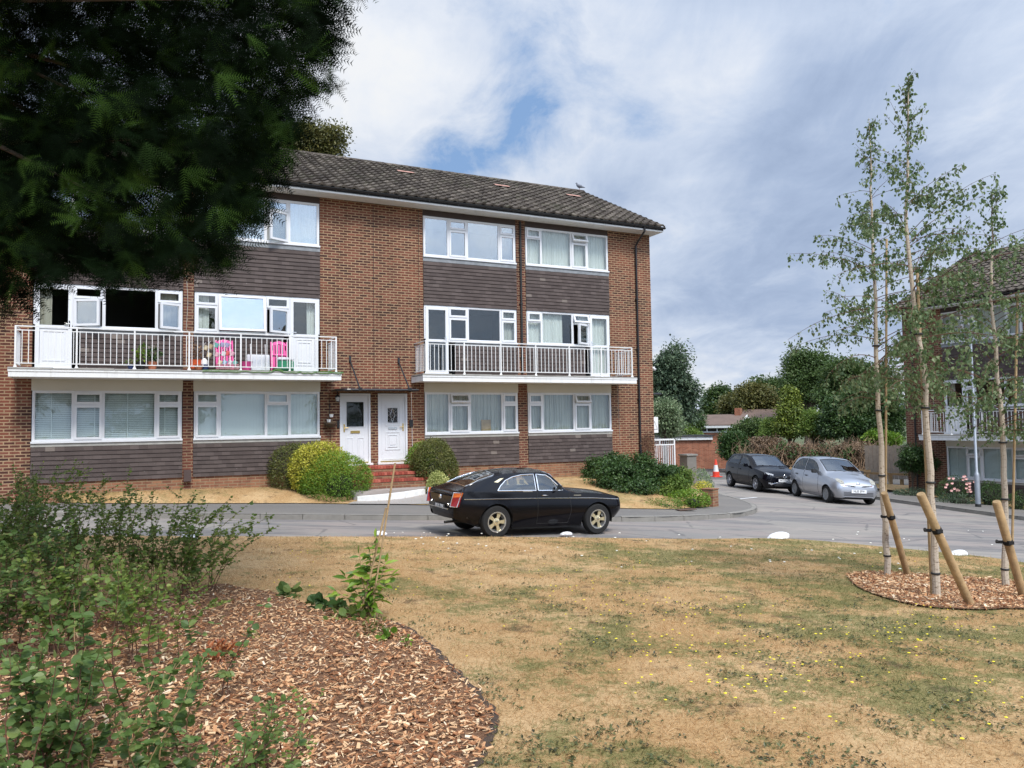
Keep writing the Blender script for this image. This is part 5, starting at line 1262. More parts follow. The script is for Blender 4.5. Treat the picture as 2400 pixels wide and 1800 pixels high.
def text_on(s,size,m,parent,Mx,name='number_plate_text',ext=.001,sx=1):
    cu=bpy.data.curves.new(name,'FONT');cu.body=s;cu.size=size;cu.extrude=ext;cu.align_x='CENTER';cu.align_y='CENTER';cu.offset=size*.012
    to=bpy.data.objects.new('tmp',cu);COL.objects.link(to);bpy.context.view_layer.update()
    me=bpy.data.meshes.new_from_object(to.evaluated_get(bpy.context.evaluated_depsgraph_get()));bpy.data.objects.remove(to)
    for v in me.vertices: v.co.x*=sx
    me.materials.clear();me.materials.append(m);o=bpy.data.objects.new(name,me);COL.objects.link(o);o.parent=parent;o.matrix_local=Mx;return o
def paint(name,col,metal=0,rough=.25,flake=False,coat=1):
    t=NT(name);o=t.obj();n=t.noise(o,1.8,3);c=t.mix(n,tuple(v*.93 for v in col),tuple(min(1,v*1.05) for v in col))
    d=t.noise(o,60,4,.7);rr=t.math('MULTIPLY_ADD',d,.12,rough-.05);return t.bsdf(c,rr,metal,.5 if metal>.5 else .28,coat=coat)
M['pblack']=paint('black_car_paint',(.003,.003,.005),0,.12,coat=0);M['pnavy']=paint('very_dark_blue_paint',(.003,.003,.006),0,.10,coat=0);M['psilver']=paint('silver_car_paint',(.40,.42,.46),.75,.36)
M['seat']=plain('seat_cloth',(.05,.045,.04),.9,var=.2);M['plasticd']=plain('dark_bumper_plastic',(.02,.02,.022),.5,var=.1)
def emitless(name,col,rough=.45): return plain(name,col,rough,var=.15,ns=30,coat=.15)
M['redlens']=emitless('red_lens',(.25,.012,.015));M['amber']=emitless('amber_lens',(.55,.12,.02));M['clearlens']=emitless('clear_lens',(.42,.44,.46));M['creamlens']=emitless('cream_lens',(.36,.35,.30))
M['plateW']=plain('white_plate',(.78,.79,.80),.5,var=.02);M['plateY']=plain('letters_black',(.01,.01,.01),.5);M['silverL']=plain('silver_letters',(.75,.76,.78),.4)
def carframe(label,cat,rear,wb,hd,zoff=0,pitch=None):
    c,s=math.cos(hd),math.sin(hd);f=(rear[0]+wb*c,rear[1]+wb*s)
    zr_=road(rear[0],rear[1]);zf_=road(*f);l=(rear[0]-s*1.4,rear[1]+c*1.4);zl=road(*l)
    t=thing('parked_car',label,'car',(rear[0],rear[1],zr_+.002+zoff),0)
    X=Vector((wb*c,wb*s,zf_-zr_)).normalized();Yv=Vector((-s*1.4,c*1.4,zl-zr_));Yv=(Yv-X*Yv.dot(X)).normalized();Z=X.cross(Yv)
    Mx=Matrix((X,Yv,Z)).transposed();t.rotation_euler=Mx.to_euler();return t
def interior(car,x0,x1,w,zf,zt,seats):
    m=MB();m.box(x0,x1,-w,w,zf,zf+.04);m.box(car.x[0]+.15,x0,-w*.9,w*.9,zf,zf+.3);m.box(x1,car.x[-1]-.25,-w*.75,w*.75,.3,zt-.25);return m
def seat(m,x,y,z,hh=.62): 
    m.box(x-.02,x+.46,y-.22,y+.22,z,z+.16);Mx=Matrix.Translation((x,y,z+.1))@Matrix.Rotation(R(-14),4,'Y');m.box(-.10,.02,-.21,.21,0,hh-.1,Mx);m.box(-.09,.0,-.12,.12,hh-.06,hh+.12,Mx)
# --- classic fastback coupe; origin under the rear axle mid, x forward
hd=R(28);nr_=np.array([-.38,14.91]);c_,s_=math.cos(hd),math.sin(hd)
rear=nr_+np.array([-s_,c_])*.66
mg=carframe('black classic fastback coupe with chrome trim and gold spoked wheels parked at the lawn edge','car',rear,2.31,hd,.0)
#      x     ws   zs   wm   zm   wb   zb   wr   zr   zc
ST=[(-.86,.50,.46,.60,.60,.585,.80,.50,.825,.835),
    (-.82,.56,.38,.655,.58,.635,.855,.54,.872,.882),
    (-.74,.60,.34,.69,.58,.665,.882,.55,.898,.912),
    (-.60,.64,.30,.72,.58,.685,.885,.54,.938,.965),
    (-.30,.67,.25,.75,.57,.70,.880,.535,1.045,1.085),
    ( .00,.68,.22,.758,.56,.705,.872,.53,1.128,1.175),
    ( .25,.68,.20,.758,.55,.705,.868,.53,1.175,1.225),
    ( .60,.67,.19,.752,.54,.70,.866,.54,1.205,1.262),
    (1.00,.66,.19,.748,.54,.70,.864,.54,1.210,1.265),
    (1.20,.66,.19,.748,.54,.70,.862,.535,1.185,1.235),
    (1.40,.66,.19,.750,.54,.70,.858,.57,1.055,1.105),
    (1.62,.66,.20,.752,.54,.70,.853,.60,.900,.945),
    (1.80,.66,.20,.755,.54,.70,.845,.55,.872,.905),
    (2.20,.66,.22,.758,.54,.70,.830,.50,.850,.880),
    (2.55,.65,.26,.750,.54,.69,.805,.46,.825,.850),
    (2.80,.60,.32,.715,.53,.655,.765,.42,.782,.805),
    (2.93,.50,.36,.640,.52,.585,.728,.38,.742,.758),
    (3.02,.38,.40,.520,.52,.47,.685,.32,.695,.705)]
ST=[tuple(list(r[:8])+[r[8]+.028*clampf((r[8]-.9)/.2,0,1),r[9]+.035*clampf((r[9]-.95)/.2,0,1)]) for r in ST]
car=Car(ST)
a=car.NA+car.NB;b=a+car.NC;e=car.nr-1
q1=[(.02,.893),(.10,.985),(.22,1.080),(.38,1.145),(.58,1.187),(.86,1.202),(.86,.893)]
q2=[(.92,.893),(.92,1.202),(1.14,1.185),(1.24,1.125),(1.37,1.0),(1.48,.893)]
car.cut(1,q1,[0,2],(a-2,b));car.cut(4,q2,[0,2],(a-2,b))
car.cut(2,[(1.24,0),(1.24,.495),(1.58,.545),(1.60,.0)],[0,1],(b-1,e))
car.cut(3,[(-.56,0),(-.56,.455),(-.48,.49),(.0,.47),(.06,.43),(.06,0)],[0,1],(b-3,e))
for wx in (0,2.31): car.cut(9,circ(wx,.30,.355),[0,2],(0,car.NA+car.NB-1))
car.mesh(0,'body',M['pblack'],mg,caps=True);[car.mesh(p_,'side_window',M['cglass'],mg,sides=(s_2,)) for p_ in (1,4) for s_2 in (1,-1)];car.mesh(2,'windscreen',M['wglass'],mg);car.mesh(3,'rear_window',M['wglass'],mg)
trim(car,q1,'side','window_trim',M['chrome'],mg,.012);trim(car,q2,'side','window_trim',M['chrome'],mg,.012)
trim(car,[(1.24,0),(1.24,.495),(1.58,.545),(1.60,.0)],'top','windscreen_trim',M['chrome'],mg,.010,closed=False)
trim(car,[(-.56,0),(-.56,.455),(-.48,.49),(.0,.47),(.06,.43),(.06,0)],'top','rear_window_trim',M['chrome'],mg,.009,closed=False)
trim(car,[(1.26,1.08),(1.31,1.0),(1.36,.905)],'side','quarterlight_bar',M['chrome'],mg,.006,closed=False)
trim(car,[(-.68,.74),(0,.745),(1.0,.745),(2.2,.735),(2.85,.70)],'side','side_strip',M['chrome'],mg,.0095,closed=False)
m=MB()
for sd in (1,-1):
    for P in ([(.90,.25),(.89,.6),(.89,.86)],[(1.62,.25),(1.66,.5),(1.62,.85)],[(.90,.25),(1.62,.25)]):
        L=[]
        for k in range(len(P)-1):
            for t in np.linspace(0,1,8): p=np.array(P[k])*(1-t)+np.array(P[k+1])*t;L.append((p[0],sd*(car.side_y(p[0],p[1])+.0005),p[1]))
        m.tube(L,.004,4,False)
m.build('door_gap',M['blackm'],mg)
m=MB()
for sd in (1,-1): y=sd*(car.side_y(1.05,.80)+.012);m.tube([(.98,y,.80),(1.0,y+sd*.018,.803),(1.10,y+sd*.018,.80),(1.12,y,.80)],.010,8)
m.build('door_handle',M['chrome'],mg,smooth=True)
m=MB()
for sd in (1,-1): y=sd*(car.side_y(1.40,.93));m.tube([(1.40,y-sd*.02,.90),(1.38,y+sd*.10,.94)],.010,6);m.box(1.33,1.37,y+sd*.05,y+sd*.19,.91,1.0);
m.build('door_mirror',M['plasticd'],mg,bevel=.008)
m=MB()
for sd in (1,-1): y=sd*(car.side_y(1.8,.80)+.004);m.box(1.73,1.90,y-.003,y+.003,.785,.803)
m.build('wing_badge',M['chrome'],mg)
m=MB()
for sd in (1,-1): y=sd*(car.side_y(.65,.87)+.004);m.box(.57,.78,y-.003,y+.003,.868,.884)
m.build('side_badge',M['chrome'],mg)
# gold coloured highlight painted on the rear pillar near the roof edge
m=MB()
for sd in (1,-1):
    P=[(-.02,1.055),(.12,1.12),(.20,1.13),(.06,1.045)];m.add([(x,sd*(car.side_y(x,z)+.004),z) for x,z in P],[(0,1,2,3)])
m.build('pillar_highlight',M['gold'],mg)
# rear lamps (tall slanted), badge, plate, exhaust, bumper
def rl_(sd):
    m1=MB();m2=MB();
    def P(x,y,z): return (x,sd*y,z)
    Q=[(-.875,.52,.60),(-.90,.50,.60),(-.865,.58,.835),(-.835,.62,.845),(-.80,.668,.82),(-.845,.665,.60)]
    vs=[P(*q) for q in [(-.915,.585,.60),(-.868,.635,.862),(-.745,.718,.862),(-.835,.725,.60)]]
    L_=lambda a,b,f:tuple(np.array(a)*(1-f)+np.array(b)*f)
    mid=[L_(vs[0],vs[1],.66),L_(vs[3],vs[2],.70)]
    bk=[(v[0]+.07,v[1]*.93,v[2]) for v in vs];bm_=[(v[0]+.07,v[1]*.93,v[2]) for v in mid]
    m1.add([vs[0],mid[0],mid[1],vs[3],bk[0],bm_[0],bm_[1],bk[3]],[(0,1,2,3),(0,4,5,1),(3,2,6,7),(0,3,7,4)])
    m2.add([mid[0],vs[1],vs[2],mid[1],bm_[0],bk[1],bk[2],bm_[1]],[(0,1,2,3),(0,4,5,1),(3,2,6,7),(1,5,6,2)])
    l=m1.build('tail_light',M['redlens'],mg);m2.build('indicator_lens',M['amber'],l)
    m=MB();loop=[vs[0],vs[1],vs[2],vs[3],vs[0]];m.tube(loop,.009,6);m.build('lens_trim',M['chrome'],l)
rl_(1);rl_(-1)
m=MB();m.lathe([(0,.02),(.04,.018),(.048,0)],16,Matrix.Translation((-.865,0,.74))@Matrix.Rotation(R(-90),4,'Y'));m.build('boot_badge',M['chrome'],mg,smooth=True)
m=MB()
for y in (-.42,.42): m.lathe([(0,.02),(.024,.018),(.028,0)],12,Matrix.Translation((-.872,y,.625))@Matrix.Rotation(R(-90),4,'Y'))
m.box(-.885,-.865,-.12,.12,.715,.735) if False else None
m.build('number_plate_lamp',M['chrome'],mg,smooth=True)
pl=MB();pl.box(-.884,-.874,-.27,.27,.50,.615);po=pl.build('number_plate',M['blackm'],mg)
Mx=Matrix.Translation((-.887,0,.557))@Matrix.Rotation(R(-90),4,'Z')@Matrix.Rotation(R(90),4,'X')
text_on('NNX 939S',.115,M['silverL'],po,Mx,sx=.80)
def bumper(x,w,z0,z1,d,name,wrap,dirn):
    m=MB();P=[];n=16
    for k in range(n+1):
        t=-1+2*k/n;y=w*t;xx=x-dirn*(wrap*abs(t)**4+.05*t*t);P.append((xx,y))
    vs=[];fs=[]
    for (xx,y) in P:
        for dx,z in ((-dirn*.06,z0),(0,z0+.02),(dirn*d,(z0+z1)/2),(0,z1-.01),(-dirn*.06,z1)): vs.append((xx+dx,y,z))
    for i in range(n):
        for k in range(4): fs.append((i*5+k,i*5+k+1,i*5+k+6,i*5+k+5))
    m.add(vs,fs);return m.build(name,M['plasticd'],mg,smooth=True)
bumper(-.885,.69,.36,.56,.03,'rear_bumper',.25,-1);bumper(2.99,.58,.36,.52,.035,'front_bumper',.42,1)
m=MB();m.box(-.93,-.915,-.5,.5,.54,.556);m.tube([(2.86,-.62,.50),(2.72,-.70,.50)],.008,6);m.build('bumper_strip',M['chrome'],mg)
m=MB()
m.tube([(-.2,-.36,.26),(-.7,-.36,.30),(-.92,-.36,.29)],.024,10);m.build('exhaust_pipe',M['blackm'],mg,smooth=True)
m=MB();m.box(-.30,.9,-.55,.55,.20,.24);m.box(.4,2.0,-.62,.62,.15,.21);m.box(2.5,2.85,-.35,.35,.28,.34)
for wx in (0,2.31):
    for sd in (1,-1): m.prism(circ(wx,.30,.36,20,-.1,PI+.1),sd*.36,sd*.70,'y') if False else None
m.build('underbody',M['blackm'],mg)
for wx in (0,2.31):
    m=MB();P=circ(wx,.30,.352,24,-.15,PI+.15)
    for sd in (1,-1):
        m=MB();vs=[(p[0],sd*.30,p[1]) for p in P]+[(p[0],sd*.735,p[1]) for p in P];n=len(P);m.add(vs,[(k,k+1,k+1+n,k+n) for k in range(n-1)]+[tuple(range(n))]);m.build('wheel_arch',M['blackm'],mg)
m=MB();seat(m,.72,.34,.34);seat(m,.72,-.34,.34);m.box(-.25,.30,-.5,.5,.55,.62);m.build('seats',M['seat'],mg,bevel=.02)
m=MB();m.box(1.30,1.62,-.62,.62,.62,.86);m.tube([(1.28-.0,-.34+.17*math.cos(t),.86+.17*math.sin(t)) for t in np.linspace(0,2*PI,17)],.011,6);m.build('dashboard',M['blackm'],mg)
m=MB();m.box(1.16,1.18,-.09,.09,1.10,1.15);m.build('rear_view_mirror',M['blackm'],mg)
for sd in (1,-1): m=MB();m.tube([(2.80,sd*.50,.62),(2.97,sd*.46,.62)],.08,14);m.build('headlight',M['clearlens'],mg,smooth=True)
m=MB();
for sd in (1,-1): m.tube([(1.62,sd*.2,.955),(1.50,sd*.42,.985)],.006,4)
m.build('wiper',M['blackm'],mg)
m=MB();m.tube([(.11,-.46,1.16),(.08,-.3,1.205),(.07,0,1.222),(.08,.3,1.205),(.11,.46,1.16)],[.014,.022,.024,.022,.014],8);m.build('roof_rear_lip',M['pblack'],mg,smooth=True)
for wx in (0,2.31):
    for sd in (-1,1): wheel(mg,wx,sd*.66,.308,.195,.175,5,(M['gold'],M['alu']),sd)
# --- modern hatchbacks
def hatch(label,rear,hd,wb,spec):
    L=spec;g=carframe(label,'car',rear,wb,hd)
    car=Car(L['st']);a=car.NA+car.NB;b=a+car.NC;e=car.nr-1
    for k_,q in enumerate(L['side']): car.cut(11+k_,q,[0,2],(a-2,b))
    car.cut(2,L['ws'],[0,1],(b-2,e));car.cut(3,L['rw'],[0,1],(b-2,e))
    for wx in (0,wb): car.cut(9,circ(wx,L['r']+.0,L['ra']),[0,2],(0,car.NA+car.NB-1))
    car.mesh(0,'body',L['paint'],g,caps=True);[car.mesh(11+k_,'side_window',M['cglass'],g,sides=(s_2,)) for k_ in range(len(L['side'])) for s_2 in (1,-1)];car.mesh(2,'windscreen',M['wglass'],g);car.mesh(3,'rear_window',M['wglass'],g)
    for q in L['side']: trim(car,q,'side','window_seal',M['blackm'],g,.009,.001)
    trim(car,L['ws'],'top','windscreen_seal',M['blackm'],g,.010,.0,closed=False)
    m=MB()
    for sd in (1,-1):
        for P in L['gaps']:
            Q=[]
            for k in range(len(P)-1):
                for t in np.linspace(0,1,8): p=np.array(P[k])*(1-t)+np.array(P[k+1])*t;Q.append((p[0],sd*(car.side_y(p[0],p[1])+.0005),p[1]))
            m.tube(Q,.005,4,False)
    m.build('door_gap',M['blackm'],g)
    m=MB()
    for sd in (1,-1):
        for hx,hz in L['handles']: y=sd*(car.side_y(hx,hz));m.box(hx-.08,hx+.08,y-.002*sd,y+.028*sd,hz-.015,hz+.018)
    m.build('door_handle',L['hmat'],g,bevel=.006)
    m=MB();mx_,mz_=L['mirror']
    for sd in (1,-1): y=sd*(car.side_y(mx_,mz_));m.box(mx_-.06,mx_+.07,y+sd*.03,y+sd*.20,mz_-.02,mz_+.11);m.box(mx_-.01,mx_+.04,y-sd*.02,y+sd*.06,mz_-.01,mz_+.03)
    m.build('door_mirror',L['mmat'],g,bevel=.025)
    m=MB();m.box(car.x[0]+.2,car.x[-1]-.3,-.66,.66,.17,.22);m.build('underbody',M['blackm'],g)
    for wx in (0,wb):
        m=MB();P=circ(wx,L['r'],L['ra']-.002,24,-.15,PI+.15)
        for sd in (1,-1):
            m=MB();vs=[(p[0],sd*.34,p[1]) for p in P]+[(p[0],sd*(L['hw']-.03),p[1]) for p in P];n=len(P);m.add(vs,[(k,k+1,k+1+n,k+n) for k in range(n-1)]+[tuple(range(n))]);m.build('wheel_arch',M['blackm'],g)
    m=MB();sx_=wb*.52;seat(m,sx_,.36,.42,.72);seat(m,sx_,-.36,.42,.72);seat(m,sx_-.75,.36,.45,.62);seat(m,sx_-.75,-.36,.45,.62);m.build('seats',M['seat'],g,bevel=.02)
    m=MB();m.box(wb-.55,wb-.15,-.64,.64,.6,.93);m.tube([(wb-.62,-.36+.18*math.cos(t),.95+.18*math.sin(t)) for t in np.linspace(0,2*PI,17)],.012,6);m.build('dashboard',M['blackm'],g)
    for wx in (0,wb):
        for sd in (-1,1): wheel(g,wx,sd*(L['hw']-.105),L['r'],L['rim'],.19,L['spk'],(L['wm'],L['wm']),sd,L.get('steer',0) if wx else 0)
    return g,car
def front_pt(car,y,z,out=.0):
    # x of the body's front surface at (y,z): last station whose half width at z exceeds |y|
    best=car.x[-1]
    for i in range(car.nx-1,0,-1):
        zz=car.Z[:,i];ww=car.W[:,i]
        if z>zz.max() : continue
        k=np.argmax(zz);w=np.interp(z,zz[:k+1],ww[:k+1])
        if w>=abs(y): best=car.x[i];break
    return best+out
def frontpatch(g,car,P,name,m,out=.012,depth=.03,both=True,parent=None,n=8):
    """solid patch on the nose given as polygon in (y,z), subdivided"""
    mb=MB()
    if both is True and min(p[0] for p in P)>.03:
        frontpatch(g,car,P,name,m,out,depth,1,parent,n);return frontpatch(g,car,P,name,m,out,depth,-1,parent,n)
    for sd in ((1,-1) if both is True else (both,)):
        A=np.array(P);c=A.mean(0);ringp=[]
        for k in range(len(A)):
            for t in np.linspace(0,1,n,endpoint=False): ringp.append(A[k]*(1-t)+A[(k+1)%len(A)]*t)
        vs=[];nn=len(ringp)
        for f in (1,.66,.33):
            for p in ringp: q=c+(p-c)*f;vs.append((front_pt(car,q[0],q[1],out+(0.006 if f<1 else 0)),sd*q[0],q[1]))
        vs.append((front_pt(car,c[0],c[1],out+.006),sd*c[0],c[1]))
        for p in ringp: vs.append((front_pt(car,p[0],p[1],-depth),sd*p[0],p[1]))
        fs=[]
        for r in (0,1): fs+=[(r*nn+k,r*nn+(k+1)%nn,(r+1)*nn+(k+1)%nn,(r+1)*nn+k) for k in range(nn)]
        fs+=[(2*nn+k,2*nn+(k+1)%nn,3*nn) for k in range(nn)]
        fs+=[(k,(k+1)%nn,3*nn+1+(k+1)%nn,3*nn+1+k) for k in range(nn)]
        mb.add(vs,fs)
    return mb.build(name,m,parent or g,smooth=True)
# black hatchback
hw=.84
STP=[(-.62,.55,.50,.70,.62,.66,.90,.58,.95,.97),(-.58,.62,.34,.76,.60,.73,.95,.62,1.05,1.08),(-.50,.68,.24,.80,.58,.76,.98,.62,1.20,1.26),
 (-.35,.70,.20,.825,.56,.77,.985,.60,1.34,1.385),(0,.72,.20,.838,.56,.78,.975,.60,1.395,1.43),(.5,.72,.19,.84,.55,.785,.955,.60,1.42,1.455),(1.0,.72,.19,.84,.55,.785,.935,.595,1.415,1.45),
 (1.35,.72,.19,.84,.55,.785,.925,.585,1.37,1.41),(1.70,.72,.19,.84,.55,.785,.92,.62,1.22,1.26),(2.05,.72,.20,.84,.55,.78,.915,.665,1.03,1.075),(2.22,.72,.20,.84,.55,.775,.90,.66,.945,.985),
 (2.6,.71,.21,.835,.55,.75,.85,.58,.875,.92),(2.95,.68,.22,.80,.53,.71,.79,.50,.805,.84),(3.12,.62,.22,.745,.50,.66,.73,.44,.74,.76),(3.22,.52,.24,.64,.46,.58,.66,.38,.665,.675),(3.26,.42,.28,.54,.44,.49,.60,.32,.605,.61)]
Pq=[[(-.28,1.02),(-.20,1.18),(.02,1.30),(.30,1.345),(.78,1.355),(.78,.99)],[(.86,.985),(.86,1.355),(1.20,1.33),(1.45,1.235),(1.70,1.08),(1.78,.975)]]
polo,pc=hatch('black five door hatchback parked behind the silver hatchback',np.array([9.25,33.13])+np.array([.99,.139])*.73,R(-90+7.9),2.47,
 dict(st=STP,side=Pq,ws=[(1.42,0),(1.42,.53),(2.10,.60),(2.14,.0)],rw=[(-.54,0),(-.54,.5),(-.40,.5),(-.40,0)],r=.305,ra=.355,rim=.205,spk=5,hw=hw,wm=plain('alloy_grey',(.34,.34,.36),.4,.7),paint=M['pnavy'],
 gaps=[[(.82,.26),(.82,.97)],[(1.86,.30),(1.90,.6),(1.82,.95)],[(.0,.68),(.2,.5),(.35,.27),(.82,.26),(1.86,.27)]],handles=[(.25,.83),(1.0,.81)],hmat=M['pnavy'],mmat=M['pnavy'],mirror=(1.68,.95)))
frontpatch(polo,pc,[(.44,.665),(.72,.735),(.70,.80),(.56,.775),(.42,.735)],'headlight',M['clearlens'])
frontpatch(polo,pc,[(0,.615),(.40,.625),(.42,.69),(0,.695)],'grille',M['plasticd'],.01)
frontpatch(polo,pc,[(0,.27),(.40,.28),(.44,.36),(0,.40)],'lower_grille',M['plasticd'],.012)
frontpatch(polo,pc,[(.50,.33),(.64,.36),(.64,.42),(.50,.40)],'fog_light',M['clearlens'],.01)
frontpatch(polo,pc,[(0,.412),(.42,.39),(.58,.32),(.58,.335),(.42,.408),(0,.43)],'grille_trim',M['chrome'],.016)
frontpatch(polo,pc,[(0,.60),(.42,.61),(.42,.618),(0,.610)],'bonnet_trim',M['chrome'],.016)
def plate(g,car,z,txt,w=.52,h=.11,out=.02,name='number_plate'):
    x=front_pt(car,0,z,out);m=MB();m.box(x,x+.01,-w/2,w/2,z-h/2,z+h/2);po=m.build(name,M['plateW'],g)
    Mx=Matrix.Translation((x+.0115,0,z))@Matrix.Rotation(R(90),4,'Z')@Matrix.Rotation(R(90),4,'X');text_on(txt,.105,M['plateY'],po,Mx,sx=.82)
plate(polo,pc,.505,'WT17 GFA')
x=front_pt(pc,0,.66,.022);m=MB();m.tube([(x,.062*math.cos(t),.66+.062*math.sin(t)) for t in np.linspace(0,2*PI,25)],.007,6)
for P in ([(-.032,.045),(0,.004),(.032,.045)],[(-.050,.02),(-.026,-.045),(0,.0),(.026,-.045),(.050,.02)]): m.tube([(x,p[0],.66+p[1]) for p in P],.006,5)
m.build('grille_badge',M['chrome'],polo,smooth=True)
# silver hatchback
hw=.83
STM=[(-.62,.50,.46,.66,.60,.62,.86,.54,.90,.92),(-.58,.60,.32,.73,.58,.70,.93,.58,1.02,1.05),(-.48,.66,.23,.775,.57,.735,.97,.60,1.20,1.25),
 (-.30,.69,.20,.805,.56,.75,.985,.59,1.37,1.42),(0,.71,.20,.825,.56,.755,.99,.585,1.465,1.51),(.45,.71,.19,.83,.55,.755,.985,.58,1.50,1.545),(.9,.71,.19,.83,.55,.755,.975,.575,1.49,1.535),
 (1.25,.71,.19,.83,.55,.755,.965,.57,1.44,1.485),(1.65,.71,.19,.83,.55,.755,.955,.60,1.27,1.32),(2.0,.71,.20,.83,.55,.75,.94,.65,1.08,1.135),(2.2,.71,.20,.83,.55,.74,.915,.64,.975,1.03),
 (2.55,.70,.21,.82,.55,.71,.865,.54,.90,.965),(2.82,.66,.22,.785,.53,.67,.80,.47,.83,.875),(2.98,.59,.22,.72,.50,.61,.72,.42,.735,.76),(3.06,.50,.24,.63,.47,.54,.64,.37,.65,.66),(3.10,.40,.28,.53,.45,.46,.58,.31,.585,.59)]
Mq=[[(-.30,1.04),(-.20,1.22),(-.02,1.36),(.22,1.425),(.62,1.435),(.62,1.03)],[(.70,1.03),(.70,1.435),(1.02,1.415),(1.32,1.32),(1.58,1.16),(1.70,1.02)]]
mic,mc=hatch('silver rounded hatchback with its headlights facing the green, parked in front of the black hatchback',np.array([10.56,29.11])+np.array([.997,.077])*.725,R(-90+4.4),2.43,
 dict(st=STM,side=Mq,ws=[(1.34,0),(1.34,.52),(2.04,.59),(2.10,0)],rw=[(-.54,0),(-.54,.5),(-.40,.5),(-.40,0)],r=.29,ra=.34,rim=.195,spk=7,hw=hw,wm=plain('hubcap_silver',(.26,.27,.28),.45,.5),paint=M['psilver'],
 gaps=[[(.66,.26),(.66,1.02)],[(1.82,.30),(1.86,.6),(1.76,.98)],[(-.02,.70),(.18,.5),(.3,.27),(.66,.26),(1.82,.27)]],handles=[(.12,.86),(.90,.84)],hmat=M['plasticd'],mmat=M['plasticd'],mirror=(1.62,.985)))
frontpatch(mic,mc,[(.47,.70),(.60,.70),(.67,.77),(.65,.845),(.55,.855),(.47,.79)],'headlight',M['creamlens'],.028)
frontpatch(mic,mc,[(.12,.60),(.42,.625),(.46,.66),(.10,.645)],'grille',M['plasticd'],.012)
frontpatch(mic,mc,[(.41,.625),(.49,.645),(.49,.668),(.42,.66)],'indicator',M['redlens'],.014)
frontpatch(mic,mc,[(.12,.622),(.40,.638),(.40,.646),(.12,.632)],'grille_bar',M['chrome'],.02)
for zz in (.30,.345,.39): frontpatch(mic,mc,[(0,zz),(.50,zz+.01),(.52,zz+.03),(0,zz+.022)],'lower_grille_slot',M['plasticd'],.006)
plate(mic,mc,.46,'NL05 EFW',out=.022)
x=front_pt(mc,0,.70,.012);m=MB();m.tube([(x,.055*math.cos(t),.70+.045*math.sin(t)) for t in np.linspace(0,2*PI,25)],.007,6);m.box(x-.004,x+.008,-.075,.075,.692,.708);m.build('bonnet_badge',M['chrome'],mic)
m=MB();m.tube([(1.15,0,1.50),(1.02,0,1.62),(.75,0,1.85)],[.012,.006,.003],6);m.build('aerial',M['blackm'],mic)
m=MB();m.box(1.9,2.0,-.35,-.05,1.0,1.2,Matrix.Rotation(0,4,'Y')) if False else None
# ------------------------------------------------------------------ vegetation
def crown(rg,blobs,nc,nl,cr,ls,proto=LEAF,droop=0,shell=.55,base=(0,0,0)):
    B=np.array(blobs,float);vol=np.prod(B[:,3:],axis=1)**.7;k=rg.choice(len(B),nc,p=vol/vol.sum());dv=rg.normal(size=(nc,3));dv/=np.linalg.norm(dv,axis=1,keepdims=True)
    r=shell+(1-shell)*rg.random((nc,1))**.6;inner=rg.random(nc)<.18;r[inner]*=rg.random((inner.sum(),1))
    r*=1+.16*rg.normal(size=(nc,1))*.6
    C=B[k,:3]+dv*B[k,3:]*r
    ci=np.repeat(np.arange(nc),nl);N=len(ci);csz=cr*rg.uniform(.6,1.4,nc)
    P=rg.normal(size=(N,3));P/=np.linalg.norm(P,axis=1,keepdims=True);P*=rg.random((N,1))**.5*.95;P[:,2]*=.55
    T=C[ci]+P*csz[ci][:,None];T[:,2]-=droop*np.linalg.norm(P[:,:2],axis=1)**2*csz[ci]
    d=P+dv[ci]*.4+rg.normal(size=(N,3))*.6;d[:,2]-=.25+droop;up=dv[ci]*.5+np.array([0,0,.7])+rg.normal(size=(N,3))*.5
    crn=rg.random(nc);rn=np.clip(crn[ci]*.65+rg.random(N)*.45-.05,0,1)
    V,Fc,r_=scat(proto[0],proto[1],T,basis(d,up),ls*rg.uniform(.6,1.35,N),rn)
    return V,Fc,r_,C
def tree(label,base,blobs,nc,nl,cr,ls,mat,tr,seed,name='tree',cat='tree',group=None,droop=0,proto=LEAF,limbs=26,fork=.35,shell=.55,bark='bark'):
    rg=np.random.default_rng(seed);t=thing(name,label,cat,base,0,group)
    V,Fc,rn,C=crown(rg,blobs,nc,nl,cr,ls,proto,droop,shell);np_mesh('crown',V,Fc,M[mat],t,rnd=rn)
    B=np.array(blobs,float);top=(B[:,2]+B[:,5]).max();cx_,cy_=np.average(B[:,:2],axis=0,weights=B[:,3])
    H=top*.8;tp=[np.array([cx_*(s**1.5)+.10*math.sin(s*5+seed)*tr*4,cy_*(s**1.5)+.1*math.cos(s*4+seed)*tr*3,-.1+H*s]) for s in np.linspace(0,1,8)]
    m=MB();m.tube(tp,[tr*1.25]+[tr*(1-.85*s) for s in np.linspace(.1,1,7)],9)
    for c in C[rg.choice(len(C),min(limbs,len(C)),replace=False)]:
        s=clampf(fork+.5*rg.random(),.05,.92);s=min(s,max(.1,c[2]/H-.05));a=np.array([np.interp(s,np.linspace(0,1,8),[p[i] for p in tp]) for i in range(3)])
        mid=(a+c)/2+np.array([0,0,.06*np.linalg.norm(c-a)]);r0=tr*(.42*(1-s)+.08);m.tube([a,mid,c],[r0,r0*.6,r0*.15],5,False)
    m.build('trunk',M[bark],t,smooth=True);return t
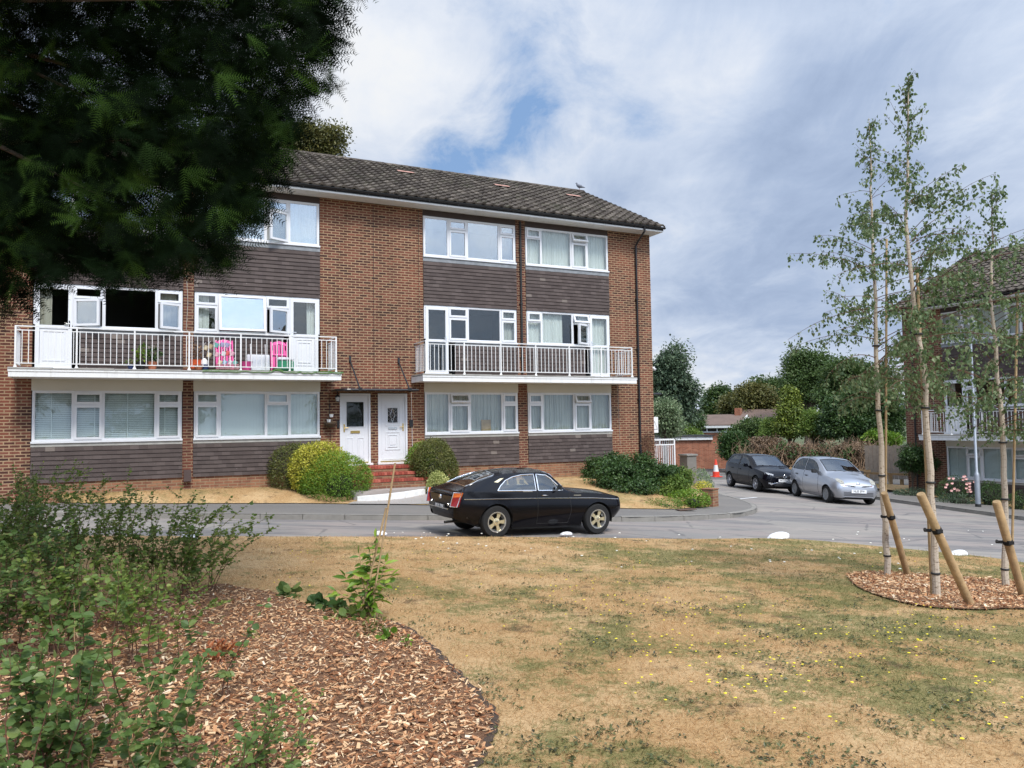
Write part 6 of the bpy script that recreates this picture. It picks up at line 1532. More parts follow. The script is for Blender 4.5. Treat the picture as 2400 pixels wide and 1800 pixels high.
def bush(label,p,rx,ry,rz,n,ls,mat,seed,name='bush',cat='bush',group=None,cz=.85,proto=LEAF,lump=.16,zs=0,clip=False):
    """clipped or loose bush: leaves on a lumpy ellipsoid shell and inside it"""
    rg=np.random.default_rng(seed);t=thing(name,label,cat,p,0,group)
    dv=rg.normal(size=(n,3));dv/=np.linalg.norm(dv,axis=1,keepdims=True);lm=rg.normal(size=(22,3));lm/=np.linalg.norm(lm,axis=1,keepdims=True);am=rg.uniform(-lump,lump,22)
    def rad(d):
        r=np.ones(len(d))
        for l,a in zip(lm,am): r+=a*np.clip(d@l,0,1)**7
        return r
    q=np.where(rg.random(n)<.72,rg.normal(.96,.05,n),rg.uniform(.55,.95,n));r=rad(dv)*q
    T=dv*r[:,None]*np.array([rx,ry,rz])+np.array([0,0,rz*cz]);keep=T[:,2]>-.05;T=T[keep];d_=dv[keep]
    d=d_*.5+rg.normal(size=T.shape)*.6;up=d_+rg.normal(size=T.shape)*.45
    nz=np.sin(T[:,0]*9+seed)*np.sin(T[:,2]*8)*.12
    V,Fc,rn=scat(proto[0],proto[1],T,basis(d,up),ls*rg.uniform(.6,1.3,len(T)),np.clip(rg.random(len(T))*.8+nz+.1+zs*(T[:,2]/(2*rz)-.5),0,1))
    np_mesh('foliage',V,Fc,M[mat],t,rnd=rn)
    m=MB()
    for k in range(9):
        v=rg.normal(size=3);v[2]=abs(v[2])+.3;v/=np.linalg.norm(v);e=v*np.array([rx,ry,rz])*.85+np.array([0,0,rz*cz*.6]);m.tube([(0,0,-.05),tuple(e*.5+rg.normal(size=3)*.03),tuple(e)],[.03*rx+.01,.012,.004],5,False)
    # dense woody core
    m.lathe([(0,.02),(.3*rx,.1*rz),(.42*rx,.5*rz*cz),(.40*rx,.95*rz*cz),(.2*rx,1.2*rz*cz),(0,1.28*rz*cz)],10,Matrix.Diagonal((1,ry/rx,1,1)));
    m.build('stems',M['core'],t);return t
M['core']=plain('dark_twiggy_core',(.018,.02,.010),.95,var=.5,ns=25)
def pv_(x,off_from=None,y=None): pass
def onverge(x,y): q=hit(x,y,verge);return q
def Dof(q): return float((np.array(q)-CAM)@FW)
def wpx(w,D): return w/F*D/2
# -- hedge shrubs by the steps
def vb(label,px,pyb,w,h,n,ls,mat,seed,D=None,**k):
    q=at(px,pyb,D) if D else hit(px,pyb,verge);D=Dof(q);q=np.array([q[0],q[1],min(q[2],verge(q[0],q[1]))-.04])
    rx=wpx(w,D);H=h/F*D;rz=H/1.85;return bush(label,q,rx,rx*k.pop('dy',.8),rz,int(n*2.3),ls*1.0,mat,seed,**k)
vb('large dark olive clipped bush under the cladding, left of the golden bush',700,1150,150,118,5200,.045,'Lolive',21,D=20.6)
vb('golden variegated bush behind the bright green clipped ball',744,1148,132,116,5200,.05,'Lyellow',22,D=20.25,name='bush')
vb('round bright green clipped bush left of the brick steps',795,1172,150,112,7000,.04,'Lhedge',23,D=19.95,zs=.5)
vb('darker green clipped bush between the bright green ball and the olive bush',728,1162,66,72,2600,.04,'Lhedge',24,D=20.0)
vb('tall olive green bush right of the steps, behind the black classic car',1022,1150,108,124,6800,.045,'Lolive',25,D=21.4,zs=.4)
vb('yellow green top growth of the bush beside the right front door',992,1110,84,100,3400,.045,'Lhedge',26,D=21.85,zs=.3)
vb('small golden bush by the tail of the black classic car',1024,1163,52,60,1700,.045,'Lcream',27,D=20.4)
# -- shrubs by the corner
def lsh(label,px,pyb,D,blobs,nc,nl,cr,ls,mat,seed):
    b=at(px,pyb,D);b=np.array([b[0],b[1],min(b[2],verge(b[0],b[1]))-.05]);B=[]
    for (x,y,rx,ry,dd) in blobs:
        c=at(x,y,D+dd);B.append((c[0]-b[0],c[1]-b[1],c[2]-b[2],max(rx/F*D-cr*.4,.1),max(rx/F*D*.8-cr*.3,.1),max(ry/F*D-cr*.35,.08)))
    return tree(label,b,B,nc,nl,cr,ls,mat,.035,seed,name='shrub',cat='shrub',limbs=50,fork=.1,shell=.5,bark='core')
lsh('wide dark green shrub on the grass bank near the gable corner',1490,1172,22.6,[(1440,1115,60,42,0),(1500,1105,60,46,.2),(1550,1118,50,42,0),(1590,1125,34,34,.1),(1480,1140,70,28,-.4)],560,46,.24,.075,'Ldark',31)
lsh('dark green shrub at the left end of the shrubs on the bank',1405,1122,24.2,[(1405,1095,36,26,0),(1440,1085,34,26,.2),(1385,1105,20,16,0)],190,44,.22,.07,'Ldark',32)
lsh('low dark shrub against the brick plinth behind the bonnet of the classic car',1322,1127,25.4,[(1315,1115,24,10,0),(1338,1116,18,9,0)],70,34,.16,.055,'Ldark',33)
lsh('mid green shrub at the right end of the bank in front of the grey pier',1575,1178,22.4,[(1580,1140,38,34,0),(1560,1155,36,24,-.2),(1605,1120,20,24,.2)],260,46,.22,.07,'Lshrub',34)
q=at(1640,1135,26.5);bush('pale variegated bush right of the grey pier',(q[0],q[1],-1.05),wpx(66,26.5),.5,.55,4200,.045,'Lpale',35,lump=.2)
q=at(1645,1150,25.2);bush('yellow green shrub below the pale variegated bush',(q[0],q[1],-.98),.34,.4,.34,2200,.05,'Lyellow',36,lump=.3)
q=hit(1625,1188,verge);bush('sprawling light green ground shrub beside the short brick pier',(q[0],q[1]+.2,q[2]-.1),.55,.5,.30,3200,.05,'Lhedge',37,lump=.4)
q=hit(1570,1190,verge);bush('low ivy like growth on the bank edge left of the iron cover',(q[0]-.1,q[1]+.25,q[2]-.1),.5,.35,.16,1500,.045,'Lshrub',38,lump=.4)
cl_=thing('climber','bare brown climbing stems on the brick gable corner','climber',W1(-.35,-.08,-.1),YAW);rg=np.random.default_rng(5);m=MB()
for k in range(26):
    x=rg.uniform(-.1,.1);P=[(x,0,.3)];
    for s in range(7): P.append((P[-1][0]+rg.normal()*.07,-.02+rg.normal()*.02,P[-1][2]+rg.uniform(.05,.25)))
    m.tube(P,[.006]*8,4,False)
m.build('stems',M['twig'],cl_)
V,Fc,rn=leafcloud(260,(0,-.02,1.0),(.28,.05,.5),.05,LEAF,.3,4);np_mesh('leaves',V,Fc,M['Lbrown'],cl_,rnd=rn)
# -- around the second block
def gb(label,px,pyb,D,w,h,n,ls,mat,seed,**k):
    q=at(px,pyb,D);z=road(q[0],q[1])+.12;rx=wpx(w,D);return bush(label,(q[0],q[1],z-.03),rx,rx*.7,h/F*D/1.85,n,ls,mat,seed,**k)
gb('pink rose bush in front of the right block',2238,1165,28.3,78,56,1800,.05,'Ldark',41,lump=.3,name='rose_bush',cat='rose bush')
ro=[o for o in bpy.data.objects if o.name.startswith('rose_bush')][0];mb=MB();rg=np.random.default_rng(3)
for k in range(24):
    a=rg.uniform(0,2*PI);p=(rg.uniform(-.62,.62),-.3-rg.random()*.15,rg.uniform(.35,.98))
    for s in range(5): b_=s*1.256;mb.add([(p[0]+.0,p[1],p[2]),(p[0]+.065*math.cos(b_),p[1]-.03,p[2]+.05*math.sin(b_)),(p[0]+.065*math.cos(b_+1.3),p[1]-.02,p[2]+.05*math.sin(b_+1.3))],[(0,1,2)])
mb.build('blossom',M['pinkp'],ro)
gb('dark green bush behind the foot of the lamp post',2318,1185,27.2,66,58,2000,.05,'Ldark',42,lump=.3)
gb('small dark shrub at the right edge in front of the right block',2385,1190,25.8,60,40,1500,.05,'Ldark',43,lump=.35)
gb('low grey green plants along the verge left of the rose bush',2150,1145,30.5,100,18,1500,.06,'Lwillow',44,lump=.3)
gb('low lavender and weeds under the rose bush',2250,1180,27.4,110,22,1400,.05,'Lwillow',45,lump=.35)
# -- background
def bt(label,px,pyb,D,blobs_px,nc,nl,cr,ls,mat,seed,tr=.3,**k):
    """blobs in px (x,y,rx,ry) turned to metres at distance D"""
    b=at(px,pyb,D);b=np.array([b[0],b[1],road(b[0],b[1])-.1]);B=[]
    for (x,y,rx,ry) in blobs_px:
        c=at(x,y,D);B.append((c[0]-b[0],c[1]-b[1]+random.uniform(-.5,.5),c[2]-b[2],max(rx/F*D-cr*.22,.3),max(rx/F*D*.9-cr*.2,.3),max(ry/F*D-cr*.15,.25)))
    return tree(label,b,B,nc,int(nl*1.7),cr*.85,ls*.66,mat,tr,seed,**k)
bt('tall grey green weeping tree rising behind the gable end',1580,1010,58,[(1560,900,50,90),(1590,930,45,70),(1575,830,28,42),(1612,905,22,30),(1545,1000,40,50)],230,70,1.3,.34,'Lwillow',51,.28,droop=.4,group='trees behind the garages')
bt('pale grey green tree low beside the gable, above the white railing',1560,1040,42,[(1555,975,32,42),(1570,1000,28,30)],120,60,.8,.2,'Lpale',52,.15)
bt('upright dark green tree left of the olive gold trees',1688,1000,95,[(1680,950,28,40),(1690,925,20,26),(1668,965,16,22)],120,60,1.4,.45,'Ltree',53,.3,group='trees behind the garages')
bt('olive gold tree right of the upright dark green tree',1725,1000,84,[(1715,950,22,26),(1722,975,24,18)],90,50,1.3,.4,'Lgold',54,.25)
bt('spreading olive gold tree above the brown roofed houses',1775,1000,82,[(1755,930,34,28),(1785,935,34,34),(1800,955,22,22),(1740,950,22,22)],170,50,1.4,.4,'Lgold',55,.3,fork=.2)
bt('dark green trees beyond the olive gold trees',1810,1000,105,[(1790,905,26,20),(1825,915,35,30),(1850,925,28,30),(1760,912,14,12)],170,55,1.8,.5,'Ltree',56,.35)
bt('large broad crowned tree with bare lower trunks, left of the birches',1888,1000,74,[(1880,850,34,34),(1915,865,38,36),(1860,885,28,30),(1895,910,52,34),(1935,900,26,30),(1940,935,22,26),(1850,925,14,18)],330,60,1.5,.36,'Ltree',57,.45,fork=.15,limbs=60)
bt('golden green conifer with a pointed top beyond the dead hedge',1850,1035,50,[(1850,990,34,28),(1850,965,26,24),(1850,942,17,20),(1850,922,8,18)],330,34,.55,.22,'Lconifer',58,.2,name='conifer_tree',droop=.5,shell=.75)
bt('green tree right of the big tree, behind the birch leaves',1985,1040,60,[(1985,880,40,40),(2020,900,35,40),(1960,920,32,34),(2050,880,30,30)],220,60,1.4,.34,'Ltree',59,.35)
bt('dense dark green cedar behind the timber fence, left of the right block',2010,1050,47,[(1975,960,42,34),(2030,945,55,48),(2080,960,45,50),(2000,1000,60,30),(2070,1010,40,30),(1955,1000,26,20)],420,60,1.0,.26,'Ldark',60,.3,shell=.4)
bt('mid green bushy tree right of the golden conifer',1905,1040,49,[(1905,985,34,24),(1935,1005,34,20),(1880,1005,20,16),(1960,1010,20,16)],190,55,.8,.22,'Lshrub',61,.15)
bt('light green shrub left of the golden conifer',1810,1040,51,[(1812,1000,18,20),(1800,1015,16,12)],90,50,.7,.2,'Lshrub',62,.12)
bt('green ivy clad bush against the garage wall',1712,1085,46,[(1718,1035,26,24),(1732,1055,28,24),(1712,1060,18,16),(1748,1075,20,14)],220,50,.7,.2,'Ldark',63,.12,name='ivy_bush',cat='bush')
bt('light green shrub beyond the garage roof beside the house',1650,1050,66,[(1600,1012,22,12),(1618,1020,18,10)],110,50,1.,.26,'Lshrub',64,.12)
bt('dark shrub growing against the white windowed house',1665,1040,68,[(1625,990,18,20),(1612,1000,16,16)],90,50,1.,.26,'Ltree',65,.12)
bt('shrubs between the two brown roofs',1765,1040,62,[(1760,1000,24,16),(1740,1010,20,14),(1790,1010,24,14)],140,50,1.,.26,'Ltree',66,.12)
bt('tall oak crown showing over the roof behind the yew',745,700,44,[(740,340,40,38),(775,355,26,30),(715,320,30,30),(700,350,40,40),(790,320,8,14)],240,45,1.1,.24,'Lgold',67,.4,fork=.3)
bt('dark glossy climber shrub on the corner of the right block',2135,1140,31.2,[(2124,1062,20,20),(2150,1070,24,20),(2132,1092,20,18),(2165,1082,12,16)],150,34,.34,.13,'Ldark',46,.05,name='climber_shrub',cat='shrub')
# unseen part of the belt behind the camera shows as reflections in the upstairs windows
bt('bright green shrub behind the cut back hedge near the right block',2085,1060,44,[(2085,1030,24,14),(2060,1025,16,10)],70,45,.6,.2,'Lhedge',68,.1)
tree('broad tree on the far side of the green, seen reflected in the windows',(-4,-16,-.2),[(0,0,7,4.5,4,4),(3,1,6,3,3,3),(-3,0,5.5,3,3,3)],230,60,1.3,.34,'Ltree',.35,71)
tree('second broad tree on the far side of the green, seen reflected in the windows',(9,-14,-1),[(0,0,6,4,4,4),(3,1,8,3,3,3)],180,60,1.3,.34,'Ltree',.35,72)
# dead cut back hedge: brown twiggy mass
rg=np.random.default_rng(9)
dh=thing('dead_hedge','brown dead cut back hedge with bare twisted stems behind the parked cars','hedge',(at(1900,1100,44)[0],at(1900,1100,44)[1],-1.35),0)
hp=[]
for (x,y,rx,ry) in ((1760,1080,40,30),(1815,1060,40,36),(1850,1070,40,34),(1900,1070,45,32),(1950,1065,45,36),(2000,1065,45,36),(2045,1070,36,30),(1780,1040,18,16)):
    c=at(x,y,44)-np.array(dh.location);hp.append((c[0],c[1],c[2],rx/F*44,.9,ry/F*44))
V,Fc,rn,C=crown(rg,hp,400,60,.36,.12,LEAF,.2,.35);np_mesh('dead_foliage',V,Fc,M['Ldead'],dh,rnd=rn)
V,Fc,rn,_=crown(rg,[(h[0],h[1]-.2,h[2],h[3]*.9,h[4],h[5]*.8) for h in hp[:5]],70,40,.4,.14,LEAF,.2,.6);np_mesh('green_regrowth',V,Fc,M['Ldark'],dh,rnd=rn)
m=MB();gx0=min(h[0]-h[3] for h in hp);gx1=max(h[0]+h[3] for h in hp)
for k in range(300):
    x=rg.uniform(gx0,gx1);P=[np.array([x,hp[0][1]-rg.random()*1.1,-.2])]
    for s in range(6): P.append(P[-1]+np.array([rg.normal()*.22,rg.normal()*.1,rg.uniform(.15,.48)]))
    m.tube(P,[.03,.025,.02,.016,.012,.008,.004],4,False)
m.build('bare_stems',plain('dead_stem',(.30,.20,.125),.9,var=.4),dh)
# far houses
def house(label,px,pyb,D,w,d,hw_,hr,rz,wins,wallm='brick2',chim=True,seed=0,gable=True):
    b=at(px,pyb,D);zg=road(b[0],b[1])-1.2;t=thing('house',label,'house',(b[0],b[1],zg),rz);top=b[2]-zg
    m=MB();m.box(-w/2,w/2,0,d,0,top);m.prism([(0,top),(d,top),(d/2,top+hr)],-w/2,w/2,'x');m.build('wall',M[wallm],t)
    m=MB();k=hr/(d/2);o=.35
    m.prism([(-o,top-o*k+.02),(d/2,top+hr+.02),(d+o,top-o*k+.02),(d+o,top-o*k+.16),(d/2,top+hr+.18),(-o,top-o*k+.16)],-w/2-.3,w/2+.3,'x');r=m.build('roof',M['farroof'],t)
    if gable:
        m=MB()
        for x in (-w/2-.33,w/2+.30): m.prism([(-o,top-o*k-.12),(d/2,top+hr-.10),(d+o,top-o*k-.12),(d+o,top-o*k+.08),(d/2,top+hr+.12),(-o,top-o*k+.08)],x,x+.05,'x')
        m.box(-w/2-.2,w/2+.2,-o-.03,-o+.0,top-o*k-.14,top-o*k+.06);m.build('bargeboard',M['wpaint'],r)
    if chim: m=MB();m.box(w/2-.75,w/2-.2,d/2-.3,d/2+.25,top+hr-.8,top+hr+.75);m.build('chimney',M['brick2'],r)
    for (x0,x1,z0,z1) in wins:
        m=MB();ring(m,x0,x1,-.06,.02,top-z1,top-z0,.09);n=max(1,int((x1-x0)/.9))
        for i in range(1,n): x=x0+(x1-x0)*i/n;m.box(x-.05,x+.05,-.05,.02,top-z1,top-z0)
        wn=m.build('window',M['upvc'],t);m=MB();m.box(x0+.05,x1-.05,-.02,.0,top-z1+.05,top-z0-.05);m.build('pane',M['room'],wn)
    return t
M['farroof']=plain('brown_roof_tiles',(.15,.105,.085),.95,var=.3,ns=1.2,bump=.3)
house('brown roofed brick house with a white framed window, beyond the garage wall',1675,996,72,4.2,4.0,3,.80,R(-34),[(-1.7,1.2,.22,.70)])
house('house with a large plain brown roof right of the white windowed house',1783,1002,78,3.2,5,3,1.7,R(-12),[],chim=False,gable=False)
house('small gabled house peeping over the brown roof, far left of the gap',1642,979,95,1.8,2.6,3,.9,R(-40),[],chim=False)
# bits of timber panel fence beside right block
m=MB();b=at(2105,1090,40)
for k in range(16): m.box(-1.6+k*.2,-1.6+k*.2+.185,0,.02,0,1.75+random.uniform(-.03,.03))
o=m.build('panel_fence',plain('grey_weathered_board',(.26,.22,.18),.9,var=.3),None,label='weathered grey board fence beside the corner of the right block',cat='fence');o.location=(b[0],b[1],-1.5);o.rotation_euler=(0,0,R(-10))
# ------------------------------------------------------------------ birches
def birch(label,px,py,topy,seed,lean,kink,nbr,spread):
    rg=np.random.default_rng(seed);q=hit(px,py,lawn);D=Dof(q);H=(py-topy)/F*D*1.0;t=thing('birch_tree',label,'birch tree',q-np.array([0,0,.03]),0,'young birches staked on the green')
    S=np.linspace(0,1,26);wob=np.cumsum(rg.normal(size=(26,2))*.012,axis=0)
    P=[np.array([lean*s*H+wob[i,0]+kink*math.sin(s*7)*.02,wob[i,1],H*s]) for i,s in enumerate(S)]
    rad=[max(.004,.042*(1-s)**.8+.004) for s in S];m=MB();m.tube(P,rad,9);m.build('trunk',M['birch'],t,smooth=True)
    br=MB();T=[];Dd_=[];
    def pt(s): return np.array([np.interp(s,S,[p[i] for p in P]) for i in range(3)])
    for k in range(nbr):
        s=.37+.62*((k+rg.random())/nbr)**1.1;a=pt(s);az=rg.uniform(0,2*PI);L=spread*(1.0-s+.015)**.8*rg.uniform(.6,1.15)*clampf(.45+(s-.37)*4,.45,1)
        el=rg.uniform(.25,.9) if s<.85 else 1.2;d=np.array([math.cos(az)*math.cos(el),math.sin(az)*math.cos(el),math.sin(el)]);Q=[a];n=9
        for j in range(n):
            d=d+np.array([0,0,-.13*(1.25-s)]);d/=np.linalg.norm(d);Q.append(Q[-1]+d*L/n+rg.normal(size=3)*.006)
        br.tube(Q,np.linspace(.010*(1.2-s),.0015,n+1),5,False)
        # twigs hanging
        for j in range(2,n+1):
            for w_ in range(2 if s<.78 else (rg.random()<.35)*1):
                l=rg.uniform(.10,.32)*(1.1-s*.75);dd=rg.normal(size=3)*.6;dd[2]=-abs(dd[2])*.6-.35;dd/=np.linalg.norm(dd);e=Q[j];R_=[e]
                for g_ in range(4): dd=dd+np.array([0,0,-.3]);dd/=np.linalg.norm(dd);R_.append(R_[-1]+dd*l/4)
                br.tube(R_,.0012,3,False)
                for g_ in range(1,5):
                    for z_ in range(1+(rg.random()<.75)): T.append(R_[g_]+rg.normal(size=3)*.02);Dd_.append(np.array([rg.normal()*.6,rg.normal()*.6,-.9]))
            T.append(Q[j]+rg.normal(size=3)*.02);Dd_.append(rg.normal(size=3)*.5+np.array([0,0,-.4]))
    br.build('branches',M['twig'],t,smooth=True)
    # leader leaves
    for s in np.linspace(.72,1,30): T.append(pt(s)+rg.normal(size=3)*.03);Dd_.append(np.array([rg.normal(),rg.normal(),-.5]))
    T=np.array(T);Dd_=np.array(Dd_);up=rg.normal(size=T.shape)
    PB_=([(0,0,0),(.34,.25,.06),(.30,.5,.05),(0,1,-.05),(-.30,.5,.05),(-.34,.25,.06)],[(0,1,2,3),(0,3,4,5)])
    V,Fc,rn=scat(PB_[0],PB_[1],T,basis(Dd_,up),.047*rg.uniform(.5,1.35,len(T)),rg.random(len(T)));np_mesh('leaves',V,Fc,M['Lbirch'],t,rnd=rn)
    m=MB()
    for s in (.05,.22,.36,.5): p=pt(s);m.lathe([(.05,-.012),(.055,0),(.05,.012)],10,Matrix.Translation(tuple(p)))
    m.build('tree_tie',M['blackm'],t)
    return t,q,pt,H,D
b1,q1_,p1_,H1,DD1=birch('leftmost of the three young birches, with a low bushy crown',2079,1352,255,61,-.012,1.,64,2.5)
b2,q2_,p2_,H2,DD2=birch('tallest young birch, in the middle of the three staked trees',2196,1400,150,62,-.028,2.,68,2.6)
b3,q3_,p3_,H3,DD3=birch('rightmost young birch, its crown cut by the right edge',2360,1378,420,63,.004,1.5,60,2.7)
def stake(label,top,bot,r=.045,lab2='',strap=True):
    pass
def pole(label,pt_top,pt_bot,Dt,Db,r,mt,strapz=None,name='tree_stake'):
    a=at(pt_bot[0],pt_bot[1],Db);b=at(pt_top[0],pt_top[1],Dt);t=thing(name,label,'stake',a-np.array([0,0,.0]),0,'timber stakes beside the birches' if name=='tree_stake' else 'canes beside the birches')
    v=b-a;m=MB();d=v/np.linalg.norm(v);m.tube([-d*.2,v*.5,v-d*.012,v],[r,r*.98,r*.97,r*.82],14);m.build('post',M[mt],t,smooth=True)
    if strapz:
        p=v*strapz;m=MB();Q=Vector(d).to_track_quat('Z','Y').to_matrix().to_4x4();Q.translation=Vector(p);m.lathe([(r*1.0,-.025),(r*1.14,-.022),(r*1.14,.022),(r,.025)],14,Q)
        m.build('strap',M['rubber'],t);m=MB();x=-.5 if v[0]<0 else .5
        m.tube([p+np.array([-.06,0,0]),p+np.array([-.12,.03,.0]),p+np.array([-.13,.0,.015])],.018,6);m.box(p[0]-.04,p[0]+.02,p[1]-r-.04,p[1]-r,p[2]-.02,p[2]+.02);m.build('buckle',M['rubber'],t)
    return t
lq=hit(2128,1350,lawn);pole('slanting round timber stake beside the leftmost birch',(2072,1155),(2128,1350),Dof(lq)-.5,Dof(lq),.046,'wood',.72)
lq=hit(2276,1421,lawn);pole('slanting round timber stake beside the tallest birch',(2157,1157),(2276,1421),Dof(lq)-.25,Dof(lq),.046,'wood',.68)
lq=hit(2400,1400,lawn);pole('slanting peeled timber stake at the right edge beside the rightmost birch',(2335,1175),(2402,1410),Dof(lq)-.3,Dof(lq)-.1,.048,'wood',.60)
for lab,(x0,y0),(x1,y1),pr_2,DD in (('thin upright cane tied to the leftmost birch',(2078,560),(2076,1150),0,DD1+.12),('thin upright cane tied to the tallest birch',(2150,640),(2184,1398),0,DD2+.1),('thin upright cane tied to the rightmost birch',(2385,690),(2372,1300),0,DD3+.12)):
    pole(lab,(x0,y0),(x1,y1),DD,DD,.016,'bamboo',name='cane')
# ------------------------------------------------------------------ yew, overhanging from the left
POLY=np.array([(-900,-900),(900,-900),(880,-200),(850,-20),(812,40),(830,105),(780,150),(795,215),(720,235),(745,290),(700,330),(690,400),(620,440),(650,470),(600,545),(560,560),(575,610),(520,655),(460,640),(430,668),(380,690),(300,680),(230,700),(180,660),(120,700),(70,690),(55,748),(-50,742),(-900,745)],float)
def inside(T): x,y,z=project(T);return (z>.4)&inpoly(np.stack([x,y],1),POLY)
rg=np.random.default_rng(77)
yw=thing('yew_tree','dark yew whose drooping foliage fills the top left corner','yew tree',(-7.2,5.4,-.15),0)
# spray prototype: twig with two rows of needles
def spray(n=12,L=1.,nl=.27):
    v=[];f=[]
    for i in range(n):
        s=i/(n-1);y=s*L;c=-.16*s*s
        for sd in (-1,1):
            l=nl*(.55+.45*math.sin(PI*min(1,s*1.1+.12)))*random.uniform(.8,1.15);dx=sd*l*.86;dy=l*.5;w=.017
            k=len(v);v+=[(0,y-w,c),(0,y+w,c),(dx,y+dy,c+random.uniform(-.02,.05))];f.append((k,k+1,k+2))
    for i in range(4):
        s0,s1=i/4,(i+1)/4;k=len(v);v+=[(-.006,s0*L,-.16*s0*s0),(.006,s0*L,-.16*s0*s0),(0,s1*L,-.16*s1*s1)];f.append((k,k+1,k+2))
    return v,f
protos=[spray() for _ in range(4)]
def ins_edge(T,o):
    x,y,z=project(T);r=np.ones(len(T),bool)
    for a,b in ((o,0),(-o,0),(0,o),(0,-o)): r&=inpoly(np.stack([x+a,y+b],1),POLY)
    return r
# branches: long drooping boughs rooted on the trunk, sprays along them
N=150000
x_=rg.uniform(-500,900,N);y_=rg.uniform(-500,760,N);base_d=5.2+rg.random(N)**1.0*2.6+.0
T=CAM+((FW[None]+(x_[:,None]-CX)/F*RR[None]-(y_[:,None]-CY)/F*UU[None])*base_d[:,None])
T=T[inside(T)]
lumpn=np.sin(T[:,0]*3.1+1)*np.sin(T[:,1]*2.3)*np.sin(T[:,2]*3.7+.5)
T=T[rg.random(len(T))<np.clip(.75+lumpn*.9,.28,1)]
edge=~ins_edge(T,48)
T=T[~edge|(rg.random(len(T))<np.clip(.42+1.7*np.sin(T[:,0]*5.3+2)*np.sin(T[:,2]*4.7)*np.sin(T[:,1]*2+1),.04,1))]
T=T[:7600]
ctr=np.array([-6.2,6.6,4.6])
d=(T-ctr)*np.array([.5,.5,.25]);d/=np.linalg.norm(d,axis=1,keepdims=True);d+=rg.normal(size=T.shape)*.75;d[:,2]-=.45
# each twig end is a small fan of sprays
d/=np.linalg.norm(d,axis=1,keepdims=True);fu=np.tile([.1,-1.,.25],(len(T),1))+rg.normal(size=T.shape)*.45;fs_=np.cross(d,fu);fs_/=np.linalg.norm(fs_,axis=1,keepdims=True)
FT=[];FD=[];FU=[];FR=[];cr_=rg.random(len(T))
for k_,an in enumerate((-.75,-.42,-.12,.18,.5,.8)):
    dd=d*math.cos(an)+fs_*math.sin(an)+rg.normal(size=T.shape)*.10;FT.append(T+d*.05*abs(k_-2.5)*-.4);FD.append(dd);FU.append(fu);FR.append(cr_)
T=np.concatenate(FT);d=np.concatenate(FD);fuA=np.concatenate(FU);FRn=np.concatenate(FR)
S_=.10+.12*rg.random(len(T))*(T[:,1]/6);end=T+d/np.linalg.norm(d,axis=1,keepdims=True)*S_[:,None]
xx,yy,zz=project(end);ok=(inside(end))|(rg.random(len(T))<.35)
T,d,S_,up,FRn=T[ok],d[ok],S_[ok],fuA[ok],FRn[ok]
N2=26000
x2=rg.uniform(-450,900,N2);y2=rg.uniform(-450,740,N2);T2=CAM+((FW[None]+(x2[:,None]-CX)/F*RR[None]-(y2[:,None]-CY)/F*UU[None])*(7.6+1.4*rg.random(N2))[:,None])
def ins2(T,o):
    x,y,z=project(T);r=np.ones(len(T),bool)
    for a,b in ((o,0),(-o,0),(0,o),(0,-o)): r&=inpoly(np.stack([x+a,y+b],1),POLY)
    return r
T2=T2[ins2(T2,55)][:9000];d2=(T2-ctr)*np.array([.4,.3,.2]);d2/=np.linalg.norm(d2,axis=1,keepdims=True);d2+=rg.normal(size=T2.shape)*.6;d2[:,2]-=.4
FRn=np.concatenate([FRn,rg.random(len(T2))*.4]);T=np.concatenate([T,T2]);d=np.concatenate([d,d2]);S_=np.concatenate([S_,.24+.16*rg.random(len(T2))]);up=np.concatenate([up,np.tile([.1,-1.,.2],(len(T2),1))+rg.normal(size=T2.shape)*.3])  # deep backing sprays kept to dark tones, inner shade put into their colour
print('YEW',len(T))
parts=np.array_split(rg.permutation(len(T)),4);VV=[];FF=[];RN=[];off=0
for pr,ix in zip(protos,parts):
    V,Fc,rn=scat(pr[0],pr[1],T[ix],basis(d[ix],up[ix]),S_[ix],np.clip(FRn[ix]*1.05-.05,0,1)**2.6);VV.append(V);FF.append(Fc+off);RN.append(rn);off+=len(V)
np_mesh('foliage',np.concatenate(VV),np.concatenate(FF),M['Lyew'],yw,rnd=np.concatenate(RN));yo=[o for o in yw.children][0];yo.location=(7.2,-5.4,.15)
# unseen crown mass beyond the frame, added to shade the near boughs
V,Fc,rn,C=crown(rg,[(3.4,-1.0,6.6,2.8,2.0,1.7),(.4,-.6,6.0,2.8,2.4,2.4),(2.0,.8,8.2,2.8,2.2,2.0),(4.6,1.0,7.0,2.0,1.8,1.4),(-1.2,1.5,5.3,2.6,2.6,3.2)],1500,40,.6,.16,LEAFL,.3,.35)
Vw=V.reshape(-1,len(LEAFL[0]),3);cen=Vw.mean(1)+np.array([-7.2,5.4,-.15]);xx,yy,zz=project(cen);vis=(zz>.3)&(xx>-60)&(xx<2500)&(yy>-60)&(yy<1900)
keep=~vis
Vk=Vw[keep].reshape(-1,3);pf=np.array(LEAFL[1]);Fk=(pf[None]+(np.arange(keep.sum())*len(LEAFL[0]))[:,None,None]).reshape(-1,3)
np_mesh('shading_foliage',Vk,Fk,M['Lyewd'] if 'Lyewd' in M else M.setdefault('Lyewd',leafmat('yew_unseen',(.008,.012,.006),(.014,.022,.009),None,.05)),yw,rnd=rg.random(len(Vk)))
m=MB();m.tube([(0,0,-.2),(.1,.1,1.5),(.3,.3,3),(.6,.6,5),(.6,.8,8)],[.42,.34,.3,.2,.08],12)
m.build('trunk',M['bark'],yw,smooth=True);m=MB()
for k in range(34):
    e=T[rg.integers(len(T))]-np.array([-7.2,5.4,-.15]);e=e+np.array([-.5,0,.4]);a=np.array([.3,.3,rg.uniform(2.4,5.5)]);mid=(a+e)/2+np.array([0,0,.5]);m.tube([a,mid,e],[.06,.035,.006],6,False)
